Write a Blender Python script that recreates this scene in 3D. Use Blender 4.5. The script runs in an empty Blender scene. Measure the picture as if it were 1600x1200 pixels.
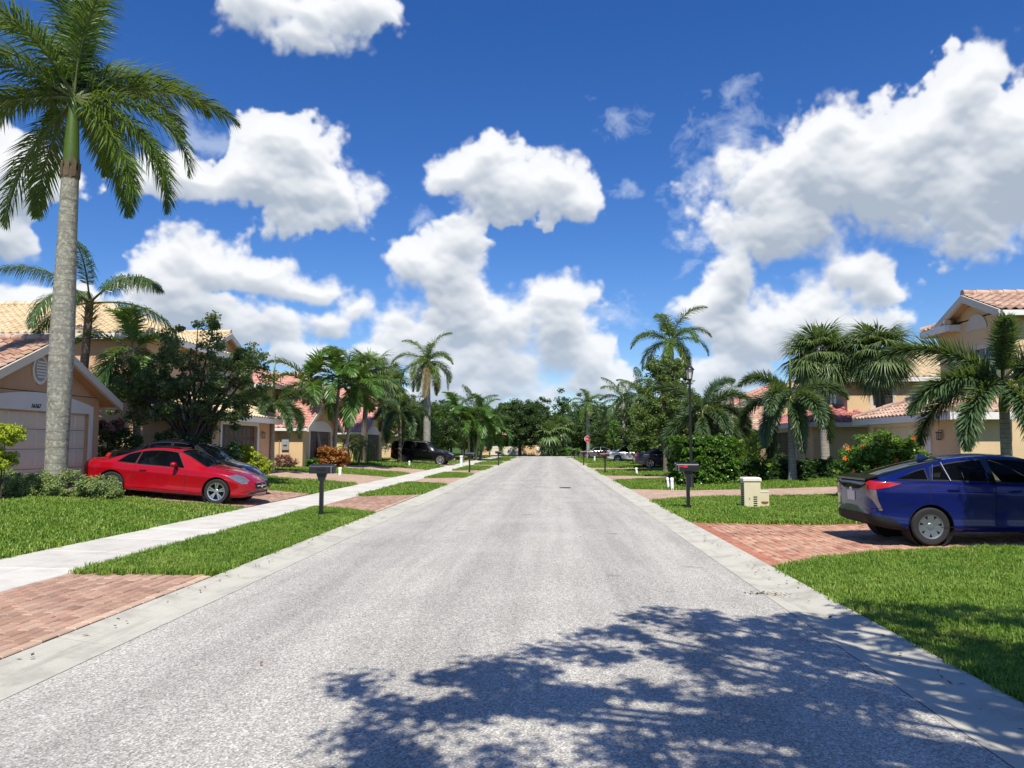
import bpy, bmesh, math, random
import numpy as np
from mathutils import Vector, Matrix

sc = bpy.context.scene
COL = sc.collection
R = math.radians
random.seed(7)
rng = np.random.default_rng(7)

# ------------------------------------------------------------------ camera
F_PX, CAM_H = 1200.0, 1.70
YAW, PITCH = R(2.70), R(4.53)
cam_d = bpy.data.cameras.new('camera')
cam = bpy.data.objects.new('camera', cam_d)
COL.objects.link(cam)
cam_d.sensor_width = 36.0
cam_d.lens = F_PX / 1600 * 36.0
cam_d.clip_start, cam_d.clip_end = 0.05, 6000
cam.location = (0, 0, CAM_H)
cam.rotation_euler = (R(90) + PITCH, 0, YAW)
sc.camera = cam

_F = Vector((-math.sin(YAW) * math.cos(PITCH), math.cos(YAW) * math.cos(PITCH), math.sin(PITCH)))
_R = Vector((math.cos(YAW), math.sin(YAW), 0))
_U = _R.cross(_F)


def ray(px, py):
    return (_F + _R * ((px - 800) / F_PX) + _U * ((600 - py) / F_PX)).normalized()


def AT(px, py, Y):
    """the point of a pixel's ray at depth Y along the street"""
    d = ray(px, py)
    t = Y / d.y
    return Vector((d.x * t, Y, CAM_H + d.z * t))


def GR(px, py, z=0.0):
    """the point of a pixel's ray at height z"""
    d = ray(px, py)
    t = (z - CAM_H) / d.z
    return Vector((d.x * t, d.y * t, z))


# ------------------------------------------------------------------ world: Nishita sky with cumulus clouds
SUN_EL, SUN_AZ = R(55), R(176)       # azimuth clockwise from +Y: the sun stands behind the camera
world = bpy.data.worlds.new('World')
sc.world = world
world.use_nodes = True
wt = world.node_tree
wt.nodes.clear()


class NT:
    """small helper to write node trees"""

    def __init__(s, tree):
        s.t = tree

    def n(s, typ, **kw):
        nd = s.t.nodes.new(typ)
        for k, v in kw.items():
            setattr(nd, k, v)
        return nd

    def put(s, sock, v):
        if v is None:
            return
        if isinstance(v, bpy.types.NodeSocket):
            s.t.links.new(v, sock)
        else:
            sock.default_value = v

    def math(s, op, a, b=None, c=None, clamp=False):
        nd = s.n('ShaderNodeMath', operation=op, use_clamp=clamp)
        for i, v in enumerate((a, b, c)):
            s.put(nd.inputs[i], v)
        return nd.outputs[0]

    def vm(s, op, a, b=None, c=None, scale=None):
        nd = s.n('ShaderNodeVectorMath', operation=op)
        for i, v in enumerate((a, b, c)):
            if v is not None:
                s.put(nd.inputs[i], v)
        if scale is not None:
            s.put(nd.inputs['Scale'], scale)
        return nd.outputs['Value'] if op in ('LENGTH', 'DOT_PRODUCT', 'DISTANCE') else nd.outputs[0]

    def mix(s, f, a, b, blend='MIX'):
        nd = s.n('ShaderNodeMix', data_type='RGBA', blend_type=blend)
        s.put(nd.inputs[0], f)
        s.put(nd.inputs[6], a)
        s.put(nd.inputs[7], b)
        return nd.outputs[2]

    def noise(s, vec, scale, detail=3, rough=.5, dist=0, out='Fac', lac=2.0, dims='3D'):
        nd = s.n('ShaderNodeTexNoise', noise_dimensions=dims)
        if vec is not None:
            s.put(nd.inputs['Vector'], vec)
        nd.inputs['Scale'].default_value = scale
        nd.inputs['Detail'].default_value = detail
        nd.inputs['Roughness'].default_value = rough
        nd.inputs['Distortion'].default_value = dist
        nd.inputs['Lacunarity'].default_value = lac
        return nd.outputs[out]

    def ramp(s, fac, stops, interp='LINEAR'):
        nd = s.n('ShaderNodeValToRGB')
        s.put(nd.inputs[0], fac)
        cr = nd.color_ramp
        cr.interpolation = interp
        while len(cr.elements) < len(stops):
            cr.elements.new(.5)
        for e, (p, c) in zip(cr.elements, stops):
            e.position = p
            e.color = (*c, 1) if len(c) == 3 else c
        return nd.outputs[0]

    def maprange(s, v, a, b, c=0., d=1., interp='SMOOTHSTEP'):
        nd = s.n('ShaderNodeMapRange', interpolation_type=interp)
        s.put(nd.inputs[0], v)
        for i, q in enumerate((a, b, c, d)):
            nd.inputs[i + 1].default_value = q
        return nd.outputs[0]


def az_el(px, py):
    d = ray(px, py)
    return math.atan2(d.x, d.y), math.asin(d.z)


PUFFS = [  # cumulus in view: pixel centre and radii
    (400, 2, 70, 42), (480, 22, 95, 46), (560, 14, 62, 46), (465, 58, 52, 22),
    (430, 215, 46, 44), (482, 240, 62, 50), (400, 285, 92, 42), (470, 310, 92, 56), (300, 280, 80, 28), (525, 300, 46, 52),
    (15, 270, 80, 66), (15, 372, 36, 30),
    (750, 242, 50, 40), (712, 275, 50, 40), (790, 295, 80, 50), (868, 290, 58, 48), (908, 325, 34, 28),
    (285, 395, 42, 42), (345, 420, 62, 42), (260, 445, 62, 46), (425, 435, 62, 32), (490, 450, 44, 22), (290, 478, 90, 34),
    (400, 515, 80, 36), (50, 470, 90, 26), (505, 508, 42, 26), (555, 482, 30, 24),
    (716, 376, 36, 42), (640, 412, 42, 40), (690, 432, 66, 50), (720, 480, 66, 62), (655, 520, 62, 48), (790, 520, 80, 60),
    (866, 468, 66, 42), (872, 528, 70, 62), (740, 572, 130, 58), (935, 566, 56, 42),
    (1520, 150, 58, 62), (1430, 225, 118, 66), (1300, 205, 66, 40), (1250, 262, 118, 60), (1350, 300, 205, 72),
    (1225, 362, 110, 52), (1500, 310, 125, 80), (1600, 250, 90, 90),
    (1150, 440, 46, 44), (1110, 475, 52, 34), (1335, 428, 58, 38), (1385, 448, 32, 28),
    (1250, 490, 105, 46), (1170, 525, 80, 46), (1310, 515, 75, 36),
    (760, 612, 110, 32), (930, 600, 60, 26), (1130, 585, 80, 30), (480, 560, 60, 26), (590, 560, 40, 22),
]
WISPS = [(1140, 200, 66, 42), (1165, 130, 30, 20), (970, 186, 50, 22), (988, 290, 34, 22), (1560, 350, 80, 40),
         (330, 212, 76, 36), (1130, 360, 60, 40), (660, 345, 24, 18), (1070, 420, 20, 14), (1090, 290, 50, 40), (960, 490, 60, 30)]
puffs = [(*az_el(x, y), rx / 1200, ry / 1200) for x, y, rx, ry in PUFFS]
wisps = [(*az_el(x, y), rx / 1200, ry / 1200) for x, y, rx, ry in WISPS]
_r = random.Random(3)
for k in range(17):      # the same kind of sky goes on all round
    a = R(50) + R(260) * (k + _r.random() * .6) / 17
    e = R(6 + 30 * _r.random())
    s_ = .06 + .08 * _r.random()
    for q in range(3):
        puffs.append((a + _r.uniform(-1, 1) * s_ * 1.3, e + _r.uniform(-.2, .5) * s_, s_ * _r.uniform(.7, 1.3), s_ * _r.uniform(.45, .7)))

# ---- cumulus map: computed here with numpy, held in memory (directions: azimuth x elevation)
def _hash(ix, iy, s):
    h = (ix.astype(np.int64) * 374761393 + iy.astype(np.int64) * 668265263 + s * 1442695041) & 0x7fffffff
    h = ((h ^ (h >> 13)) * 1274126177) & 0x7fffffff
    return ((h ^ (h >> 16)) & 0xffff) / 65535.0


def vnoise(x, y, s):
    ix, iy = np.floor(x), np.floor(y)
    fx, fy = x - ix, y - iy
    fx = fx * fx * fx * (fx * (fx * 6 - 15) + 10); fy = fy * fy * fy * (fy * (fy * 6 - 15) + 10)
    a, b = _hash(ix, iy, s), _hash(ix + 1, iy, s)
    c, d = _hash(ix, iy + 1, s), _hash(ix + 1, iy + 1, s)
    return (a + (b - a) * fx) * (1 - fy) + (c + (d - c) * fx) * fy


def fbm(x, y, s, octv, rough=.5):
    t, a, m = 0, 1., 0.
    for k in range(octv):
        t = t + a * vnoise(x, y, s + k * 17); m += a
        a *= rough; x = x * 2.03 + 3.1; y = y * 2.03 + 7.7
    return t / m


def worley(x, y, s):
    ix, iy = np.floor(x), np.floor(y)
    best = np.full(x.shape, 9.)
    for dx in (-1, 0, 1):
        for dy in (-1, 0, 1):
            cx_, cy_ = ix + dx, iy + dy
            d = (cx_ + _hash(cx_, cy_, s) - x) ** 2 + (cy_ + _hash(cx_, cy_, s + 91) - y) ** 2
            best = np.minimum(best, d)
    return np.sqrt(best)


def box_blur(a, r):
    for ax in (0, 1):
        p = np.concatenate([np.repeat(np.take(a, [0], ax), r + 1, ax), a, np.repeat(np.take(a, [-1], ax), r, ax)], ax)
        c = np.cumsum(p, ax)
        n = a.shape[ax]
        a = (np.take(c, range(2 * r + 1, 2 * r + 1 + n), ax) - np.take(c, range(0, n), ax)) / (2 * r + 1)
    return a


def cloud_map(W, H, az0, az1, el1, puffs, wisps, octv):
    az = np.linspace(az0, az1, W)[None, :].repeat(H, 0)
    el = np.linspace(0, el1, H)[:, None].repeat(W, 1)
    wx = fbm(az * 14, el * 14, 5, 4) - .5
    wy = fbm(az * 14 + 9, el * 14 + 4, 11, 4) - .5
    ax, ey = az + wx * .05, el + wy * .035

    def blob(lst, k):
        acc = np.zeros_like(az)
        for a, e, ra, re in lst:
            dv = (ey - e) / re
            dv = np.where(dv < 0, dv * 1.12, dv)              # flatter bases
            l = np.sqrt(((ax - a) / ra) ** 2 + dv ** 2)
            acc += np.exp(-np.minimum(l, 4.) * k)
        return 1 + np.log(acc + 1e-9) / k

    F = np.maximum(blob(puffs, 7.), -1.5)
    w1 = .55 - worley(ax * 22, ey * 24, 3)
    w2 = .55 - worley(az * 55 + wx * 2, el * 58 + wy * 2, 8)
    w3 = .55 - worley(az * 120 + wx * 3, el * 124 + wy * 3, 21)
    fb = fbm(az * 30, el * 34, 31, octv, .56) - .5
    D = F + .40 * w1 + .26 * w2 + .10 * w3 + .85 * fb
    soft = np.clip(fbm(az * 9 + 3, el * 11, 77, 3) * 2.2 - .6, 0, 1)      # some edges crisp, some frayed
    hi = .18 + .52 * soft
    s = np.clip((D + .10) / hi, 0, 1)
    alpha = s * s * (3 - 2 * s) * (.90 + .10 * np.clip(D * 2, 0, 1))
    T = blob(wisps, 6.)
    tn = fbm(ax * 34, ey * 44, 51, octv, .62) - .5
    t = np.clip((T * .9 + 2.6 * tn) / 1.2, 0, 1)
    thin = t * .45
    # shade: how much cloud stands above and behind, and which way the billows face
    px = (az1 - az0) / W
    up = np.zeros_like(D)
    dens = np.clip(D, 0, 1.2)
    for k in range(1, 9):
        sh = int(round(.0085 * k / px))
        q = np.zeros_like(dens)
        if sh < H:
            q[:H - sh] = dens[sh:]
        up += q
    up = box_blur(box_blur(up, max(1, int(.009 / px))), max(1, int(.009 / px)))
    h = np.sqrt(np.clip(D + .05, 0, 2))
    h1 = box_blur(box_blur(h, max(1, int(.0022 / px))), max(1, int(.0022 / px)))
    h2 = box_blur(box_blur(h, max(1, int(.009 / px))), max(1, int(.009 / px)))
    lam = 0
    for hh, wgt, sc_ in ((h1, .50, 26), (h2, .28, 15)):
        gy, gx = np.gradient(hh, px * sc_)
        lam = lam + wgt * (-gy * .8 - gx * .1) / np.sqrt(1 + gx * gx + gy * gy)
    light = .855 + .75 * lam - .130 * np.clip(up - .9, 0, 6) + .10 * fb
    light = np.clip(light + .16 * (1 - np.clip(up / 2.0, 0, 1)), 0, 1)
    return alpha, light, thin


def cloud_image(name, W, H, az0, az1, el1, octv):
    al, li, th = cloud_map(W, H, az0, az1, el1, puffs, wisps, octv)
    im = bpy.data.images.new(name, W, H, alpha=False, float_buffer=True)
    im.colorspace_settings.name = 'Non-Color'
    buf = np.ones((H, W, 4), np.float32)
    buf[..., 0], buf[..., 1], buf[..., 2] = al, li, th
    im.pixels.foreach_set(buf.ravel())
    im.pack()
    return im


w = NT(wt)
tc = w.n('ShaderNodeTexCoord')
sx = w.n('ShaderNodeSeparateXYZ')
wt.links.new(tc.outputs['Generated'], sx.inputs[0])
az = w.math('ARCTAN2', sx.outputs[0], sx.outputs[1])
el = w.math('ARCSINE', sx.outputs[2])


def lookup(im, az0, az1, el1):
    c = w.n('ShaderNodeCombineXYZ')
    w.put(c.inputs[0], w.maprange(az, az0, az1, interp='LINEAR'))
    w.put(c.inputs[1], w.maprange(el, 0, el1, interp='LINEAR'))
    t = w.n('ShaderNodeTexImage', image=im, interpolation='Cubic', extension='EXTEND')
    w.put(t.inputs[0], c.outputs[0])
    return t.outputs[0]


front = lookup(cloud_image('clouds_ahead', 1500, 750, -.75, .75, .75, 7), -.75, .75, .75)
round_ = lookup(cloud_image('clouds_round', 1100, 260, -math.pi, math.pi, 1.4, 4), -math.pi, math.pi, 1.4)
inside = w.math('MULTIPLY', w.maprange(w.math('ABSOLUTE', az), .66, .745, 1, 0), w.maprange(el, .66, .745, 1, 0))
m3 = w.mix(inside, round_, front)
sp = w.n('ShaderNodeSeparateColor')
w.put(sp.inputs[0], m3)
alpha, light, thin = sp.outputs[0], sp.outputs[1], sp.outputs[2]
lowel = w.maprange(el, .0, .20, 1, 0)
ccol = w.mix(light, (2.7, 3.15, 3.8, 1), (6.2, 6.3, 6.45, 1))
ccol = w.mix(w.math('MULTIPLY', lowel, .40), ccol, (4.2, 4.9, 5.9, 1))
sky = w.n('ShaderNodeTexSky', sky_type='NISHITA')
sky.sun_disc = False
sky.sun_elevation, sky.sun_rotation = SUN_EL, SUN_AZ
sky.air_density, sky.dust_density, sky.ozone_density, sky.altitude = 1.0, .2, 6.0, 0
hs = w.n('ShaderNodeHueSaturation')
hs.inputs['Hue'].default_value = .513
hs.inputs['Saturation'].default_value = 1.25
hs.inputs['Value'].default_value = .84
w.put(hs.inputs['Color'], sky.outputs[0])
skc = w.mix(thin, hs.outputs[0], (4.9, 5.5, 6.4, 1))
skc = w.mix(alpha, skc, ccol)
bg = w.n('ShaderNodeBackground')
w.put(bg.inputs['Color'], skc)
bg.inputs['Strength'].default_value = .115
wo = w.n('ShaderNodeOutputWorld')
wt.links.new(bg.outputs[0], wo.inputs[0])
world.cycles.sampling_method = 'MANUAL'
world.cycles.sample_map_resolution = 512

# ------------------------------------------------------------------ sun
sd = bpy.data.lights.new('sun', 'SUN')
sd.energy, sd.angle, sd.color = 4.4, R(.53), (1, .935, .82)
sun = bpy.data.objects.new('sun', sd)
COL.objects.link(sun)
SUN_DIR = Vector((math.sin(SUN_AZ) * math.cos(SUN_EL), math.cos(SUN_AZ) * math.cos(SUN_EL), math.sin(SUN_EL)))
sun.rotation_euler = SUN_DIR.to_track_quat('Z', 'Y').to_euler()
sun.location = (0, -20, 40)

sc.view_settings.view_transform = 'Standard'
sc.view_settings.look = 'None'
sc.view_settings.gamma = 1
sc.view_settings.use_curve_mapping = False
sc.view_settings.exposure = 0.45
sc.render.engine = 'CYCLES'
cy = sc.cycles
cy.use_denoising = True
cy.max_bounces, cy.diffuse_bounces, cy.glossy_bounces = 6, 3, 3
cy.transmission_bounces, cy.transparent_max_bounces = 4, 8
cy.caustics_reflective = cy.caustics_refractive = False
# ================================================================== helpers
class MB:
    """collects polygons; build() links them as one mesh object"""

    def __init__(s):
        s.v, s.f, s.m = [], [], []
        s.mi = 0

    def quad(s, a, b, c, d):
        i = len(s.v)
        s.v += [tuple(a), tuple(b), tuple(c), tuple(d)]
        s.f.append((i, i + 1, i + 2, i + 3)); s.m.append(s.mi)

    def poly(s, pts):
        i = len(s.v)
        s.v += [tuple(p) for p in pts]
        s.f.append(tuple(range(i, i + len(pts)))); s.m.append(s.mi)

    def box(s, x0, x1, y0, y1, z0, z1):
        i = len(s.v)
        s.v += [(x, y, z) for z in (z0, z1) for x, y in ((x0, y0), (x1, y0), (x1, y1), (x0, y1))]
        for q in ((3, 2, 1, 0), (4, 5, 6, 7), (0, 1, 5, 4), (1, 2, 6, 5), (2, 3, 7, 6), (3, 0, 4, 7)):
            s.f.append(tuple(i + k for k in q)); s.m.append(s.mi)

    def prism(s, pts, d):
        """closed polygon pts (3D, planar) extruded by vector d"""
        d = Vector(d)
        n = len(pts); i = len(s.v)
        s.v += [tuple(p) for p in pts] + [tuple(Vector(p) + d) for p in pts]
        s.f.append(tuple(range(i + n - 1, i - 1, -1))); s.m.append(s.mi)
        s.f.append(tuple(range(i + n, i + 2 * n))); s.m.append(s.mi)
        for k in range(n):
            q = (k + 1) % n
            s.f.append((i + k, i + q, i + n + q, i + n + k)); s.m.append(s.mi)

    def tube(s, pts, rad, n=8, cap=True):
        """tube through pts with a radius per point"""
        pts = [Vector(p) for p in pts]
        i0 = len(s.v)
        ref = None
        for k, p in enumerate(pts):
            t = (pts[min(k + 1, len(pts) - 1)] - pts[max(k - 1, 0)]).normalized()
            if ref is None:
                ref = Vector((1, 0, 0)) if abs(t.x) < .8 else Vector((0, 1, 0))
            a = (ref - t * ref.dot(t)).normalized()
            ref = a
            b = t.cross(a)
            r = rad[k] if hasattr(rad, '__len__') else rad
            for q in range(n):
                th = 2 * math.pi * q / n
                s.v.append(tuple(p + (a * math.cos(th) + b * math.sin(th)) * r))
        for k in range(len(pts) - 1):
            for q in range(n):
                a, b = i0 + k * n + q, i0 + k * n + (q + 1) % n
                s.f.append((a, b, b + n, a + n)); s.m.append(s.mi)
        if cap:
            s.f.append(tuple(i0 + q for q in range(n - 1, -1, -1))); s.m.append(s.mi)
            e = i0 + (len(pts) - 1) * n
            s.f.append(tuple(e + q for q in range(n))); s.m.append(s.mi)

    def lathe(s, prof, n=24, axis='z', c=(0, 0, 0), closed=False):
        """prof: (radius, height) list turned round an axis"""
        i0 = len(s.v)
        for r, h in prof:
            for q in range(n):
                th = 2 * math.pi * q / n
                a, b = r * math.cos(th), r * math.sin(th)
                p = {'z': (a, b, h), 'y': (a, h, b), 'x': (h, a, b)}[axis]
                s.v.append((p[0] + c[0], p[1] + c[1], p[2] + c[2]))
        m = len(prof)
        for k in range(m if closed else m - 1):
            for q in range(n):
                a, b = i0 + k * n + q, i0 + k * n + (q + 1) % n
                k2 = (k + 1) % m
                c_, d = i0 + k2 * n + (q + 1) % n, i0 + k2 * n + q
                s.f.append((a, b, c_, d) if axis != 'y' else (d, c_, b, a)); s.m.append(s.mi)

    def mesh(s, name, mats, smooth=False, recalc=False):
        me = bpy.data.meshes.new(name)
        me.from_pydata(s.v, [], s.f)
        for m in (mats if isinstance(mats, (list, tuple)) else [mats]):
            me.materials.append(m)
        if len(me.materials) > 1:
            me.polygons.foreach_set('material_index', s.m)
        if recalc:
            bm = bmesh.new(); bm.from_mesh(me)
            bmesh.ops.remove_doubles(bm, verts=bm.verts, dist=1e-5)
            bmesh.ops.recalc_face_normals(bm, faces=bm.faces)
            bm.to_mesh(me); bm.free()
        if smooth is True:
            me.polygons.foreach_set('use_smooth', [True] * len(me.polygons))
        elif smooth:
            me.polygons.foreach_set('use_smooth', [True] * len(me.polygons))
            me.set_sharp_from_angle(angle=R(smooth))
        me.update()
        return me

    def build(s, name, mats, parent=None, smooth=False, recalc=False, **kw):
        return link(name, s.mesh(name, mats, smooth, recalc), parent, **kw)


def link(name, me, parent=None, loc=None, rot=None, scale=None):
    o = bpy.data.objects.new(name, me)
    COL.objects.link(o)
    if parent is not None:
        o.parent = parent
    if loc is not None:
        o.location = loc
    if rot is not None:
        o.rotation_euler = rot
    if scale is not None:
        o.scale = scale if hasattr(scale, '__len__') else (scale,) * 3
    return o


def tag(o, label=None, cat=None, group=None, kind=None):
    if label: o['label'] = label
    if cat: o['category'] = cat
    if group: o['group'] = group
    if kind: o['kind'] = kind
    return o


def thing(name, label, cat, loc=(0, 0, 0), rz=0, group=None):
    o = bpy.data.objects.new(name, None)
    COL.objects.link(o)
    o.empty_display_size = .2
    o.location = loc
    o.rotation_euler = (0, 0, rz)
    return tag(o, label, cat, group)


KIDS = {}


def copy_tree(o, parent=None):
    """copy of a thing with its parts and their sub-parts (mesh data shared)"""
    c = o.copy()
    COL.objects.link(c)
    c.parent = parent
    for ch in list(o.children):
        copy_tree(ch, c)
    return c


def tri_mesh(name, verts, faces, mats, mat_idx=None, smooth=False):
    """mesh from numpy arrays: verts (n,3), faces (m,3) or (m,4)"""
    me = bpy.data.meshes.new(name)
    k = faces.shape[1]
    me.vertices.add(len(verts)); me.vertices.foreach_set('co', np.ascontiguousarray(verts, np.float32).ravel())
    me.loops.add(faces.size); me.loops.foreach_set('vertex_index', np.ascontiguousarray(faces, np.int32).ravel())
    me.polygons.add(len(faces)); me.polygons.foreach_set('loop_start', np.arange(0, faces.size, k, dtype=np.int32))
    for m in (mats if isinstance(mats, (list, tuple)) else [mats]):
        me.materials.append(m)
    if mat_idx is not None:
        me.polygons.foreach_set('material_index', np.ascontiguousarray(mat_idx, np.int32))
    if smooth:
        me.polygons.foreach_set('use_smooth', np.ones(len(faces), bool))
    me.update(calc_edges=True)
    return me


def text_mesh(body, size, mat, extrude=.004, shear=0.):
    fc_ = bpy.data.curves.new('t', 'FONT')
    fc_.body = body; fc_.size = size; fc_.extrude = extrude; fc_.shear = shear; fc_.align_x = 'CENTER'; fc_.align_y = 'CENTER'
    ob = bpy.data.objects.new('t', fc_); COL.objects.link(ob)
    bpy.context.view_layer.update()
    me = bpy.data.meshes.new_from_object(ob.evaluated_get(bpy.context.evaluated_depsgraph_get()))
    me.materials.clear(); me.materials.append(mat)
    bpy.data.objects.remove(ob)
    bpy.data.curves.remove(fc_)
    return me



# ================================================================== materials
MATS = {}


def new_mat(name):
    m = bpy.data.materials.new(name)
    m.use_nodes = True
    m.node_tree.nodes.clear()
    nt = NT(m.node_tree)
    out = nt.n('ShaderNodeOutputMaterial')
    return m, nt, out


def principled(nt, col, rough=.6, metal=0., spec=.5, normal=None, **kw):
    b = nt.n('ShaderNodeBsdfPrincipled')
    nt.put(b.inputs['Base Color'], col)
    nt.put(b.inputs['Roughness'], rough)
    nt.put(b.inputs['Metallic'], metal)
    nt.put(b.inputs['Specular IOR Level'], spec)
    if normal is not None:
        nt.put(b.inputs['Normal'], normal)
    for k, v in kw.items():
        nt.put(b.inputs[k.replace('_', ' ')], v)
    return b


def bump(nt, h, strength=.3, dist=.01):
    b = nt.n('ShaderNodeBump')
    b.inputs['Strength'].default_value = strength
    b.inputs['Distance'].default_value = dist
    nt.put(b.inputs['Height'], h)
    return b.outputs[0]


def c4(c):
    return (*c, 1.0) if len(c) == 3 else c


def mul(c, k):
    return tuple(x * k for x in c[:3])


def plain(name, col, rough=.6, var=.12, scale=6., metal=0., spec=.5, bstr=0., bscale=60., coat=0., rand=0.):
    """a material of one colour with grain, blotches and a little wear"""
    if name in MATS:
        return MATS[name]
    m, nt, out = new_mat(name)
    tcn = nt.n('ShaderNodeTexCoord').outputs['Object']
    n = nt.noise(tcn, scale, 5, .6)
    n2 = nt.noise(tcn, scale * 7, 3, .6)
    k = nt.math('ADD', nt.math('MULTIPLY', n, .65), nt.math('MULTIPLY', n2, .35))
    c = nt.ramp(k, [(.25, mul(col, 1 - var)), (.5, col), (.75, mul(col, 1 + var))])
    if rand:
        oi = nt.n('ShaderNodeObjectInfo').outputs['Random']
        hsv = nt.n('ShaderNodeHueSaturation')
        nt.put(hsv.inputs['Value'], nt.math('MULTIPLY_ADD', oi, rand, 1 - rand / 2))
        nt.put(hsv.inputs['Color'], c)
        c = hsv.outputs[0]
    nrm = bump(nt, nt.noise(tcn, bscale, 4, .6), bstr, .01) if bstr else None
    b = principled(nt, c, rough, metal, spec, nrm)
    if coat:
        b.inputs['Coat Weight'].default_value = coat
        b.inputs['Coat Roughness'].default_value = .03
    m.node_tree.links.new(b.outputs[0], out.inputs[0])
    MATS[name] = m
    return m


def leaf(name, col, col2, trans=.35, rough=.42, scale=3., spec=.45, gain=1.75):
    """leaves: two greens in clumps and from leaf to leaf, light shining through"""
    if name in MATS:
        return MATS[name]
    m, nt, out = new_mat(name)
    geo = nt.n('ShaderNodeNewGeometry')
    tcn = nt.n('ShaderNodeTexCoord').outputs['Object']
    n = nt.noise(tcn, scale, 3, .6)
    k = nt.math('ADD', nt.math('MULTIPLY', n, .75), nt.math('MULTIPLY', geo.outputs['Random Per Island'], .5))
    c = nt.ramp(k, [(.3, mul(col, gain)), (.85, mul(col2, gain))])
    b = principled(nt, c, rough, 0, spec)
    t = nt.n('ShaderNodeBsdfTranslucent')
    tcol = nt.mix(.55, c, (.36, .48, .06, 1))
    nt.put(t.inputs[0], tcol)
    mx = nt.n('ShaderNodeMixShader')
    mx.inputs[0].default_value = trans
    m.node_tree.links.new(b.outputs[0], mx.inputs[1])
    m.node_tree.links.new(t.outputs[0], mx.inputs[2])
    m.node_tree.links.new(mx.outputs[0], out.inputs[0])
    MATS[name] = m
    return m


def asphalt_mat():
    m, nt, out = new_mat('asphalt')
    co = nt.n('ShaderNodeTexCoord').outputs['Object']
    v = nt.n('ShaderNodeTexVoronoi'); nt.put(v.inputs['Vector'], co); v.inputs['Scale'].default_value = 88
    stone = nt.ramp(v.outputs['Color'], [(.18, (.14, .136, .128)), (.42, (.335, .325, .306)), (.66, (.47, .458, .432)), (.86, (.76, .745, .71))])
    v2 = nt.n('ShaderNodeTexVoronoi'); nt.put(v2.inputs['Vector'], co); v2.inputs['Scale'].default_value = 240
    fine = nt.ramp(v2.outputs['Color'], [(.1, (.25, .243, .23)), (.9, (.54, .526, .50))])
    c = nt.mix(.35, stone, fine)
    big = nt.noise(co, .55, 5, .6)
    c = nt.mix(1, c, nt.ramp(big, [(.3, (1.0, .985, .95)), (.7, (1.20, 1.18, 1.13))]), 'MULTIPLY')
    # tyre lanes polished a little darker, along the street
    st = nt.n('ShaderNodeSeparateXYZ'); nt.put(st.inputs[0], co)
    lane = nt.math('SINE', nt.math('MULTIPLY_ADD', st.outputs[0], 3.5, 1.2))
    c = nt.mix(1, c, nt.ramp(nt.math('MULTIPLY_ADD', lane, .5, .5), [(0, (.90, .90, .90)), (1, (1.05, 1.05, 1.04))]), 'MULTIPLY')
    mp = nt.n('ShaderNodeMapping'); nt.put(mp.inputs[0], co); mp.inputs['Scale'].default_value = (2.2, .12, 1)
    drip = nt.noise(mp.outputs[0], 1.6, 4, .65)
    c = nt.mix(1, c, nt.ramp(drip, [(.35, (.86, .86, .86)), (.6, (1.03, 1.03, 1.03))]), 'MULTIPLY')
    v3 = nt.n('ShaderNodeTexVoronoi'); nt.put(v3.inputs['Vector'], nt.vm('ADD', co, nt.vm('SCALE', nt.noise(co, 3, 3, .6, out='Color'), scale=.22))); v3.inputs['Scale'].default_value = .75
    spot = nt.math('MULTIPLY', nt.maprange(v3.outputs['Distance'], .03, .14, 1, 0), .42)
    c = nt.mix(spot, c, (.10, .097, .092, 1))
    h = nt.math('ADD', v.outputs['Distance'], nt.math('MULTIPLY', v2.outputs['Distance'], .4))
    b = principled(nt, c, .85, 0, .35, bump(nt, h, .55, .005))
    m.node_tree.links.new(b.outputs[0], out.inputs[0])
    return m


def concrete_mat(name, col, stain=.5):
    m, nt, out = new_mat(name)
    geo = nt.n('ShaderNodeNewGeometry').outputs['Position']
    n = nt.noise(geo, 2.2, 6, .65)
    f = nt.noise(geo, 90, 3, .6)
    c = nt.ramp(n, [(.28, mul(col, 1 - .28 * stain)), (.5, col), (.75, mul(col, 1.10))])
    c = nt.mix(1, c, nt.ramp(f, [(.3, (.90, .90, .89)), (.7, (1.06, 1.06, 1.06))]), 'MULTIPLY')
    mp = nt.n('ShaderNodeMapping'); nt.put(mp.inputs[0], geo); mp.inputs['Scale'].default_value = (5, .35, 1)
    d = nt.noise(mp.outputs[0], 1.5, 5, .65)
    c = nt.mix(nt.math('MULTIPLY', nt.maprange(d, .52, .72), .45 * stain), c, c4(mul(col, .55)))
    oi = nt.n('ShaderNodeObjectInfo').outputs['Random']
    hsv = nt.n('ShaderNodeHueSaturation'); nt.put(hsv.inputs['Color'], c)
    nt.put(hsv.inputs['Value'], nt.math('MULTIPLY_ADD', oi, .12, .94))
    b = principled(nt, hsv.outputs[0], .88, 0, .3, bump(nt, f, .25, .004))
    m.node_tree.links.new(b.outputs[0], out.inputs[0])
    return m


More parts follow.
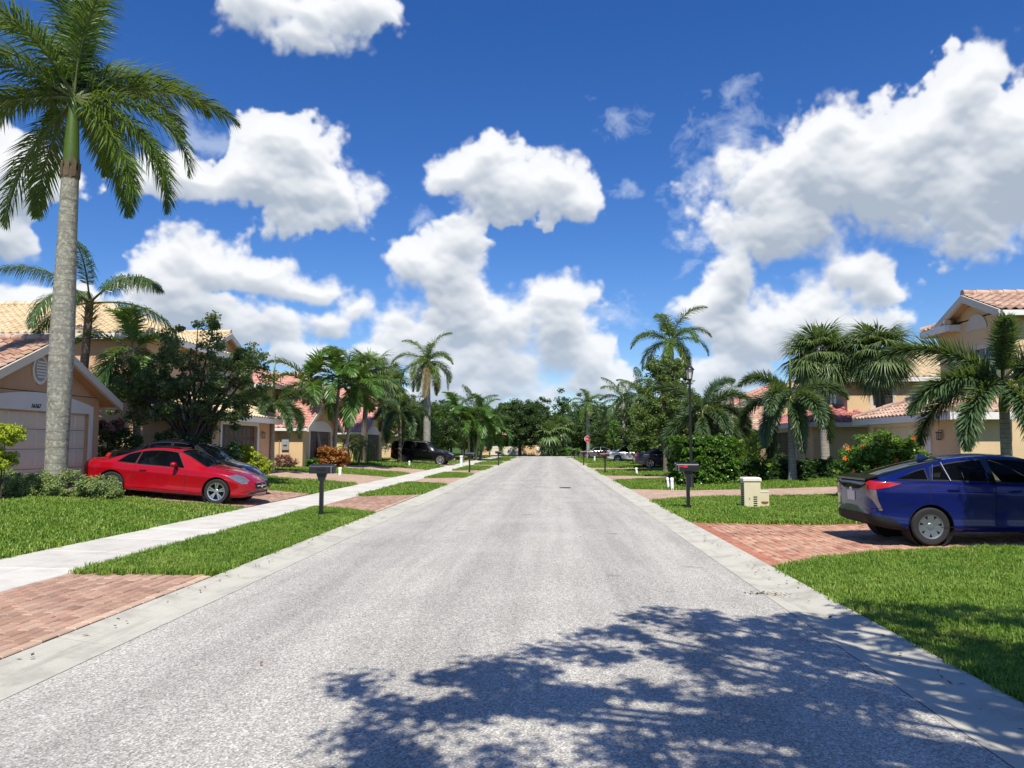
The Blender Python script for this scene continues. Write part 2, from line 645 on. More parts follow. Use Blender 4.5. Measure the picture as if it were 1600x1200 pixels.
def paver_mat(name, cols, rand_obj=True):
    """one paver colour picked for each brick"""
    m, nt, out = new_mat(name)
    geo = nt.n('ShaderNodeNewGeometry')
    rnd = nt.n('ShaderNodeObjectInfo').outputs['Random'] if rand_obj else geo.outputs['Random Per Island']
    n_ = len(cols)
    c = nt.ramp(rnd, [(i / max(1, n_ - 1), cc) for i, cc in enumerate(cols)])
    n = nt.noise(geo.outputs['Position'], 1.3, 5, .65)
    f = nt.noise(geo.outputs['Position'], 120, 3, .6)
    c = nt.mix(1, c, nt.ramp(n, [(.3, (.74, .72, .72)), (.6, (1.08, 1.08, 1.08))]), 'MULTIPLY')
    c = nt.mix(1, c, nt.ramp(f, [(.3, (.85, .85, .85)), (.7, (1.12, 1.12, 1.12))]), 'MULTIPLY')
    b = principled(nt, c, .85, 0, .3, bump(nt, f, .35, .004))
    m.node_tree.links.new(b.outputs[0], out.inputs[0])
    return m


def far_paver_mat(name, c1, c2):
    m, nt, out = new_mat(name)
    geo = nt.n('ShaderNodeNewGeometry').outputs['Position']
    mp = nt.n('ShaderNodeMapping'); nt.put(mp.inputs[0], geo); mp.inputs['Rotation'].default_value = (0, 0, R(90))
    br = nt.n('ShaderNodeTexBrick'); nt.put(br.inputs['Vector'], mp.outputs[0])
    br.inputs['Color1'].default_value = c4(c1); br.inputs['Color2'].default_value = c4(c2)
    br.inputs['Mortar'].default_value = c4(mul(c1, .5)); br.inputs['Scale'].default_value = 1
    br.inputs['Brick Width'].default_value = .23; br.inputs['Row Height'].default_value = .115; br.inputs['Mortar Size'].default_value = .006
    n = nt.noise(geo, 1.1, 5, .65)
    c = nt.mix(1, br.outputs[0], nt.ramp(n, [(.3, (.8, .8, .8)), (.65, (1.08, 1.08, 1.08))]), 'MULTIPLY')
    b = principled(nt, c, .85, 0, .3)
    m.node_tree.links.new(b.outputs[0], out.inputs[0])
    return m


def soil_mat():
    m, nt, out = new_mat('lawn_soil')
    geo = nt.n('ShaderNodeNewGeometry').outputs['Position']
    n = nt.noise(geo, .35, 5, .6)
    f = nt.noise(geo, 26, 5, .7)
    c = nt.ramp(n, [(.3, (.040, .085, .012)), (.7, (.065, .135, .020))])
    c = nt.mix(1, c, nt.ramp(f, [(.3, (.55, .55, .5)), (.7, (1.35, 1.35, 1.2))]), 'MULTIPLY')
    b = principled(nt, c, .8, 0, .25, bump(nt, f, .8, .05))
    m.node_tree.links.new(b.outputs[0], out.inputs[0])
    return m


def stucco(name, col):
    m, nt, out = new_mat(name)
    geo = nt.n('ShaderNodeNewGeometry').outputs['Position']
    n = nt.noise(geo, 1.1, 5, .65)
    c = nt.ramp(n, [(.25, mul(col, .90)), (.5, col), (.75, mul(col, 1.06))])
    mp = nt.n('ShaderNodeMapping'); nt.put(mp.inputs[0], geo); mp.inputs['Scale'].default_value = (4, 4, .35)
    st = nt.noise(mp.outputs[0], 1.6, 5, .7)
    c = nt.mix(nt.math('MULTIPLY', nt.maprange(st, .54, .74), .28), c, c4(mul(col, .62)))
    f = nt.noise(geo, 48, 4, .65)
    c = nt.mix(1, c, nt.ramp(f, [(.3, (.93, .93, .93)), (.7, (1.05, 1.05, 1.05))]), 'MULTIPLY')
    b = principled(nt, c, .88, 0, .2, bump(nt, f, .35, .012))
    m.node_tree.links.new(b.outputs[0], out.inputs[0])
    return m


def tile_mat(name, cols, rand_obj=False):
    m, nt, out = new_mat(name)
    geo = nt.n('ShaderNodeNewGeometry')
    n = nt.noise(geo.outputs['Position'], 2.2, 4, .6)
    if rand_obj:
        rnd = nt.n('ShaderNodeObjectInfo').outputs['Random']
    else:
        v = nt.n('ShaderNodeTexVoronoi'); nt.put(v.inputs['Vector'], geo.outputs['Position']); v.inputs['Scale'].default_value = 2.6
        sp_ = nt.n('ShaderNodeSeparateColor'); nt.put(sp_.inputs[0], v.outputs['Color']); rnd = sp_.outputs[0]
    k = nt.math('ADD', nt.math('MULTIPLY', rnd, .6), nt.math('MULTIPLY', n, .4))
    c = nt.ramp(k, [(.15 + .7 * i / max(1, len(cols) - 1), cc) for i, cc in enumerate(cols)])
    b = principled(nt, c, .7, 0, .35)
    m.node_tree.links.new(b.outputs[0], out.inputs[0])
    return m


def trunk_mat(name, c1, c2, ring=9., rs=.35, lich=0.):
    """palm trunk: leaf-scar rings, blotches of lichen"""
    m, nt, out = new_mat(name)
    co = nt.n('ShaderNodeTexCoord').outputs['Object']
    s = nt.n('ShaderNodeSeparateXYZ'); nt.put(s.inputs[0], co)
    wob = nt.noise(co, 2.5, 3, .6)
    z = nt.math('ADD', s.outputs[2], nt.math('MULTIPLY', wob, .16))
    saw = nt.math('FRACT', nt.math('MULTIPLY', z, ring))
    ringf = nt.maprange(saw, 0, .22, 1, 0)
    n = nt.noise(co, 5, 5, .65)
    c = nt.ramp(n, [(.3, c1), (.7, c2)])
    c = nt.mix(nt.math('MULTIPLY', ringf, rs), c, c4(mul(c1, .35)))
    if lich:
        l = nt.noise(co, 11, 5, .7)
        c = nt.mix(nt.math('MULTIPLY', nt.maprange(l, .5, .62), lich), c, (.42, .43, .33, 1))
    h = nt.math('SUBTRACT', nt.noise(co, 30, 4, .6), nt.math('MULTIPLY', ringf, rs))
    b = principled(nt, c, .85, 0, .25, bump(nt, h, .4, .015))
    m.node_tree.links.new(b.outputs[0], out.inputs[0])
    return m


def paint_mat(name, col, metal=.0, flake=.15, rough=.32):
    m, nt, out = new_mat(name)
    co = nt.n('ShaderNodeTexCoord').outputs['Object']
    n = nt.noise(co, 900, 2, .5)
    c = nt.mix(nt.math('MULTIPLY', n, flake), c4(col), c4(tuple(min(1, x * 2.2 + .02) for x in col)))
    dust = nt.noise(co, 2.5, 5, .65)
    r = nt.math('MULTIPLY_ADD', dust, .12, rough - .06)
    b = principled(nt, c, r, metal, .15)
    b.inputs['Coat Weight'].default_value = 1
    b.inputs['Coat IOR'].default_value = 1.38
    nt.put(b.inputs['Coat Roughness'], nt.math('MULTIPLY_ADD', dust, .06, .02))
    m.node_tree.links.new(b.outputs[0], out.inputs[0])
    return m


def glass_mat(name, tint, through=.35):
    """tinted pane: reflects like glass, lets some light through"""
    m, nt, out = new_mat(name)
    b = principled(nt, c4(mul(tint, .02)), .03, 0, .6)
    t = nt.n('ShaderNodeBsdfTransparent'); t.inputs[0].default_value = c4(tint)
    mx = nt.n('ShaderNodeMixShader')
    fr = nt.n('ShaderNodeFresnel'); fr.inputs[0].default_value = 1.5
    nt.put(mx.inputs[0], nt.math('MULTIPLY', nt.math('SUBTRACT', 1.0, fr.outputs[0]), through))
    m.node_tree.links.new(b.outputs[0], mx.inputs[1])
    m.node_tree.links.new(t.outputs[0], mx.inputs[2])
    m.node_tree.links.new(mx.outputs[0], out.inputs[0])
    return m


M_WHITE = plain('white_trim', (.74, .73, .70), .55, .05, 2)
M_TRIM = plain('beige_and_shaded_trim', (.58, .53, .45), .6, .06, 2)  # beige of the windows; on street-facing fascia it paints in their shade
M_BLACK = plain('black_metal', (.012, .012, .013), .38, .25, 8, spec=.5)
M_DARK = plain('dark_recess', (.010, .010, .010), .9, .2)
M_SOIL = soil_mat()
# ================================================================== ground, road, gutters, pavements, driveways
XL, XR = -3.62, 2.43           # asphalt edges
GL, GRR = XL - .62, XR + .62   # outer edges of the gutters
SW0, SW1 = -6.16, -7.74        # pavement, street side and lawn side
FRONT_L, FRONT_R = 14.4, 13.4  # garage fronts, distance from the camera's line
ROAD_END = 106.0


def lerp_tab(tab, x):
    for (x0, y0), (x1, y1) in zip(tab, tab[1:]):
        if x <= x1:
            t = max(0, min(1, (x - x0) / (x1 - x0)))
            return y0 + (y1 - y0) * t
    return tab[-1][1]


H_TAB = [(-40, .50), (-15, .46), (-11.6, .37), (-8.7, .17), (-7.74, .085), (-6.16, .055), (-4.24, .03), (-4.2, -.012), (3.04, -.012), (3.07, .02), (5.5, .04), (8, .10), (13.4, .30), (40, .36)]


def zg(x, y=0):
    if y > 103:
        return 0.02
    return lerp_tab(H_TAB, x)


M_ASPH = asphalt_mat()
M_GUT = concrete_mat('gutter_concrete', (.50, .485, .415), 1.1)
M_SLAB = concrete_mat('pavement_concrete', (.58, .56, .505), .7)

# one sheet to the horizon
b = MB()
xs = [-1500, -400, -120, -60, -40, -25, -15, -13, -11.6, -10, -8.7, -7.76, -6.14, -4.24, -4.2, 3.04, 3.07, 5.5, 8, 10, 13.4, 20, 40, 60, 120, 400, 1500]
ys = [-300, -60, -20, 0, 20, 40, 60, 80, 102, 104, 130, 200, 400, 1000, 3000]
for x0, x1 in zip(xs, xs[1:]):
    for y0, y1 in zip(ys, ys[1:]):
        b.quad(*[(x, y, (zg(x, y) if -41 < x < 41 else .3) - .035) for x, y in ((x0, y0), (x1, y0), (x1, y1), (x0, y1))])
tag(b.build('ground', M_SOIL, recalc=True), kind='structure', label='green ground under the lawns reaching to the horizon')

b = MB()
NX = 10
for i in range(NX):
    for y0, y1 in zip([-30, 0, 20, 50], [0, 20, 50, ROAD_END]):
        q = []
        for u, y in ((i, y0), (i + 1, y0), (i + 1, y1), (i, y1)):
            t = u / NX
            q.append((XL + (XR - XL) * t, y, .012 + .05 * math.sin(math.pi * t)))
        b.quad(*q)
b.quad((-60, ROAD_END, .03), (60, ROAD_END, .03), (60, ROAD_END + 7, .03), (-60, ROAD_END + 7, .03))
tag(b.build('road', M_ASPH, recalc=True, smooth=True), 'pale worn asphalt street running to a junction', kind='structure')

# gutters: cast in sections, a shallow valley profile
def gutter(name, x_in, x_out, label):
    base = MB()
    lo, hi = min(x_in, x_out), max(x_in, x_out)
    base.quad((lo, -30, -.022), (hi, -30, -.022), (hi, ROAD_END, -.022), (lo, ROAD_END, -.022))
    root = tag(base.build(name, M_DARK), label, kind='structure')
    L = 3.05
    sec = MB()
    s = 1 if x_out > x_in else -1
    prof = [(0, .016), (.10, .004), (.22, -.010), (.34, .002), (.50, .026), (.62, .042)]
    for (a, za), (c, zc) in zip(prof, prof[1:]):
        q = [(s * a, 0, za), (s * a, L - .014, za), (s * c, L - .014, zc), (s * c, 0, zc)]
        sec.quad(*(q if s < 0 else q[::-1]))
    for yy, fl in ((0, 1), (L - .014, -1)):
        pts = [(s * a, yy, za) for a, za in prof] + [(s * .62, yy, -.03), (0, yy, -.03)]
        sec.poly(pts if fl * s > 0 else pts[::-1])
    me = sec.mesh('gutter_section', M_GUT, smooth=40)
    y = -5.6
    while y < ROAD_END - 3:
        link('gutter_section', me, root, (x_in, y, 0))
        y += L
    return root


gutter('gutter_left', XL, GL, 'concrete valley gutter along the mailbox and pavement side of the street')
gutter('gutter_right', XR, GRR, 'concrete valley gutter along the side of the blue car')

# pavement slabs
base = MB()
base.quad((SW1, -10, .03), (SW0, -10, .03), (SW0, 103, .03), (SW1, 103, .03))
walk = tag(base.build('pavement', M_DARK), 'pale concrete pavement of square slabs between the lawns', kind='structure')
sl = MB()
W_, L_ = SW0 - SW1, 1.56
e = .012
tilt = zg(SW1) - zg(SW0)
def slab_z(u): return tilt * (1 - u / W_)
for (x0, x1, y0, y1) in ((0, W_, 0, L_ - .026),):
    top = [(x0 + e, y0 + e, slab_z(0)), (x1 - e, y0 + e, slab_z(W_)), (x1 - e, y1 - e, slab_z(W_)), (x0 + e, y1 - e, slab_z(0))]
    rim = [(x0, y0, slab_z(0) - .012), (x1, y0, slab_z(W_) - .012), (x1, y1, slab_z(W_) - .012), (x0, y1, slab_z(0) - .012)]
    low = [(p[0], p[1], -.08) for p in rim]
    sl.poly(top)
    for k in range(4):
        q = (k + 1) % 4
        sl.quad(rim[k], rim[q], top[q], top[k]); sl.quad(low[k], low[q], rim[q], rim[k])
slab_me = sl.mesh('slab', M_SLAB)
y = -4.0
k = 0
while y < 101.5:
    link('slab', slab_me, walk, (SW1, y, zg(SW0) + .006 + random.uniform(-.003, .003)), (random.uniform(-.002, .002), random.uniform(-.002, .002), 0))
    y += L_

# driveways and their street aprons ---------------------------------
ROSE = [(.38, .22, .155), (.44, .285, .205), (.32, .185, .135), (.49, .34, .25), (.40, .245, .175), (.46, .31, .23)]
REDS = [(.44, .21, .13), (.52, .31, .21), (.39, .165, .105), (.57, .38, .27), (.47, .25, .16), (.54, .35, .25)]
M_PAV_L = paver_mat('paver_rose', ROSE)
M_PAV_R = paver_mat('paver_red', REDS)
M_BORD_L = paver_mat('paver_border_tan', [(.54, .38, .27), (.60, .44, .32), (.50, .34, .25)])
M_BORD_R = paver_mat('paver_border_red', [(.42, .175, .11), (.47, .215, .14), (.38, .145, .095)])
M_FIELD_L = paver_mat('paver_field_rose', ROSE, False)
M_FIELD_R = paver_mat('paver_field_red', REDS, False)
M_FAR = far_paver_mat('paver_far', (.47, .32, .235), (.54, .395, .30))
M_BED = plain('paver_joint_sand', (.10, .075, .055), .95, .3, 8)
PW, PL, PG = .113, .226, .010


def paver_mesh(name, w, l, mat, h=.05, bev=.010):
    m = MB()
    top = [(bev, bev, 0), (w - bev, bev, 0), (w - bev, l - bev, 0), (bev, l - bev, 0)]
    rim = [(0, 0, -bev), (w, 0, -bev), (w, l, -bev), (0, l, -bev)]
    low = [(p[0], p[1], -h) for p in rim]
    m.poly(top)
    for k in range(4):
        q = (k + 1) % 4
        m.quad(rim[k], rim[q], top[q], top[k]); m.quad(low[k], low[q], rim[q], rim[k])
    return m.mesh(name, mat)


def in_view(x, y, z=0., mg=30, mb=30):
    d = Vector((x, y, z - CAM_H))
    f = d.dot(_F)
    if f < .5:
        return False
    px, py = 800 + F_PX * d.dot(_R) / f, 600 - F_PX * d.dot(_U) / f
    return -mg < px < 1600 + mg and -30 < py < 1200 + mb


def paved(name, label, x0, x1, inside, mats, limit=300, border=None, zoff=0.0, cam_first=True):
    """pavers laid in running bond, long side along the street; inside(x, y) gives the outline"""
    mat, fieldmat, bmat = mats
    lo, hi = min(x0, x1), max(x0, x1)
    base = MB()
    # bed under the pavers, following the ground
    ny = [y for y in np.arange(-6, 110, .25) if inside((lo + hi) / 2, y)]
    ya, yb = (min(ny) - .3, max(ny) + .3)
    xs_ = np.arange(lo, hi, .12)
    for a in xs_:
        c = min(a + .12, hi)
        ins = [y for y in np.arange(ya - 1.5, yb + 1.5, .06) if inside((a + c) / 2, y)]
        if ins:
            base.quad((a, ins[0], zg(a) - .030), (c, ins[0], zg(c) - .030), (c, ins[-1], zg(c) - .030), (a, ins[-1], zg(a) - .030))
    ya, yb = ya - 1.6, yb + 1.6
    root = tag(base.build(name, M_BED), label, kind='structure')
    spots = []
    col = 0
    x = lo
    while x + PW <= hi + .01:
        y = ya - (PL / 2 if col % 2 else 0)
        while y < yb:
            cxm, cym = x + PW / 2, y + PL / 2
            if inside(cxm, cym) and in_view(cxm, cym, 0, 520, 900):
                spots.append((cxm * cxm + cym * cym + (0 if in_view(cxm, cym) else 1e6), x, y, border is not None and border(cxm, cym)))
            y += PL + PG
        x += PW + PG
        col += 1
    spots.sort()
    me = paver_mesh('paver', PW, PL, mat)
    meb = paver_mesh('paver_border', PW, PL, bmat)
    field = [MB(), MB()]
    for n_, (_, x, y, bd) in enumerate(spots):
        z = zg(x + PW / 2) + .004 + random.uniform(-.006, .003) + zoff
        sl_ = math.atan2(zg(x + .1) - zg(x - .1), .2)
        if n_ < limit:
            link('paver', meb if bd else me, root, (x, y, z), (random.uniform(-.006, .006), -sl_ + random.uniform(-.008, .008), random.uniform(-.006, .006)))
        else:
            f_ = field[1 if bd else 0]
            dz = math.tan(sl_) * PW
            f_.quad((x, y, z), (x + PW, y, z + dz), (x + PW, y + PL, z + dz), (x, y + PL, z))
            f_.quad((x + PW, y, z + dz), (x + PW, y, z - .03), (x + PW, y + PL, z - .03), (x + PW, y + PL, z + dz))
            f_.quad((x, y, z), (x, y, z - .03), (x + PW, y, z - .03), (x + PW, y, z + dz))
            f_.quad((x, y + PL, z), (x, y + PL, z - .03), (x, y, z - .03), (x, y, z))
    for f_, mm, nm in ((field[0], fieldmat, 'paver_field'), (field[1], bmat, 'paver_border_field')):
        if f_.v:
            tag(f_.build(nm, mm, root), kind='stuff')
    return root


FL = (M_PAV_L, M_FIELD_L, M_BORD_L)
FR = (M_PAV_R, M_FIELD_R, M_BORD_R)


def apron_in(y0, y1, flare=1.1, xa=GL, xb=SW0, curve=1.0):
    """between gutter and pavement, wider at the gutter"""
    def f(x, y):
        t = (x - xb) / (xa - xb)
        t = max(0, min(1, t))
        return y0 - flare * t ** 1.3 < y < y1 + flare * t ** 1.3
    return f


APRONS_L = [(3.0, 9.75, .35), (20.2, 24.6, 1.5), (33.6, 38.0, 1.3), (45.2, 49.3, 1.2), (59.5, 63.5, 1.2), (73.5, 77.5, 1.2), (87, 91, 1.2)]
near_apron = apron_in(2.5, 9.75, .15)
paved('driveway_apron', 'weathered rose paver driveway apron with tan border nearest the camera', GL - .01, SW0 + .01, near_apron, FL, 300,
      border=lambda x, y: x > GL - .14)
paved('driveway_apron', 'rose paver driveway apron just past the nearest mailbox', GL - .01, SW0 + .01, apron_in(*APRONS_L[1]), FL, 150,
      border=lambda x, y: x > GL - .14)
red_drive = lambda x, y: 19.35 < y < 25.2
paved('driveway', 'rose paver driveway under the red coupe', SW1 - .01, -FRONT_L + .3, red_drive, FL, 120, border=lambda x, y: y < 19.5)


def blue_in(x, y):
    t = max(0, min(1, (x - GRR) / 3.6))
    near = 10.75 + 1.75 * (1 - (1 - t) ** 2.2)
    far = 17.0 - .55 * min(1, t * 1.6)
    return near < y < far


def blue_border(x, y):
    return x < GRR + .24 or not blue_in(x, y - .24) or not blue_in(x, y + .24)


paved('driveway', 'red brick paver driveway with dark red border under the blue hatchback', GRR + .01, 13.2, blue_in, FR, 300, border=blue_border)


def far_drive(name, label, x0, x1, y0, y1, flare=1.0):
    """driveway too far to tell its pavers apart: a slab with a kerbed edge and paver pattern"""
    m = MB()
    n_ = 14
    for i in range(n_):
        a, c = x0 + (x1 - x0) * i / n_, x0 + (x1 - x0) * (i + 1) / n_
        def fl(x):
            t = 1 - min(1, abs(x - x0) / 2.2)
            return flare * t ** 1.5
        pts = [(a, y0 - fl(a), zg(a) + .004), (c, y0 - fl(c), zg(c) + .004), (c, y1 + fl(c), zg(c) + .004), (a, y1 + fl(a), zg(a) + .004)]
        if x1 < x0:
            pts = pts[::-1]
        m.poly(pts)
        for p_, q_ in ((pts[0], pts[1]), (pts[2], pts[3])):
            m.quad(p_, (p_[0], p_[1], p_[2] - .08), (q_[0], q_[1], q_[2] - .08), q_)
    return tag(m.build(name, M_FAR), label, kind='structure')


far_drive('driveway', 'rose paver driveway nearest the camera beyond the pavement', SW1 - .01, -FRONT_L - .3, 3.0, 8.95, .0)
for i, (y0, y1, fl) in enumerate(APRONS_L[2:]):
    far_drive('driveway_apron', 'rose paver apron number %s along the pavement' % ('three', 'four', 'five', 'six', 'seven')[i], GL - .01, SW0 + .02, y0, y1, fl)
    far_drive('driveway', 'rose paver driveway leading to garage number %s of the pavement side' % ('two', 'three', 'four', 'five', 'six')[i], SW1 - .01, -FRONT_L - .3, y0 - 2.2, y1 - .2, .6)
DRIVES_R = [(24.6, 28.6), (37.6, 41.5), (51.5, 55.5), (65, 69), (79, 83), (93, 97)]
for i, (y0, y1) in enumerate(DRIVES_R):
    far_drive('driveway', 'pale pink paver driveway %s past the utility boxes' % ('first', 'second', 'third', 'fourth', 'fifth', 'sixth')[i], GRR + .01, FRONT_R + .3, y0, y1, 1.3)

# lawns: surface sheets (structure) and the grass on them -----------------
def strip_outline(y0, y1):
    return y0, y1


def drive_here(x, y):
    if GL - .02 < x < GRR + .02:
        return True
    if SW1 - .01 < x < SW0 + .02 and y < 103:
        return True
    if y > 103 and y < 114:
        return True
    if SW0 <= x <= GL:
        if near_apron(x, y): return True
        return any(apron_in(*a)(x, y) for a in APRONS_L[1:])
    if x < SW1:
        if x < -FRONT_L: return True
        if red_drive(x, y): return True
        return any(y0 - 2.2 < y < y1 - .2 for y0, y1, _ in APRONS_L[2:]) or y < 9.0
    if x > GRR:
        if x > FRONT_R: return True
        if x < 13.2 and blue_in(x, y): return True
        for y0, y1 in DRIVES_R:
            fl = 1.3 * (1 - min(1, (x - GRR) / 2.2)) ** 1.5
            if y0 - fl < y < y1 + fl: return True
    return False
# ================================================================== grass
def grass_mat():
    m, nt, out = new_mat('grass_blades')
    geo = nt.n('ShaderNodeNewGeometry')
    rnd = nt.n('ShaderNodeObjectInfo').outputs['Random']
    n = nt.noise(geo.outputs['Position'], .8, 6, .7)
    k = nt.math('ADD', nt.math('MULTIPLY', nt.maprange(n, .25, .75, 0, 1, 'LINEAR'), .55), nt.math('ADD', nt.math('MULTIPLY', rnd, .22), nt.math('MULTIPLY', geo.outputs['Random Per Island'], .28)))
    c = nt.ramp(k, [(.22, (.085, .165, .018)), (.45, (.160, .285, .032)), (.7, (.24, .365, .048)), (.93, (.40, .42, .12))])
    dry = nt.noise(geo.outputs['Position'], .45, 5, .7)
    c = nt.mix(nt.math('MULTIPLY', nt.maprange(dry, .55, .72), .5), c, (.30, .29, .085, 1))
    b = principled(nt, c, .45, 0, .4)
    t = nt.n('ShaderNodeBsdfTranslucent'); nt.put(t.inputs[0], nt.mix(.5, c, (.20, .40, .02, 1)))
    mx = nt.n('ShaderNodeMixShader'); mx.inputs[0].default_value = .35
    m.node_tree.links.new(b.outputs[0], mx.inputs[1]); m.node_tree.links.new(t.outputs[0], mx.inputs[2])
    m.node_tree.links.new(mx.outputs[0], out.inputs[0])
    return m


M_GRASS = grass_mat()


def tuft(seed, n, h, spread, wid):
    r = random.Random(seed)
    v, f = [], []
    for k in range(n):
        a = r.uniform(0, 6.283)
        d = spread * math.sqrt(r.random())
        x, y = d * math.cos(a), d * math.sin(a)
        b_ = r.uniform(0, 6.283)
        lean = r.uniform(.15, 1.0)
        hh = h * r.uniform(.55, 1.15)
        dx, dy = math.cos(b_), math.sin(b_)
        wx, wy = -dy * wid * r.uniform(.7, 1.2), dx * wid
        i = len(v)
        v += [(x - wx, y - wy, -.02), (x + wx, y + wy, -.02)]
        mx_, my_ = x + dx * lean * hh * .35, y + dy * lean * hh * .35
        v += [(mx_ + wx * .85, my_ + wy * .85, hh * .62), (mx_ - wx * .85, my_ - wy * .85, hh * .62)]
        v += [(x + dx * lean * hh * .95, y + dy * lean * hh * .95, hh * (1.02 - .35 * lean))]
        f += [(i, i + 1, i + 2), (i, i + 2, i + 3), (i + 3, i + 2, i + 4)]
    return tri_mesh('tuft', np.array(v), np.array(f), M_GRASS)


def grass_object(name, label, pts, scl, tufts):
    """one stuff object: grass tufts set on points by geometry nodes"""
    me = bpy.data.meshes.new(name)
    me.vertices.add(len(pts)); me.vertices.foreach_set('co', np.ascontiguousarray(pts, np.float32).ravel())
    a = me.attributes.new('sc', 'FLOAT', 'POINT'); a.data.foreach_set('value', np.ascontiguousarray(scl, np.float32))
    a = me.attributes.new('rz', 'FLOAT', 'POINT'); a.data.foreach_set('value', rng.uniform(0, 6.28, len(pts)).astype(np.float32))
    me.materials.append(M_GRASS)
    o = link(name, me)
    tag(o, label, 'grass', kind='stuff')
    col = bpy.data.collections.new(name + '_tufts')
    for t in tufts:
        col.objects.link(bpy.data.objects.new('tuft', t))
    gn = bpy.data.node_groups.new(name, 'GeometryNodeTree')
    gn.interface.new_socket('Geometry', in_out='INPUT', socket_type='NodeSocketGeometry')
    gn.interface.new_socket('Geometry', in_out='OUTPUT', socket_type='NodeSocketGeometry')
    N = gn.nodes.new
    gi, go = N('NodeGroupInput'), N('NodeGroupOutput')
    ci = N('GeometryNodeCollectionInfo'); ci.inputs['Collection'].default_value = col
    ci.inputs['Separate Children'].default_value = True; ci.inputs['Reset Children'].default_value = True
    iop = N('GeometryNodeInstanceOnPoints'); iop.inputs['Pick Instance'].default_value = True
    at = N('GeometryNodeInputNamedAttribute'); at.data_type = 'FLOAT'; at.inputs['Name'].default_value = 'sc'
    ar = N('GeometryNodeInputNamedAttribute'); ar.data_type = 'FLOAT'; ar.inputs['Name'].default_value = 'rz'
    cxyz = N('ShaderNodeCombineXYZ')
    L = gn.links.new
    L(gi.outputs[0], iop.inputs['Points']); L(ci.outputs[0], iop.inputs['Instance'])
    L(at.outputs['Attribute'], iop.inputs['Scale']); L(ar.outputs['Attribute'], cxyz.inputs[2]); L(cxyz.outputs[0], iop.inputs['Rotation'])
    L(iop.outputs[0], go.inputs[0])
    md = o.modifiers.new('grass', 'NODES'); md.node_group = gn
    return o


def scatter(x0, x1, y0, y1, dens):
    n = int((x1 - x0) * (y1 - y0) * dens)
    return rng.uniform(x0, x1, n), rng.uniform(y0, y1, n)


def grass_zone(name, label, bands, tufts):
    P, S = [], []
    for (x0, x1, y0, y1, dens, sc0) in bands:
        X, Y = scatter(x0, x1, y0, y1, dens)
        jx, jy = rng.normal(0, .055, len(X)), rng.normal(0, .055, len(X))
        for x, y, ex, ey in zip(X, Y, jx, jy):
            if not drive_here(x + ex, y + ey) and in_view(x, y, .1, 420, 500):
                P.append((x, y, zg(x, y) - .036 if y < 103 else -.02)); S.append(sc0 * random.uniform(.62, 1.28) * (1 + .16 * math.sin(x * 2.3 + 1.7 * math.sin(y * 1.1)) * math.sin(y * 1.9 + x)))
    P = np.array(P); P[:, 2] += .03
    return grass_object(name, label, P, np.array(S), tufts)


T_NEAR = [tuft(s, 16, .075, .055, .0038) for s in range(8)]
T_FAR = [tuft(40 + s, 13, .085, .085, .0065) for s in range(5)]
grass_zone('grass', 'thick green lawn grass in front of the blue hatchback', [
    (GRR, 9.5, 3.6, 7.5, 950, .95), (GRR, 10.5, 7.5, 13, 620, 1.05)], T_NEAR)
grass_zone('grass', 'grass of the narrow verge by the nearest mailbox', [(SW0, GL, 9.0, 20.5, 560, 1.08)], T_NEAR)
grass_zone('grass', 'front lawn grass before the junipers and red coupe', [(-12.5, SW1, 9.0, 19.5, 300, 1.15)], T_FAR)
grass_zone('grass', 'grass of the verges farther along the pavement', [(SW0, GL, 24, 50, 190, 1.15), (SW0, GL, 50, 103, 55, 1.7)], T_FAR)
grass_zone('grass', 'grass of the lawns between the pavement and the far garages', [(-14.4, SW1, 25, 50, 95, 1.3), (-14.4, SW1, 50, 103, 30, 2.0)], T_FAR)
grass_zone('grass', 'lawn grass round the utility boxes and the clipped hedge', [(GRR, 13.4, 16, 25, 330, 1.1), (GRR, 13.4, 25, 40, 120, 1.3)], T_FAR)
grass_zone('grass', 'grass of the far lawns on the lamp post side', [(GRR, 13.4, 40, 60, 60, 1.6), (GRR, 13.4, 60, 103, 26, 2.1)], T_FAR)

# ================================================================== palms
L_ROYAL = leaf('royal_palm_leaf', (.022, .055, .010), (.075, .120, .018), .30, .38)
L_FOX = leaf('foxtail_palm_leaf', (.024, .052, .024), (.066, .105, .045), .25, .40)
L_QUEEN = leaf('queen_palm_leaf', (.018, .045, .016), (.045, .085, .025), .25, .35)
L_ADON = leaf('feather_palm_leaf', (.020, .060, .012), (.060, .125, .022), .30, .38)
L_SABAL = leaf('cabbage_palm_leaf', (.040, .075, .025), (.105, .145, .050), .22, .42)
L_ARECA = leaf('areca_palm_leaf', (.075, .15, .015), (.17, .25, .03), .35, .4)
L_DRY = leaf('dry_frond', (.13, .095, .045), (.24, .185, .09), .2, .7, gain=1.2)
M_RACHIS = plain('rachis', (.10, .13, .03), .5, .15)
M_SHAFT = plain('crownshaft_green', (.075, .125, .022), .35, .25, 1.5, spec=.5)
M_TR_ROYAL = trunk_mat('royal_palm_trunk', (.165, .155, .135), (.31, .30, .255), 5.2, .38, .8)
M_TR_RING = trunk_mat('ringed_palm_trunk', (.25, .225, .195), (.40, .37, .33), 8.0, .75)
M_TR_BROWN = trunk_mat('brown_palm_trunk', (.13, .10, .075), (.24, .19, .14), 7.0, .6)
M_BARK = plain('bark', (.16, .13, .10), .9, .35, 9, bstr=.5, bscale=24)
M_BARK_D = plain('dark_bark', (.075, .06, .05), .9, .35, 9, bstr=.5, bscale=24)

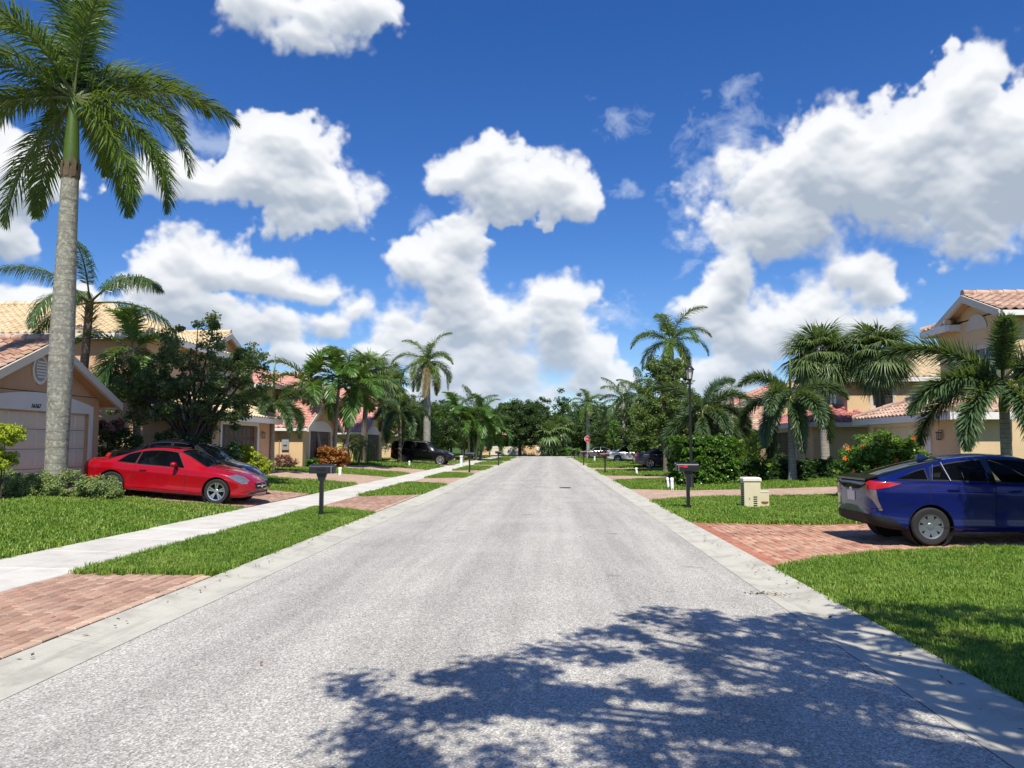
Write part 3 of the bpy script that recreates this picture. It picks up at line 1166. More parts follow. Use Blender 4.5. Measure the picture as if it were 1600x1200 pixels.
KINDS_P = {
    # L, leaflets a side, leaflet length, V angles, bend, sag, width, start, fwd
    'royal': dict(L=3.7, n=125, ll=.88, beta=(42, 10, 28, -12), bend=112, sag=.75, wid=.026, s0=.10, mat=L_ROYAL),
    'foxtail': dict(L=2.5, n=250, ll=.55, beta=(70, 20, -30, -75, 45, -5), bend=105, sag=.30, wid=.027, s0=.12, mat=L_FOX),
    'queen': dict(L=3.5, n=115, ll=.85, beta=(25, -10), bend=85, sag=1.9, wid=.020, s0=.18, mat=L_QUEEN),
    'adonidia': dict(L=2.1, n=60, ll=.72, beta=(34, 22), bend=105, sag=.65, wid=.032, s0=.12, mat=L_ADON),
    'pygmy': dict(L=1.25, n=50, ll=.30, beta=(25, 12), bend=100, sag=.35, wid=.012, s0=.08, mat=L_ADON),
    'areca': dict(L=1.9, n=42, ll=.55, beta=(38, 28), bend=70, sag=.35, wid=.018, s0=.2, mat=L_ARECA),
}
FROND_CACHE = {}


def frond_mesh(kind, elev, seed=0, lod=1.0, bend=None, dry=False):
    key = (kind, round(elev), seed, lod, bend, dry)
    if key in FROND_CACHE:
        return FROND_CACHE[key]
    k = KINDS_P[kind]
    r = random.Random(hash(key) & 0xffff if False else int(elev * 13 + seed * 101 + len(kind) * 7))
    L, n, ll = k['L'], max(12, int(k['n'] * lod)), k['ll']
    wid = k['wid'] / (lod ** .8)
    bd = R(bend if bend is not None else k['bend'] * (.55 + .45 * math.cos(R(max(-40, min(70, elev))))))
    M_ = 14
    pts = [Vector((0, 0, 0))]
    ang = []
    for i in range(M_ + 1):
        a = R(elev) - bd * (i / M_) ** 1.5
        a = max(a, R(-86))
        ang.append(a)
        if i:
            st = L / M_
            pts.append(pts[-1] + Vector((math.cos(a), 0, math.sin(a))) * st)
    m = MB()
    m.mi = 1
    m.tube(pts, [.032 * L / 3 * (1 - .85 * i / M_) + .004 for i in range(M_ + 1)], 5, cap=False)
    m.mi = 0
    betas = k['beta']
    g = Vector((0, 0, -1))
    for q in range(n):
        s = k['s0'] + (1 - k['s0']) * (q + .5) / n
        fi = s * M_
        i = min(M_ - 1, int(fi)); t_ = fi - i
        p = pts[i].lerp(pts[i + 1], t_)
        a = ang[i] + (ang[min(M_, i + 1)] - ang[i]) * t_
        T = Vector((math.cos(a), 0, math.sin(a)))
        U_ = Vector((-math.sin(a), 0, math.cos(a)))
        prof = math.sin(math.pi * min(1, (s - k['s0']) / (1 - k['s0']) * .86 + .14)) ** .55
        for sd_ in (-1, 1):
            be = R(betas[(q + (sd_ > 0)) % len(betas)] + r.uniform(-9, 9))
            al = R(62 - 30 * s + r.uniform(-6, 6))
            Lv = Vector((0, sd_, 0))
            d = T * math.cos(al) + (Lv * math.cos(be) + U_ * math.sin(be)) * math.sin(al)
            ln = ll * prof * r.uniform(.85, 1.1)
            sag = k['sag'] * r.uniform(.7, 1.3)
            p1 = p + (d + g * sag * .18).normalized() * ln * .45
            p2 = p1 + (d + g * sag * .9).normalized() * ln * .55
            wv = d.cross(U_ if abs(d.dot(U_)) < .8 else T).normalized() * wid
            wv = (wv + U_ * wid * r.uniform(-.6, .6)) * .8
            m.poly((p - wv * .5, p + wv * .5, p1 + wv, p1 - wv))
            m.poly((p1 - wv, p1 + wv, p2))
    me = m.mesh('frond', [L_DRY if dry else k['mat'], M_RACHIS])
    FROND_CACHE[key] = me
    return me


def fan_mesh(elev, seed=0, lod=1.0, pet=.85, rad=1.08):
    key = ('fan', round(elev), seed, lod, pet, rad)
    if key in FROND_CACHE:
        return FROND_CACHE[key]
    r = random.Random(seed * 31 + int(elev))
    m = MB()
    n = max(14, int(44 * lod))
    e = R(elev)
    pts = []
    p = Vector((0, 0, 0))
    for i in range(6):
        a = e - R(38) * (i / 5) ** 1.4
        pts.append(p.copy())
        p = p + Vector((math.cos(a), 0, math.sin(a))) * pet / 5
    m.mi = 1
    m.tube(pts, [.022, .018, .016, .014, .013, .012], 5, cap=False)
    m.mi = 0
    a = e - R(38)
    T = Vector((math.cos(a), 0, math.sin(a))); U_ = Vector((-math.sin(a), 0, math.cos(a))); Lv = Vector((0, 1, 0))
    c = pts[-1]
    g = Vector((0, 0, -1))
    for q in range(n):
        th = R(-150 + 300 * (q + .5) / n + r.uniform(-3, 3))
        d = (T * math.cos(th) + Lv * math.sin(th) - U_ * .28 * abs(math.sin(th)) + U_ * .15).normalized()
        ln = rad * (.72 + .28 * math.cos(th * .5)) * r.uniform(.9, 1.08)
        wv = d.cross(U_).normalized() * (.9 * ln * math.pi * 300 / 360 / n * .62)
        p1 = c + d * ln * .55
        p2 = c + (d + g * .10).normalized() * ln * .72
        p3 = p2 + (d + g * r.uniform(.2, 1.1)).normalized() * ln * .42
        m.poly((c, p1 + wv, p2 + wv * .55, p2 - wv * .55, p1 - wv))
        m.poly((p2 - wv * .5, p2 + wv * .5, p3))
    me = m.mesh('frond', [L_SABAL, M_RACHIS])
    FROND_CACHE[key] = me
    return me


def trunk_obj(root, path, rads, mat, n=14):
    m = MB()
    m.tube(path, rads, n)
    return m.build('trunk', mat, root, smooth=True)


def bez(pts, n):
    """smooth path through points (Catmull-Rom)"""
    pts = [Vector(p) for p in pts]
    P = [pts[0]] + pts + [pts[-1]]
    out = []
    for i in range(len(pts) - 1):
        a, b_, c, d = P[i:i + 4]
        for k in range(n):
            t = k / n
            out.append(.5 * ((2 * b_) + (c - a) * t + (2 * a - 5 * b_ + 4 * c - d) * t * t + (3 * b_ - a - 3 * c + d) * t ** 3))
    out.append(pts[-1])
    return out


def crown_fronds(root, kind, top, n, e_hi, e_lo, lod, scale=1.0, seed=0, spear=True, az0=0., hand=None, dry=0):
    r = random.Random(seed)
    for i in range(n):
        f = i / max(1, n - 1)
        el_ = e_hi + (e_lo - e_hi) * f ** .9 + r.uniform(-7, 7)
        el_ = round(el_ / 12) * 12
        az_ = az0 + i * 2.39996 + r.uniform(-.25, .25)
        if kind == 'fan':
            me = fan_mesh(el_, i % 2, lod)
        else:
            me = frond_mesh(kind, el_, i % 2, lod, dry=(i >= n - dry))
        rr = .10 * scale * max(0, math.cos(R(el_)))
        link('frond', me, root, (top[0] + rr * math.cos(az_), top[1] + rr * math.sin(az_), top[2] - .12 * f), (r.uniform(-.12, .12), 0, az_), scale * r.uniform(.88, 1.08))
    if hand:
        for (az_, el_, bd, sc_) in hand:
            link('frond', frond_mesh(kind, el_, 1, lod, bd), root, top, (0, 0, az_), sc_ * scale)


def palm(name, label, kind, base, height, r0, r1, lod=1.0, fscale=1.0, n=15, lean=(0, 0), shaft=0., mat=None, e_hi=78, e_lo=-28, group=None,
         seed=0, bulge=0., hand=None, shaft_r=None, spear=0., boots=False, dry=0):
    """a palm: trunk, crownshaft, spear leaf, fronds"""
    x, y = base[0], base[1]
    z0 = base[2] if len(base) > 2 else zg(x, y)
    root = thing(name, label, 'palm tree', (x, y, z0 - .04), 0, group)
    H = height
    path = bez([(0, 0, 0), (lean[0] * .25, lean[1] * .25, H * .35), (lean[0] * .65, lean[1] * .65, H * .7), (lean[0], lean[1], H)], 9)
    rads = []
    for i, p_ in enumerate(path):
        t = i / (len(path) - 1)
        rr = r0 + (r1 - r0) * t
        rr *= 1 + .38 * math.exp(-t * H / .30)
        rr *= 1 + bulge * math.exp(-((t - .45) / .25) ** 2)
        rads.append(rr)
    mat = mat or M_TR_RING
    trunk_obj(root, path, rads, mat)
    top = Vector((lean[0], lean[1], H))
    if boots:
        bm_ = MB()
        rr_ = random.Random(seed + 5)
        for k in range(46):
            t = rr_.random()
            a = rr_.uniform(0, 6.28)
            zc = H - .05 - t * 1.1
            rr0 = r1 * 1.02
            p0 = Vector((lean[0] + rr0 * math.cos(a), lean[1] + rr0 * math.sin(a), zc))
            o_ = Vector((math.cos(a), math.sin(a), .75)).normalized()
            s_ = Vector((-math.sin(a), math.cos(a), 0)) * .05
            bm_.poly((p0 - s_, p0 + s_, p0 + o_ * .34 + s_ * .3, p0 + o_ * .34 - s_ * .3))
        bm_.build('leaf_bases', L_DRY, root)
    if shaft:
        m = MB()
        sr = shaft_r or r1
        sp = [top + Vector((0, 0, -.05)), top + Vector((0, 0, shaft * .12)), top + Vector((0, 0, shaft * .5)), top + Vector((0, 0, shaft * .85)), top + Vector((0, 0, shaft))]
        m.tube(sp, [sr * 1.02, sr * 1.10, sr * .92, sr * .66, sr * .5], 14)
        m.build('crownshaft', M_SHAFT, root, smooth=True)
        top = top + Vector((0, 0, shaft))
    if spear:
        m = MB()
        m.tube([top, top + Vector((.02, 0, spear * .5)), top + Vector((.05, .02, spear))], [.045, .06, .008], 6)
        m.build('spear_leaf', M_SHAFT, root, smooth=True)
    crown_fronds(root, kind, top, n, e_hi, e_lo, lod, fscale, seed, hand=hand, az0=seed * 1.3, dry=dry)
    return root


# ================================================================== broad-leaved crowns, shrubs, hedges
def leaf_quads(C, Nn, ln, wd, r):
    """a folded leaf blade at each point: (n,3) centres and normals -> verts, faces"""
    n = len(C)
    t = r.normal(size=(n, 3))
    t -= (t * Nn).sum(1, keepdims=True) * Nn
    t /= np.linalg.norm(t, axis=1, keepdims=True) + 1e-9
    b_ = np.cross(Nn, t)
    L = ln * r.uniform(.7, 1.25, (n, 1)); W = wd * r.uniform(.75, 1.2, (n, 1))
    v = np.stack([C - t * L * .5, C + b_ * W * .5 + Nn * W * .12, C + t * L * .5, C - b_ * W * .5 + Nn * W * .12], 1).reshape(-1, 3)
    f = np.arange(4 * n).reshape(n, 4)
    return v, f


def leafage(root_name, parent, mat, clumps, per, crad, ln, wd, seed=0, up=.5, out_c=None):
    """leaves in many small clumps; clumps: (n,3) twig ends"""
    r = np.random.default_rng(seed)
    per = int(per * 2.3); ln *= 1.15; wd *= 1.3
    K = len(clumps)
    idx = np.repeat(np.arange(K), per)
    sz = crad * r.uniform(.6, 1.3, (K, 1))
    off = r.normal(size=(len(idx), 3))
    off /= np.linalg.norm(off, axis=1, keepdims=True)
    off *= (r.random((len(idx), 1)) ** .55)
    off[:, 2] *= .75
    C = clumps[idx] + off * sz[idx]
    Nn = off * .6 + r.normal(size=off.shape) * .55 + np.array([0, 0, up])
    Nn /= np.linalg.norm(Nn, axis=1, keepdims=True) + 1e-9
    v, f = leaf_quads(C, Nn, ln, wd, r)
    return link(root_name, tri_mesh(root_name, v, f, mat), parent)


def shell_points(ells, n, r, inner=.45, zcut=None):
    """points spread through the outer part of a union of ellipsoids"""
    w_ = np.array([e[3] * e[4] + e[4] * e[5] + e[3] * e[5] for e in ells]); w_ /= w_.sum()
    out = []
    for k in range(n):
        while True:
            e = ells[r.choice(len(ells), p=w_)]
            d = r.normal(size=3); d /= np.linalg.norm(d)
            q = inner + (1 - inner) * r.random() ** .6
            p_ = np.array(e[:3]) + d * np.array(e[3:6]) * q
            if zcut is None or p_[2] > zcut:
                break
        out.append(p_)
    return np.array(out)


def tree(name, label, base, trunk_h, trunk_r, ells, mat, n_clump=130, per=45, crad=.38, ln=.11, wd=.06, seed=0, bark=None, limbs=9, group=None, cat='tree',
         forks=1, inner=.45, lean=(0, 0), extra=None, up=.5):
    x, y = base[0], base[1]
    z0 = base[2] if len(base) > 2 else zg(x, y)
    root = thing(name, label, cat, (x, y, z0 - .05), 0, group)
    r = np.random.default_rng(seed)
    cl = shell_points(ells, n_clump, r, inner)
    m = MB()
    for k in range(forks):
        a = 6.28 * k / forks + seed
        off = Vector((math.cos(a), math.sin(a), 0)) * (trunk_r * 1.2 if forks > 1 else 0)
        fx = Vector((math.cos(a), math.sin(a), 0)) * (trunk_h * .22 if forks > 1 else 0)
        tp = Vector((lean[0], lean[1], trunk_h)) + fx
        m.tube(bez([off, off * 1.5 + fx * .3 + Vector((lean[0] * .4, lean[1] * .4, trunk_h * .5)), tp], 6),
               [trunk_r * (1.35 if q == 0 else 1) * (1 - .4 * q / 12) for q in range(13)], 9)
        pick = r.choice(len(cl), size=min(limbs, len(cl)), replace=False)
        for q in pick:
            e_ = Vector(cl[q])
            mid = tp.lerp(e_, .5) + Vector((0, 0, .18 * (e_ - tp).length * .4))
            m.tube(bez([tp - Vector((0, 0, trunk_h * .12)), mid, e_], 5), [trunk_r * .55 * (1 - .85 * q2 / 10) for q2 in range(11)], 6, cap=False)
    m.build('trunk', bark or M_BARK, root, smooth=True)
    leafage('crown', root, mat, cl, per, crad, ln, wd, seed, up)
    return root


def box_clumps(x0, x1, y0, y1, z0, z1, n, r, jit=.06):
    """points in the outer layer of a clipped block"""
    p_ = r.random((n, 3)) * np.array([x1 - x0, y1 - y0, z1 - z0]) + np.array([x0, y0, z0])
    face = r.choice(4, size=n, p=[.38, .14, .14, .34])
    p_[face == 0, 1] = y0; p_[face == 1, 0] = x0; p_[face == 2, 0] = x1; p_[face == 3, 2] = z1
    return p_ + r.normal(size=p_.shape) * jit


def hedge(name, label, x0, x1, y0, y1, h, mat, n=260, per=26, crad=.16, ln=.075, wd=.05, seed=0, jit=.05, core=.14, group=None, cat='hedge', zb=.06):
    cxm, cym = (x0 + x1) / 2, (y0 + y1) / 2
    root = thing(name, label, cat, (cxm, cym, zg(cxm) - .03), 0, group)
    r = np.random.default_rng(seed)
    hx, hy = (x1 - x0) / 2, (y1 - y0) / 2
    m = MB()
    for k in range(40):
        a, b_ = r.uniform(-hx, hx) * .85, r.uniform(-hy, hy) * .8
        m.tube([(a * .8, b_ * .8, 0), (a, b_, h * .5), (a + r.normal() * .1, b_ + r.normal() * .1, h * .85)], [.02, .014, .006], 5, cap=False)
    m.build('stems', M_BARK_D, root)
    cl = np.concatenate([box_clumps(-hx, hx, -hy, hy, zb, h, n, r, jit), r.uniform((-hx * .9, -hy * .9, zb), (hx * .9, hy * .9, h * .92), (int(n * .45), 3))])
    leafage('foliage', root, mat, cl, per, crad, ln, wd, seed)
    return root


def shrub(name, label, base, ells, mat, n_clump=70, per=30, crad=.16, ln=.06, wd=.035, seed=0, cat='shrub', group=None, flowers=None, up=.5, stems=14, inner=.35):
    x, y = base[0], base[1]
    root = thing(name, label, cat, (x, y, (base[2] if len(base) > 2 else zg(x, y)) - .03), 0, group)
    r = np.random.default_rng(seed)
    cl = shell_points(ells, n_clump, r, inner, zcut=.03)
    m = MB()
    for q in r.choice(len(cl), size=min(stems, len(cl)), replace=False):
        e_ = Vector(cl[q])
        m.tube([(e_.x * .15, e_.y * .15, 0), (e_.x * .55, e_.y * .55, e_.z * .6), e_], [.022, .014, .005], 5, cap=False)
    m.build('stems', M_BARK_D, root)
    leafage('foliage', root, mat, cl, per, crad, ln, wd, seed, up)
    if flowers:
        fm, nf, fr = flowers
        tgt = _toward(x, y)
        me = flower_mesh(fm, fr)
        k = 0
        for q in r.permutation(len(cl)):
            e_ = Vector(cl[q])
            if k >= nf: break
            if e_.normalized().dot(tgt) < .15: continue
            d_ = (tgt + Vector((r.normal() * .4, r.normal() * .4, .3))).normalized()
            link('flower', me, root, e_ + d_ * crad * 1.1, d_.to_track_quat('Z', 'Y').to_euler())
            k += 1
    return root


def _toward(x, y):
    d = Vector((-x, -y, .6)); d.normalize()
    return d


def flower_mesh(mat, rad):
    m = MB()
    for k in range(5):
        a = 2 * math.pi * k / 5
        d = Vector((math.cos(a), math.sin(a), 0)); s_ = Vector((-math.sin(a), math.cos(a), 0))
        m.poly((Vector((0, 0, -.01)), d * rad * .55 - s_ * rad * .36 + Vector((0, 0, .02)), d * rad + Vector((0, 0, .0)), d * rad * .55 + s_ * rad * .36 + Vector((0, 0, .02))))
    m.tube([(0, 0, 0), (0, 0, rad * .8)], [rad * .08, rad * .10], 6)
    return m.mesh('flower', mat)
# ================================================================== houses
M_GLASS_H = plain('window_glass', (.03, .035, .04), .06, .2, 3, spec=.8)
M_DOOR_W = plain('garage_door_white', (.74, .665, .53), .5, .04, 3)
M_DOOR_B = plain('garage_door_brown', (.085, .06, .048), .5, .12, 3)
M_GREY = plain('grey_metal', (.35, .36, .36), .45, .08, 5, metal=.2)
M_LAMP_G = plain('lantern_glass', (.55, .55, .5), .2, .05)
TILE_SETS = {
    'terracotta': [(.40, .24, .16), (.54, .36, .26), (.33, .19, .14), (.60, .44, .34)],
    'cream': [(.58, .46, .28), (.68, .56, .37), (.52, .40, .24), (.72, .62, .44)],
    'pink': [(.56, .28, .225), (.64, .36, .29), (.48, .22, .18), (.68, .44, .37)],
    'brown': [(.44, .28, .20), (.57, .40, .30), (.35, .21, .15), (.64, .49, .39)],
    'plum': [(.42, .15, .14), (.50, .21, .19), (.34, .12, .12), (.55, .29, .26)],
}
M_TILE = {k: tile_mat('tiles_' + k, v) for k, v in TILE_SETS.items()}
M_TILE_OBJ = {k: tile_mat('tile_' + k, TILE_SETS[k], True) for k in ('terracotta', 'brown')}
STUCCO = {
    'tan': stucco('stucco_tan', (.56, .36, .225)), 'peach': stucco('stucco_peach', (.62, .42, .26)), 'cream': stucco('stucco_cream', (.66, .47, .27)),
    'yellow': stucco('stucco_yellow', (.70, .60, .25)), 'beige': stucco('stucco_beige', (.64, .48, .295)), 'buff': stucco('stucco_buff', (.64, .49, .31)),
}
TW, TE = .30, .34        # tile width and course exposure


def wave(u, amp=.05):
    t = (u / TW) % 1.0
    return amp * (math.sin(math.pi * t / .62) if t < .62 else -.22 * math.sin(math.pi * (t - .62) / .38))


class House:
    def __init__(s, side, Y0, front, zf, label, wall, tiles, group=None, res=4):
        s.s, s.Y0, s.front, s.zf = side, Y0, front, zf
        s.root = thing('house', label, 'house', (side * front, Y0, zf), 0, group)
        s.wm, s.tm, s.tk, s.res = STUCCO[wall], M_TILE[tiles], tiles, res

    def p(s, u, v, z):
        return (s.s * v, u, z)

    def wp(s, u, v, z):
        return (s.s * (s.front + v), s.Y0 + u, s.zf + z)

    def add(s, m, name, mat, parent=None, **kw):
        return m.build(name, mat, parent or s.root, recalc=True, **kw)

    def bx(s, m, u0, u1, v0, v1, z0, z1):
        x0, x1 = sorted((s.s * v0, s.s * v1))
        m.box(x0, x1, min(u0, u1), max(u0, u1), z0, z1)

    def cells(s, a0, a1, z0, z1, ops):
        A = sorted({a0, a1, *[q for o in ops for q in o[:2]]})
        Z = sorted({z0, z1, *[q for o in ops for q in o[2:4]]})
        for p0, p1 in zip(A, A[1:]):
            for q0, q1 in zip(Z, Z[1:]):
                cxm, cz = (p0 + p1) / 2, (q0 + q1) / 2
                if not any(o[0] < cxm < o[1] and o[2] < cz < o[3] for o in ops):
                    yield p0, p1, q0, q1

    def walls(s, u0, u1, v0, v1, h, front=(), near=(), z0=-.6, t=.2, name='wall'):
        m = MB()
        for a, b_, c, d in s.cells(u0, u1, z0, h, list(front)):
            s.bx(m, a, b_, v0, v0 + t, c, d)
        for a, b_, c, d in s.cells(v0 + t, v1, z0, h, list(near)):
            s.bx(m, u0, u0 + t, a, b_, c, d)
        s.bx(m, u1 - t, u1, v0 + t, v1, z0, h)
        s.bx(m, u0 + t, u1 - t, v1 - t, v1, z0, h)
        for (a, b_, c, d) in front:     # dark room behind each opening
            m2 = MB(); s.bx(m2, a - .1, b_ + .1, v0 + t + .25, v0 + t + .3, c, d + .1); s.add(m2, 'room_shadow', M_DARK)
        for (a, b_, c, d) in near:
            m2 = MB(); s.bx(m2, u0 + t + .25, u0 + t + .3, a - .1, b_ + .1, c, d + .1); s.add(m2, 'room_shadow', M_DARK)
        me = m.mesh(name, s.wm)
        return link(name, me, s.root)

    # ---------------------------------------------------------------- roofs
    def slope(s, A, B, A2, B2, parent, res=None, single=None):
        """tiled slope between eave A-B and top line A2-B2 (house coordinates u, v, z)"""
        res = res or s.res
        A, B, A2, B2 = [Vector(s.p(*q)) for q in (A, B, A2, B2)]
        e = (B - A); Lw = e.length; e.normalize()
        w_ = A2 - A
        f = (w_ - e * w_.dot(e)); Ls = f.length; f.normalize()
        n = e.cross(f)
        if n.z < 0: n = -n
        uA, uB = w_.dot(e), (B2 - A).dot(e)
        rows = max(2, int(round(Ls / TE)))
        te = Ls / rows
        m = MB()
        singles = []
        for j in range(rows):
            t0, t1 = j * te, (j + 1) * te + .03
            tm = (t0 + t1) / 2
            lo, hi = uA * tm / Ls, Lw + (uB - Lw) * tm / Ls
            if hi - lo < .1: continue
            k0 = math.floor(lo / TW * res); k1 = math.ceil(hi / TW * res)
            us = [max(lo, min(hi, k * TW / res)) for k in range(k0, k1 + 1)]
            us = [u for i, u in enumerate(us) if i == 0 or u > us[i - 1] + 1e-4]
            if single:
                c0, c1 = math.ceil(lo / TW), math.floor(hi / TW)
                us_s = [u for u in range(c0, c1) if single(u, j)]
                for u in us_s:
                    singles.append(A + e * (u * TW) + f * t0)
                sset = set(us_s)
            for ua, ub in zip(us, us[1:]):
                if single and int(math.floor((ua + ub) / 2 / TW)) in sset:
                    continue
                wa, wb = wave(ua), wave(ub)
                q = [A + e * ua + f * t0 + n * (wa + .075), A + e * ub + f * t0 + n * (wb + .075),
                     A + e * ub + f * t1 + n * (wb + .035), A + e * ua + f * t1 + n * (wa + .035)]
                m.quad(*q)
                m.quad(q[0] - n * .05, q[1] - n * .05, q[1], q[0])
        if m.v:
            o = link('tile_field', m.mesh('tile_field', s.tm, smooth=35), parent)
            tag(o, kind='stuff')
        if singles:
            me = single_tile(e, f, n, te, M_TILE_OBJ[s.tk])
            for q in singles:
                link('tile', me, parent, q + n * random.uniform(0, .008), (random.uniform(-.008, .008), random.uniform(-.008, .008), random.uniform(-.012, .012)))

    def ridge(s, P, Q, parent, lift=.10):
        P, Q = Vector(s.p(*P)), Vector(s.p(*Q))
        L = (Q - P).length
        k = max(1, int(L / .42))
        m = MB()
        up = Vector((0, 0, lift))
        for i in range(k):
            a, b_ = P.lerp(Q, i / k) + up, P.lerp(Q, (i + 1.08) / k) + up
            m.tube([a, b_], [.125, .10], 8)
        return m.build('ridge_tiles', s.tm, parent, smooth=50)

    def deck(s, polys, parent_name='roof', th=.10):
        """roof boards: closed slabs under the tiles; returns the part"""
        m = MB()
        for P in polys:
            m.prism([s.p(*q) for q in P], (0, 0, -th))
        return s.add(m, parent_name, STUCCO['tan'])

    def fascia(s, P, Q, h=.20, t=.05, mat=None, gutter=False):
        P, Q = Vector(s.p(*P)), Vector(s.p(*Q))
        d = (Q - P); d.z = 0; d.normalize()
        n = Vector((d.y, -d.x, 0)) * t
        m = MB()
        m.prism([P, Q, Q - Vector((0, 0, h)), P - Vector((0, 0, h))], n)
        m.prism([P - n, Q - n, Q - n - Vector((0, 0, h)), P - n - Vector((0, 0, h))], n * .98)
        return s.add(m, 'fascia', mat or M_WHITE)

    def gable_v(s, u0, u1, v0, v1, h, slope, oh=.45, ohv=.45, res=None, single=None, wall_v=None, both=True):
        """gable end to the street; ridge runs back from it"""
        um = (u0 + u1) / 2
        half = um - u0 + oh
        ze = h - slope * oh
        za = ze + slope * half
        a, b_ = v0 - ohv, v1
        rf = s.deck([[(u0 - oh, a, ze), (um, a, za), (um, b_, za), (u0 - oh, b_, ze)], [(um, a, za), (u1 + oh, a, ze), (u1 + oh, b_, ze), (um, b_, za)]])
        s.slope((u0 - oh - .05, a - .02, ze - .02), (u0 - oh - .05, b_, ze - .02), (um, a - .02, za), (um, b_, za), rf, res, single)
        if both:
            s.slope((u1 + oh + .05, a - .02, ze - .02), (u1 + oh + .05, b_, ze - .02), (um, a - .02, za), (um, b_, za), rf, res)
        s.ridge((um, a - .03, za), (um, b_, za), rf)
        # gable wall
        m = MB()
        m.prism([s.p(u0, v0, h - .02), s.p(u1, v0, h - .02), s.p(um, v0, h - .02 + slope * (um - u0) - .12)], Vector(s.p(0, .2, 0)))
        s.add(m, 'gable_wall', s.wm)
        s.fascia((u0 - oh, a - .03, ze + .03), (um, a - .03, za + .03), .24, mat=M_TRIM)  # gable boards darker than the eaves: shade put into their colour
        s.fascia((um, a - .03, za + .03), (u1 + oh, a - .03, ze + .03), .24, mat=M_TRIM)
        s.fascia((u0 - oh - .03, a, ze), (u0 - oh - .03, b_, ze), .16)
        s.fascia((u1 + oh + .03, a, ze), (u1 + oh + .03, b_, ze), .16)
        return rf

    def hip(s, u0, u1, v0, v1, h, slope, oh=.45, res=None, faces='nfb', single=None, back=False):
        """hip roof; ridge along the longer side. faces: n near (-Y), f front (street), b far (+Y)"""
        a, b_, c, d = u0 - oh, u1 + oh, v0 - oh, v1 + (0 if back else oh)
        ze = h - slope * oh * .4
        wu, wv = b_ - a, d - c
        r = min(wu, wv if not back else 2 * wv) / 2
        za = ze + slope * r
        if back:     # leans against a taller wall at v1: ridge runs along u at the wall unless narrow
            r = min(wu / 2, wv); za = ze + slope * r
            R1, R2 = (a + r, c + r, za), (b_ - r, c + r, za)
            T1, T2 = (a + r, d, za), (b_ - r, d, za)
            polys = [[(a, c, ze), (b_, c, ze), R2, R1], [(a, c, ze), R1, T1, (a, d, ze)], [(b_, c, ze), (b_, d, ze), T2, R2]]
            if c + r < d - .05: polys.append([R1, R2, T2, T1])
            rf = s.deck(polys)
            if 'f' in faces: s.slope((a, c, ze), (b_, c, ze), R1, R2, rf, res)
            if 'n' in faces: s.slope((a, c, ze), (a, d, ze), R1, T1, rf, res, single)
            if 'b' in faces: s.slope((b_, c, ze), (b_, d, ze), R2, T2, rf, res)
            s.ridge((a, c, ze), R1, rf); s.ridge((b_, c, ze), R2, rf)
        elif wu >= wv:
            R1, R2 = (a + r, (c + d) / 2, za), (b_ - r, (c + d) / 2, za)
            rf = s.deck([[(a, c, ze), (b_, c, ze), R2, R1], [(a, c, ze), R1, (a, d, ze)], [(b_, c, ze), (b_, d, ze), R2], [(a, d, ze), R1, R2, (b_, d, ze)]])
            if 'f' in faces: s.slope((a, c, ze), (b_, c, ze), R1, R2, rf, res)
            if 'n' in faces: s.slope((a, c, ze), (a, d, ze), R1, R1, rf, res, single)
            if 'b' in faces: s.slope((b_, c, ze), (b_, d, ze), R2, R2, rf, res)
            for P, Q in (((a, c, ze), R1), ((a, d, ze), R1), ((b_, c, ze), R2), (R1, R2)): s.ridge(P, Q, rf)
        else:
            um = (a + b_) / 2
            R1, R2 = (um, c + r, za), (um, d - r, za)
            rf = s.deck([[(a, c, ze), (b_, c, ze), R1], [(a, c, ze), R1, R2, (a, d, ze)], [(b_, c, ze), (b_, d, ze), R2, R1], [(a, d, ze), R2, (b_, d, ze)]])
            if 'f' in faces: s.slope((a, c, ze), (b_, c, ze), R1, R1, rf, res)
            if 'n' in faces: s.slope((a, c, ze), (a, d, ze), R1, R2, rf, res, single)
            if 'b' in faces: s.slope((b_, c, ze), (b_, d, ze), R1, R2, rf, res)
            for P, Q in (((a, c, ze), R1), ((b_, c, ze), R1), (R1, R2)): s.ridge(P, Q, rf)
        s.fascia((a - .02, c, ze + .02), (a - .02, d, ze + .02), .22)
        s.fascia((a, c - .02, ze + .02), (b_, c - .02, ze + .02), .22)
        s.fascia((b_ + .02, c, ze + .02), (b_ + .02, d, ze + .02), .22)
        return rf

    # ---------------------------------------------------------------- openings
    def garage_door(s, u0, u1, z1, v, mat, rows=4, cols=8, z0=0.):
        m = MB(); s.bx(m, u0, u1, v, v + .05, z0, z1)
        d = s.add(m, 'garage_door', mat)
        ph, pw = (z1 - z0) / rows, (u1 - u0) / cols
        pm = MB()
        e = .06
        x_ = -s.s * .018
        pts0 = [(0, e, e), (0, pw - e, e), (0, pw - e, ph - e), (0, e, ph - e)]
        pts1 = [(x_, e + .03, e + .03), (x_, pw - e - .03, e + .03), (x_, pw - e - .03, ph - e - .03), (x_, e + .03, ph - e - .03)]
        for k in range(4):
            q = (k + 1) % 4
            pm.quad(pts0[k], pts0[q], pts1[q], pts1[k])
        pm.poly(pts1)
        me = pm.mesh('panel', mat, recalc=True)
        for i in range(rows):
            for j in range(cols):
                link('panel', me, d, (s.s * v - s.s * .002, u0 + j * pw, z0 + i * ph))
        g_ = MB()
        for i in range(1, rows):
            s.bx(g_, u0 + .01, u1 - .01, v - .004, v - .001, z0 + i * ph - .006, z0 + i * ph + .006)
        s.add(g_, 'panel_gap', M_DARK, d)
        return d

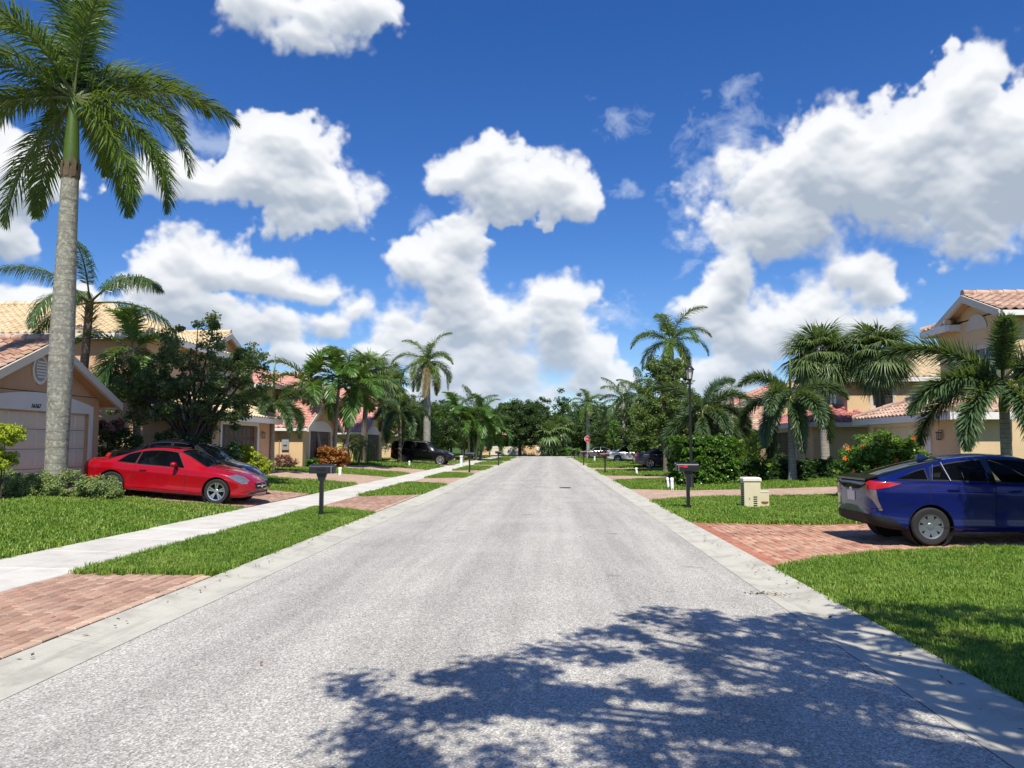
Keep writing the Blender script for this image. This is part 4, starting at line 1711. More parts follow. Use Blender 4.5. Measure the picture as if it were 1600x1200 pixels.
    def arch_trim(s, u0, u1, z0, rise, side=.16, v=-.05, base=0., pil=True):
        """white band over an opening with a curved top, and its side posts"""
        m = MB()
        n = 18
        um, hw = (u0 + u1) / 2, (u1 - u0) / 2 + side
        pts = [s.p(um - hw, v, z0)]
        for i in range(n + 1):
            t = -1 + 2 * i / n
            pts.append(s.p(um + t * hw, v, z0 + .22 + rise * (1 - t * t)))
        pts.append(s.p(um + hw, v, z0))
        m.prism(pts, Vector(s.p(0, .06, 0)))
        o = s.add(m, 'door_arch', M_WHITE)
        if pil:
            for a_ in (um - hw, um + hw - side):
                m = MB(); s.bx(m, a_, a_ + side, v, v + .06, base, z0 - .002); s.add(m, 'door_post', M_WHITE)
        return o

    def window(s, a0, a1, z0, z1, at, face='front', mull=1, arch=0.):
        """frame, panes and sill set in an opening of the front or the near wall"""
        def B(m, p0, p1, q0, q1, d0, d1):
            if face == 'front': s.bx(m, p0, p1, at + d0, at + d1, q0, q1)
            else: s.bx(m, at + d0, at + d1, p0, p1, q0, q1)
        m = MB()
        w_ = .07
        B(m, a0 - .08, a0 + w_, z0 - .08, z1 + .08, -.03, .10); B(m, a1 - w_, a1 + .08, z0 - .08, z1 + .08, -.03, .10)
        B(m, a0 + w_, a1 - w_, z1 - w_, z1 + .08, -.03, .10); B(m, a0 + w_, a1 - w_, z0 - .08, z0 + w_, -.03, .10)
        for k in range(1, mull + 1):
            c_ = a0 + (a1 - a0) * k / (mull + 1)
            B(m, c_ - .025, c_ + .025, z0 + w_, z1 - w_, .02, .08)
        B(m, a0 + w_, a1 - w_, (z0 + z1) / 2 - .02, (z0 + z1) / 2 + .02, .025, .075)
        o = s.add(m, 'window', M_TRIM)
        for k in range(mull + 1):
            c0, c1 = a0 + (a1 - a0) * k / (mull + 1), a0 + (a1 - a0) * (k + 1) / (mull + 1)
            for zz0, zz1 in ((z0, (z0 + z1) / 2), ((z0 + z1) / 2, z1)):
                g_ = MB(); B(g_, c0 + .03, c1 - .03, zz0 + .03, zz1 - .03, .045, .055); s.add(g_, 'pane', M_GLASS_H, o)
        g_ = MB(); B(g_, a0 - .14, a1 + .14, z0 - .16, z0 - .082, -.07, .05); s.add(g_, 'sill', M_TRIM, o)
        return o

    def lantern(s, u, z, v=0.):
        m = MB()
        c = Vector(s.p(u, v - .12, z))
        m.tube([c + Vector((s.s * .12, 0, .12)), c + Vector((0, 0, .16)), c + Vector((0, 0, .10))], .012, 6)
        m.box(c.x - .07, c.x + .07, c.y - .07, c.y + .07, c.z + .06, c.z + .09)
        m.box(c.x - .055, c.x + .055, c.y - .055, c.y + .055, c.z - .18, c.z - .155)
        for dx in (-.05, .05):
            for dy in (-.05, .05):
                m.box(c.x + dx - .006, c.x + dx + .006, c.y + dy - .006, c.y + dy + .006, c.z - .155, c.z + .06)
        o = s.add(m, 'wall_lantern', M_BLACK)
        g_ = MB(); g_.box(c.x - .04, c.x + .04, c.y - .04, c.y + .04, c.z - .15, c.z + .055); s.add(g_, 'lantern_glass', M_LAMP_G, o)

    def downpipe(s, u, v, z1):
        m = MB()
        m.tube([s.p(u, v - .30, z1), s.p(u, v - .28, z1 - .12), s.p(u, v - .07, z1 - .34), s.p(u, v - .06, .05)], .045, 8)
        s.add(m, 'downpipe', M_WHITE, smooth=40)

    def band(s, u0, u1, z, v=0., mat=None, h=.03):
        m = MB(); s.bx(m, u0, u1, v - .02, v + .01, z, z + h); s.add(m, 'string_course', mat or s.wm)


def single_tile(e, f, n, te, mat):
    m = MB()
    N_ = 6
    for k in range(N_):
        ua, ub = TW * k / N_, TW * (k + 1) / N_
        wa, wb = wave(ua + 1e-6), wave(ub - 1e-6)
        q = [e * ua + n * (wa + .075), e * ub + n * (wb + .075), e * ub + f * (te + .03) + n * (wb + .035), e * ua + f * (te + .03) + n * (wa + .035)]
        m.quad(*q)
        m.quad(q[0] - n * .03, q[1] - n * .03, q[1], q[0])
    return m.mesh('tile', mat, smooth=35)


# ---------------------------------------------------------------- house with the number, red coupe's garage
h = House(-1, 18.0, 14.4, .46, 'single storey tan garage gable with oval vent behind the tall royal palm', 'tan', 'terracotta', res=5)
h.walls(0, 6.0, 0, 9, 2.72, front=[(.75, 5.45, 0, 2.24)])
h.gable_v(0, 6.0, 0, 9, 2.76, .47, .45, .45, single=lambda u, j: u < 12)
h.garage_door(.75, 5.45, 2.24, .12, M_DOOR_W)
h.arch_trim(.75, 5.45, 2.20, .30)
h.band(0, 6.0, 2.74, 0, h.wm)
# oval louvred vent
m = MB()
def oval(u, z, a, b_, v0, v1, mb, hs):
    mb.prism([hs.p(u + a * math.cos(t), v0, z + b_ * math.sin(t)) for t in np.linspace(0, 2 * math.pi, 29)[:-1]], Vector(hs.p(0, v1 - v0, 0)))
oval(3.0, 3.36, .33, .42, -.05, .02, m, h)
vent = h.add(m, 'gable_vent', M_WHITE, smooth=30)
m = MB(); oval(3.0, 3.36, .245, .325, -.062, -.048, m, h); h.add(m, 'vent_recess', M_GREY, vent)
for k in range(6):
    zz = 3.13 + k * .085
    hw = .235 * math.sqrt(max(0.05, 1 - ((zz - 3.36) / .33) ** 2))
    m = MB(); h.bx(m, 3.0 - hw, 3.0 + hw, -.085, -.058, zz, zz + .05); h.add(m, 'louvre', M_WHITE, vent)
# house number
link('house_number', text_mesh('16167', .165, M_BLACK, .006, .25), h.root, h.p(2.85, -.062, 2.32), (R(90), 0, R(90)))

# ---------------------------------------------------------------- two-storey peach house with cream tiles
h = House(-1, 28.5, 12.9, .42, 'two storey peach stucco house with cream tiled roof and brown garage door', 'peach', 'cream', res=4)
h.walls(0, 6.6, 0, 2.6, 2.45, front=[(1.3, 5.0, 0, 2.12)])
h.walls(.01, 10.6, 2.45, 16, 5.55, near=[(.9 + 3, .9 + 4.2, 3.4, 4.6)] if False else [])
h.hip(0, 6.6, 0, 2.45, 2.50, .42, .4, back=True, faces='nf')
h.hip(.01, 8.6, 2.45, 16, 5.55, .42, .35, faces='nf')
h.gable_v(4.8, 9.4, 2.55, 8.5, 5.62, .40, .40, .35, both=True)
h.garage_door(1.3, 5.0, 2.12, .12, M_DOOR_B)
h.arch_trim(1.3, 5.0, 2.10, .06)
h.lantern(5.55, 1.75)
m = MB(); oval(7.1, 5.75, .28, .36, 2.48, 2.58, m, h); h.add(m, 'gable_vent', M_WHITE, smooth=30)
m = MB(); m.tube([h.p(2.9, 12.5, 6.55), h.p(2.9, 12.5, 7.05)], [.10, .10], 8); h.add(m, 'roof_vent', M_TILE['cream'])
h.window(6.0, 7.3, 3.2, 4.6, 2.38)

# ---------------------------------------------------------------- pink roofs farther along the pavement side
def pink_house(Y0, label, wall, res, tile='pink', vent=True, front=13.5):
    h = House(-1, Y0, front, .42, label, wall, tile, group='pink roofed houses along the pavement', res=res)
    h.walls(0, 6.4, 0, 2.6, 2.38, front=[(1.2, 5.3, 0, 2.1)])
    h.gable_v(0, 6.4, 0, 4.2, 2.38, .50, .35, .35)
    h.garage_door(1.2, 5.3, 2.1, .12, M_DOOR_B, 4, 4)
    h.arch_trim(1.2, 5.3, 2.06, .42)
    h.walls(1.2, 10.4, 2.5, 14, 4.75, front=[(7.2, 8.6, .6, 2.0), (7.2, 8.6, 3.2, 4.4)])
    h.hip(1.2, 10.4, 2.5, 14, 4.78, .42, .35, faces='nf')
    h.gable_v(5.4, 10.0, 2.4, 7.0, 4.85, .42, .3, .3)
    h.window(7.2, 8.6, 3.2, 4.4, 2.52); h.window(7.2, 8.6, .6, 2.0, 2.52)
    h.lantern(5.75, 1.7)
    return h


h = pink_house(41.8, 'peach house with pink tiled roof behind the feather palm clump', 'cream', 3)
m = MB(); h.bx(m, -.10, -.002, .75, 1.15, 1.0, 1.75); h.bx(m, -.16, -.11, .85, 1.05, 1.28, 1.5); h.add(m, 'meter_box', M_GREY)
m = MB(); m.tube([h.p(-.05, 1.3, 0), h.p(-.05, 1.3, 2.3)], .02, 6); h.add(m, 'conduit', M_GREY)
pink_house(55.6, 'yellow house with pink tiled garage roof beside the pygmy date palm', 'yellow', 3)
pink_house(69.4, 'pale house with pink tiled roof behind the black SUV', 'buff', 3)
pink_house(83.2, 'cream house half hidden by the palms near the junction', 'cream', 3)

# ---------------------------------------------------------------- right side
h = House(1, 24.4, 12.7, .28, 'two storey beige house with brown tiled gable behind the blue hatchback', 'beige', 'brown', res=5)
h.walls(0, 6.8, 0, 2.2, 2.40, front=[(1.9, 6.3, 0, 2.12)])
h.walls(.01, 4.2, 1.6, 15, 5.62, front=[(.75, 1.95, 3.3, 4.65), (3.05, 3.7, 3.3, 4.65)], near=[(4.2, 5.6, 3.3, 4.6)])
h.walls(4.21, 8.6, 4.2, 15, 5.2, front=[(5.6, 6.7, 3.3, 4.4)])
h.hip(4.25, 8.6, 4.2, 14, 5.22, .36, .3, faces='fb')
h.hip(0, 6.8, 0, 1.6, 2.46, .42, .4, back=True, faces='nf', single=None)
h.gable_v(0, 3.4, 1.6, 15, 5.70, .40, .40, .40, single=lambda u, j: u < 16)
h.hip(3.15, 4.15, 1.58, 5, 5.60, .30, .42, faces='fb')
h.garage_door(1.9, 6.3, 2.12, .12, M_DOOR_W)
h.arch_trim(1.9, 6.3, 2.10, .10)
h.window(.75, 1.95, 3.3, 4.65, 1.62); h.window(3.05, 3.7, 3.3, 4.65, 1.62, mull=0); h.window(4.2, 5.6, 3.3, 4.6, .02, 'near'); h.window(5.6, 6.7, 3.3, 4.4, 4.22)
m = MB()
pts = [h.p(1.7 - .62, 1.56, 5.25)] + [h.p(1.7 - .62 * math.cos(t), 1.56, 5.25 + .52 * math.sin(t)) for t in np.linspace(0, math.pi, 17)][1:-1] + [h.p(1.7 + .62, 1.56, 5.25)]
m.prism(pts, Vector((.08, 0, 0))); h.add(m, 'arched_niche', M_TRIM)
h.lantern(1.05, 1.75)

h = House(1, 38.2, 12.9, .28, 'beige house with dark red tiled porch roof behind the foxtail palm', 'beige', 'plum', res=4)
h.walls(0, 7.4, 0, 3.2, 2.5, front=[(2.6, 6.6, 0, 2.15)])
h.hip(0, 7.4, 0, 3.2, 2.55, .42, .4, faces='nf')
h.garage_door(2.6, 6.6, 2.15, .12, M_DOOR_B, 4, 4)
h.arch_trim(2.6, 6.6, 2.10, .38)
h.downpipe(1.15, 0, 2.35)
h.lantern(2.1, 1.75)
h.tm = M_TILE['cream']
h.walls(.8, 10.2, 2.0, 15, 4.75, front=[(2.2, 3.6, 3.3, 4.4)], near=[(3.2, 4.3, 3.3, 4.4)])
h.hip(.8, 10.2, 2.0, 15, 4.8, .40, .4, faces='nf')
h.window(2.2, 3.6, 3.3, 4.4, 2.02); h.window(3.2, 4.3, 3.3, 4.4, .82, 'near')


def right_house(Y0, label, wall, tile, res=3):
    h = House(1, Y0, 13.2, .28, label, wall, tile, group='houses beyond the foxtail palms', res=res)
    h.walls(0, 6.4, 0, 2.6, 2.4, front=[(1.2, 5.3, 0, 2.1)])
    h.gable_v(0, 6.4, 0, 4.2, 2.4, .48, .35, .35)
    h.garage_door(1.2, 5.3, 2.1, .12, M_DOOR_W, 4, 4)
    h.arch_trim(1.2, 5.3, 2.06, .40)
    h.walls(1.2, 10.4, 2.5, 14, 4.75, front=[(7.2, 8.6, .6, 2.0), (7.2, 8.6, 3.2, 4.4)])
    h.hip(1.2, 10.4, 2.5, 14, 4.78, .42, .35, faces='nf')
    h.window(7.2, 8.6, 3.2, 4.4, 2.52); h.window(7.2, 8.6, .6, 2.0, 2.52)
    return h


right_house(52, 'beige house with brown tiled roof beside the silvery tree', 'beige', 'brown')
right_house(66, 'cream house with red tiled roof glimpsed over the parked cars', 'buff', 'pink')
right_house(80, 'tan house with brown tiled roof near the stop sign side', 'tan', 'brown')

# house across the junction, its garage front faces the camera
hs = thing('house', 'low cream house with white garage door across the junction', 'house', (-9.2, 127.0, .02))
m = MB()
W0, W1 = -1.8, 8.2
m.box(W0, W0 + 1.0, 0, .25, 0, 2.7); m.box(W0 + 5.9, W1, 0, .25, 0, 2.7); m.box(W0 + 1.0, W0 + 5.9, 0, .25, 2.25, 2.7)
m.box(W0, W0 + .25, .25, 9, 0, 2.7); m.box(W1 - .25, W1, .25, 9, 0, 2.7); m.box(W0, W1, 9, 9.2, 0, 2.7)
m.build('wall', STUCCO['cream'], hs)
m = MB()
m.box(W0 + 1.0, W0 + 5.9, .12, .17, 0, 2.25)
gd = m.build('garage_door', M_DOOR_W, hs)
m = MB()
for k in range(1, 4): m.box(W0 + 1.02, W0 + 5.88, .112, .118, k * .56 - .008, k * .56 + .008)
m.build('panel_gap', M_DARK, gd)
m = MB()
m.prism([(W0 - .5, -.5, 2.6), (W1 + .5, -.5, 2.6), (W1 - 3.4, 4.4, 4.5), (W0 + 3.4, 4.4, 4.5)], (0, 0, .1))
m.prism([(W0 - .5, -.5, 2.6), (W0 + 3.4, 4.4, 4.5), (W0 - .5, 9.4, 2.6)], (0, 0, .1))
m.prism([(W1 + .5, -.5, 2.6), (W1 + .5, 9.4, 2.6), (W1 - 3.4, 4.4, 4.5)], (0, 0, .1))
m.build('roof', M_TILE['terracotta'], hs, recalc=True)
m = MB(); m.box(W0 - .52, W1 + .52, -.58, -.5, 2.46, 2.68); m.build('fascia', M_WHITE, hs)
m = MB(); m.box(W0 + 2.0, W0 + 2.9, 5.2, 6.1, 3.4, 6.3); m.box(W0 + 1.9, W0 + 3.0, 5.1, 6.2, 6.3, 6.45); m.build('chimney', STUCCO['cream'], hs)
# ================================================================== planting
def PXX(px, Y, py=694):
    return AT(px, py, Y).x


def ZZ(px, py, Y):
    return AT(px, py, Y).z


def base_at(px, Y):
    x = PXX(px, Y)
    return (x, Y, zg(x, Y))


# tall royal palm by the numbered garage
vx, vy = -12.4, 18.9
vd = Vector((vx, vy, 0)).normalized()
rgt, twd = Vector((vd.y, -vd.x, 0)), -vd


def scr(hc, fwd):
    d = rgt * hc + twd * fwd
    return math.atan2(d.y, d.x)


hand = [(scr(.97, .1), 27, 62, 1.06), (scr(.85, .35), 6, 92, .98), (scr(.75, .5), -16, 66, .95), (scr(.50, .55), -34, 50, .92),
        (scr(-.95, .3), 22, 88, 1.02), (scr(-.85, -.4), 47, 75, 1.05), (scr(-.4, -.5), 66, 60, 1.05), (scr(.12, -.6), 82, 40, 1.0),
        (scr(.5, -.7), 58, 75, 1.0), (scr(.30, .8), 84, 84, .95), (scr(-.45, -.2), -52, 34, .95), (scr(-1, .05), -8, 78, .98),
        (scr(.25, -.9), 25, 90, 1.0), (scr(-.3, -.9), -20, 66, .95), (scr(-.75, -.5), 12, 85, 1.0), (scr(.75, -.5), 44, 92, .98), (scr(.4, -.6), -10, 70, .95), (scr(-.2, .3), 88, 50, .95), (scr(.9, -.35), -4, 92, .98), (scr(-.6, -.75), 30, 95, 1.02), (scr(-.15, -1), 50, 95, 1.0), (scr(-.7, .35), 58, 88, 1.0), (scr(.95, -.2), 50, 95, 1.0)]
rp = palm('royal_palm', 'tall royal palm with swollen grey trunk on the lawn by the numbered garage', 'royal', (vx, vy), 8.45, .255, .205, 1.15, 1.10, 0,
          lean=(.02, 0), shaft=1.95, shaft_r=.18, mat=M_TR_ROYAL, bulge=.24, hand=hand)

m = MB()      # dry leaf sheath left at the foot of the crownshaft
for k in range(9):
    a = k * .7
    c_, s_ = math.cos(a), math.sin(a)
    m.poly([(.02 + .225 * c_ - .05 * s_, .225 * s_ + .05 * c_, 8.28), (.02 + .225 * c_ + .05 * s_, .225 * s_ - .05 * c_, 8.24), (.02 + .235 * c_ + .06 * s_, .235 * s_ - .06 * c_, 8.60 + .12 * (k % 3)), (.02 + .235 * c_ - .06 * s_, .235 * s_ + .06 * c_, 8.66)])
m.tube([(.02, 0, 8.22), (.02, 0, 8.40), (.02, 0, 8.52)], [.215, .228, .205], 14, cap=False)
m.build('dry_sheath', plain('dry_sheath', (.12, .085, .055), .9, .4, 8, bstr=.4), rp, smooth=30)
palm('queen_palm', 'queen palm with hanging leaflets showing above the garage gable', 'queen', base_at(120, 26.6), ZZ(122, 470, 26.6) - .4, .17, .13, 1.0, 1.0, 8,
     lean=(.25, 0), mat=M_TR_BROWN, e_hi=66, e_lo=2, seed=4, boots=True)
palm('feather_palm', 'slender curved feather palm against the lit peach wall', 'adonidia', base_at(217, 27.2), ZZ(200, 545, 27.2) - .4, .15, .10, 1.0, 1.05, 11,
     lean=(-.35, 0), seed=2, e_lo=-35)

L_MYRT = leaf('myrtle_leaf', (.024, .046, .014), (.075, .105, .032), .28, .45)
L_DKBUSH = leaf('dark_bush_leaf', (.012, .034, .010), (.030, .070, .016), .18, .35)
L_GREEN = leaf('mid_green_leaf', (.030, .080, .012), (.075, .15, .022), .3, .4)
L_OLIVE = leaf('olive_leaf', (.030, .060, .014), (.085, .125, .028), .3, .45)
L_DEEP = leaf('deep_green_leaf', (.014, .040, .010), (.045, .085, .018), .22, .45, gain=1.2)
L_YELL = leaf('yellow_green_leaf', (.10, .17, .010), (.30, .33, .025), .3, .4)
L_JUN = leaf('juniper_leaf', (.075, .115, .035), (.17, .215, .075), .2, .6)
L_CROT = leaf('red_croton_leaf', (.20, .030, .012), (.36, .15, .03), .25, .4, scale=6, gain=1.1)
L_PURP = leaf('purple_leaf', (.055, .020, .025), (.14, .05, .05), .2, .4)
L_SILV = leaf('silver_leaf', (.13, .16, .13), (.27, .30, .26), .15, .6)
L_HIB = leaf('hibiscus_leaf', (.030, .075, .010), (.085, .15, .018), .3, .4)
L_CLUS = leaf('clusia_leaf', (.024, .075, .008), (.080, .17, .018), .2, .30, spec=.5, gain=1.2)
M_ORANGE = plain('hibiscus_flower', (.75, .14, .03), .5, .15)

tree('crape_myrtle', 'dark spreading broadleaf tree with upright twigs in front of the peach house', base_at(306, 26.0), 1.5, .12,
     [(-2.0, 0, 3.5, 1.7, 1.5, 1.45), (-.3, 0, 4.0, 1.8, 1.6, 1.5), (1.1, 0, 3.6, 1.6, 1.5, 1.5), (.2, 0, 2.7, 2.0, 1.5, .9), (1.55, 0, 4.1, .45, .4, 1.0), (.3, 0, 5.3, .35, .35, .75), (-2.6, .2, 3.6, .9, .9, .8)],
     L_MYRT, 250, 56, .30, .095, .05, seed=11, bark=M_BARK_D, limbs=8, forks=4)
shrub('dark_shrub', 'tall dark shrub under the broadleaf tree beside the black car', base_at(275, 25.7), [(0, 0, 1.0, .8, .7, 1.0), (.9, 0, .9, .7, .6, .9), (1.7, .2, .8, .5, .5, .75)], L_DKBUSH, 110, 34, .20, .10, .055, seed=5)
shrub('rounded_shrub', 'dense dark green shrub at the corner of the numbered garage', base_at(176, 25.0), [(-.35, 0, 1.0, .75, .7, .85), (.45, 0, .95, .7, .65, .85)], L_DKBUSH, 150, 34, .17, .07, .04, seed=6)
shrub('cordyline', 'dark purple cordyline above the garage corner shrub', (PXX(168, 25.5), 25.5), [(-.1, 0, 1.95, .35, .3, .35), (.3, 0, 1.8, .3, .3, .3)], L_PURP, 26, 14, .16, .30, .06, seed=7, stems=8)
shrub('juniper', 'low spreading juniper round the foot of the tall royal palm', (-11.75, 18.75), [(-.25, 0, .30, .85, .55, .42), (.55, .05, .24, .62, .5, .34), (-.9, .1, .25, .5, .5, .36)], L_JUN, 190, 52, .14, .05, .018, seed=8, up=.8, inner=.5)
shrub('juniper', 'low spreading juniper at the edge of the picture beside the palm foot', (-13.6, 18.55), [(0, 0, .30, .9, .6, .45), (.8, .1, .26, .5, .5, .4), (-.9, 0, .3, .7, .6, .45)], L_JUN, 200, 52, .14, .05, .018, seed=9, up=.8, inner=.5)
shrub('clipped_shrub', 'yellow topped clipped shrub cut by the picture edge before the garage', (PXX(2, 17.6), 17.6), [(.05, 0, 1.55, .46, .4, .26), (0, 0, 1.0, .36, .3, .25)], L_YELL, 110, 40, .12, .05, .03, seed=10, stems=7)
shrub('croton', 'yellow and green variegated shrub beyond the red coupe', base_at(404, 32.0), [(-.1, 0, .55, .42, .4, .5), (.35, 0, .35, .4, .35, .35), (-.45, 0, .95, .3, .3, .55)], L_YELL, 70, 30, .14, .09, .04, seed=12)
palm('foxtail_palm', 'young foxtail palm with drooping plumes before the brown garage door', 'foxtail', base_at(425, 35.2), 2.55, .13, .10, .85, .95, 11, shaft=.75, spear=2.3, e_hi=40, e_lo=-20, seed=3)
shrub('croton', 'red and orange croton at the foot of the feather palm clump', base_at(517, 43.6), [(-.4, 0, .62, .6, .5, .62), (.4, 0, .62, .6, .5, .6)], L_CROT, 90, 24, .20, .15, .055, seed=13)
shrub('low_shrub', 'dull purple low shrub below the meter box wall', base_at(445, 41.0), [(0, 0, .35, .75, .4, .38)], L_PURP, 50, 24, .16, .09, .03, seed=14)
shrub('fern_shrub', 'bright green tuft beside the red croton', base_at(487, 42.6), [(0, 0, .25, .42, .35, .32)], L_GREEN, 34, 26, .13, .13, .03, seed=15)
for i, (px, tx, ty, n_, lb) in enumerate(((503, 482, 598, 12, 'left leaning feather palm of the clump behind the red croton'), (522, 530, 585, 13, 'middle feather palm of the clump behind the red croton'), (537, 558, 600, 12, 'right leaning feather palm of the clump behind the red croton'))):
    b0 = base_at(px, 44.8 + .3 * i)
    tp = AT(tx, ty, 44.8 + .3 * i)
    palm('feather_palm', lb, 'adonidia', b0, tp.z - b0[2] - .35, .13, .085, .8, 1.35, n_, lean=(tp.x - b0[0], 0), shaft=.35, seed=20 + i, group='feather palms in a clump', e_lo=-22)
palm('cabbage_palm', 'cabbage palm with round fan crown behind the feather palm clump', 'fan', base_at(566, 53), ZZ(577, 580, 53) - .4, .19, .17, .8, 1.25, 34, lean=(.4, 0), mat=M_TR_BROWN, e_hi=80, e_lo=-45, seed=6)
for i, (dx, ln) in enumerate(((-.3, (-.25, 0)), (.22, (.28, 0)))):
    b0 = base_at(555, 49.5)
    palm('pygmy_date_palm', ('left', 'right')[i] + ' trunk of the small twin date palm on the lawn', 'pygmy', (b0[0] + dx, 49.5), 1.35, .07, .06, .8, 1.0, 17, lean=ln, mat=M_TR_BROWN, e_hi=72, e_lo=-40, seed=30 + i, group='small twin date palm')
palm('foxtail_palm', 'foxtail palm with round tuft beside the black SUV', 'foxtail', base_at(625, 57.5), ZZ(625, 655, 57.5) - .3, .14, .10, .7, 1.1, 12, shaft=.7, spear=1.0, e_hi=55, e_lo=-25, seed=7, mat=M_TR_BROWN)
palm('royal_palm', 'royal palm with pale trunk rising behind the black SUV', 'royal', base_at(667, 66), 7.3, .31, .25, .7, .92, 17, shaft=1.4, mat=M_TR_ROYAL, bulge=.1, seed=5, e_lo=-42, dry=2)
palm('cabbage_palm', 'fan crowned cabbage palm over the pale house with pink roof', 'fan', base_at(608, 70), ZZ(600, 600, 70) - .4, .2, .17, .6, 1.3, 30, mat=M_TR_BROWN, e_hi=80, e_lo=-45, seed=9)
palm('queen_palm', 'tall queen palm among the trees left of the junction', 'queen', base_at(737, 84), ZZ(735, 640, 84) - .2, .17, .13, .55, 1.1, 14, mat=M_TR_BROWN, e_hi=75, e_lo=-12, seed=8)
for i, (px, tx, ty, Y_) in enumerate(((724, 712, 640, 78), (733, 730, 655, 79), (743, 752, 645, 80), (750, 765, 660, 82))):
    b0 = base_at(px, Y_); tp = AT(tx, ty, Y_)
    palm('feather_palm', ('leftmost', 'second', 'third', 'rightmost')[i] + ' pale trunked feather palm of the four before the junction', 'adonidia', b0, tp.z - .3, .13, .09, .5, 1.5, 12, lean=(tp.x - b0[0], 0), seed=40 + i, group='feather palms before the junction', e_lo=-40)

# leafy mass on the pavement side, between the houses
mass = [(585, 62, -17.6, 5.2, 2.2, L_DEEP), (640, 70, None, 5.8, 2.5, L_OLIVE), (682, 76, None, 5.6, 2.6, L_DEEP), (705, 84, None, 6.0, 2.8, L_GREEN), (700, 95, None, 6.5, 3.0, L_DEEP), (655, 88, None, 7.2, 3.2, L_DEEP), (618, 84, None, 7.0, 3.0, L_OLIVE), (725, 92, None, 5.6, 2.6, L_GREEN), (685, 104, None, 8.0, 3.6, L_DEEP), (745, 99, None, 4.6, 2.2, L_DEEP)]
for i, (px, Y_, X_, top, rad, mt) in enumerate(mass):
    x = X_ if X_ else PXX(px, Y_)
    lb = ('dark bushy tree over the yellow house roof', 'olive green tree behind the foxtail tuft', 'dark tree just right of the pale royal trunk', 'mid green tree beside the feather palm trunks',
          'deep green tree closing the row near the junction', 'tall dark tree behind the royal palm crown', 'olive tree showing above the pink roofs', 'green tree behind the four pale feather palms', 'tallest dark tree of the pavement side near the junction', 'small dark tree next to the far pavement end')[i]
    tree('broadleaf_tree', lb, (x, Y_), top * .32, .16, [(0, 0, top * .58, rad, rad * .9, top * .40), (rad * .5, 0, top * .45, rad * .7, rad * .7, top * .3), (-rad * .5, 0, top * .5, rad * .7, rad * .7, top * .32)],
         mt, 130, 44, .55, .17, .10, seed=50 + i, bark=M_BARK_D, group='broadleaf trees among the houses')

# beyond the junction
tree('oak_tree', 'large round dark oak standing across the junction', (PXX(812, 119), 119), 2.6, .30, [(0, 0, 5.0, 5.2, 4.6, 3.9), (-2.2, 0, 4.2, 3.4, 3.4, 2.8), (2.4, 0, 4.4, 3.4, 3.4, 3.0), (0, -1, 6.5, 3.2, 3, 2.2)],
     L_DEEP, 560, 44, .65, .20, .12, seed=70, bark=M_BARK_D, limbs=16)
for i, (px, py_, Y_) in enumerate(((856, 668, 117), (876, 660, 119), (866, 655, 126))):
    palm('cabbage_palm', ('left', 'right', 'rear')[i] + ' cabbage palm of three behind the far hedges', 'fan', (PXX(px, Y_), Y_, .02), ZZ(px, py_ + 10, Y_), .2, .17, .4, 1.6, 26, mat=M_TR_ROYAL, seed=60 + i, e_hi=80, e_lo=-50, group='cabbage palms across the junction')
far = [(700, 150, 9.5, 5.5), (740, 155, 9, 5), (880, 150, 12.5, 6), (905, 158, 11.5, 5.5), (845, 150, 10, 5), (930, 140, 9, 5), (960, 132, 9.5, 5), (1000, 138, 10, 5.5), (985, 118, 8.5, 4), (895, 132, 7.0, 4), (935, 122, 6.5, 3.6), (1040, 130, 9.5, 5), (660, 145, 10, 5), (620, 140, 9, 5), (1090, 125, 9, 5), (790, 148, 9, 5), (830, 138, 6, 4)]
for i, (px, Y_, top, rad) in enumerate(far):
    tree('far_tree', 'dark tree of the wood beyond the junction, %s counted from the pavement side' % ('first second third fourth fifth sixth seventh eighth ninth tenth eleventh twelfth thirteenth fourteenth fifteenth sixteenth seventeenth'.split()[sorted(range(len(far)), key=lambda q: far[q][0] - 856 if True else 0).index(i)]),
         (PXX(px, Y_), Y_, .02), top * .35, .22, [(0, 0, top * .60, rad, rad, top * .40), (rad * .55, 0, top * .45, rad * .7, rad * .7, top * .36), (-rad * .55, 0, top * .48, rad * .7, rad * .7, top * .36)],
         (L_DEEP, L_DKBUSH, L_DEEP, L_OLIVE)[i % 4], 120, 40, .85, .30, .18, seed=80 + i, bark=M_BARK_D, limbs=6, group='trees beyond the junction')
hedge('hedge', 'clipped far hedge left of the gap across the junction', PXX(860, 116), PXX(882, 116), 115.6, 117, 1.0, L_DEEP, 90, 20, .2, .14, .09, seed=1)
hedge('hedge', 'clipped bright far hedge right of the gap across the junction', PXX(885, 116), PXX(907, 116), 115.6, 117, 1.05, L_GREEN, 90, 20, .2, .14, .09, seed=2)

# lamp post side
palm('royal_palm', 'slim royal palm with bare trunk beside the stop sign', 'royal', base_at(919, 98), 5.8, .24, .19, .5, .85, 17, shaft=1.1, mat=M_TR_ROYAL, seed=11, e_lo=-35)
palm('queen_palm', 'tall yellow green queen palm left of the big mixed tree', 'queen', base_at(975, 74), ZZ(965, 620, 74) - .3, .18, .14, .55, 1.0, 15, mat=M_TR_RING, e_hi=78, e_lo=-15, seed=12)
palm('queen_palm', 'second queen palm close behind the big mixed tree', 'queen', base_at(1003, 68), ZZ(1003, 612, 68) - .3, .18, .14, .6, .9, 14, mat=M_TR_BROWN, e_hi=78, e_lo=-15, seed=13)
palm('royal_palm', 'royal palm crown rising above the big mixed tree', 'royal', base_at(1050, 51), 7.5, .26, .21, .9, .90, 15, shaft=1.0, mat=M_TR_ROYAL, seed=14, e_hi=74, e_lo=-18)
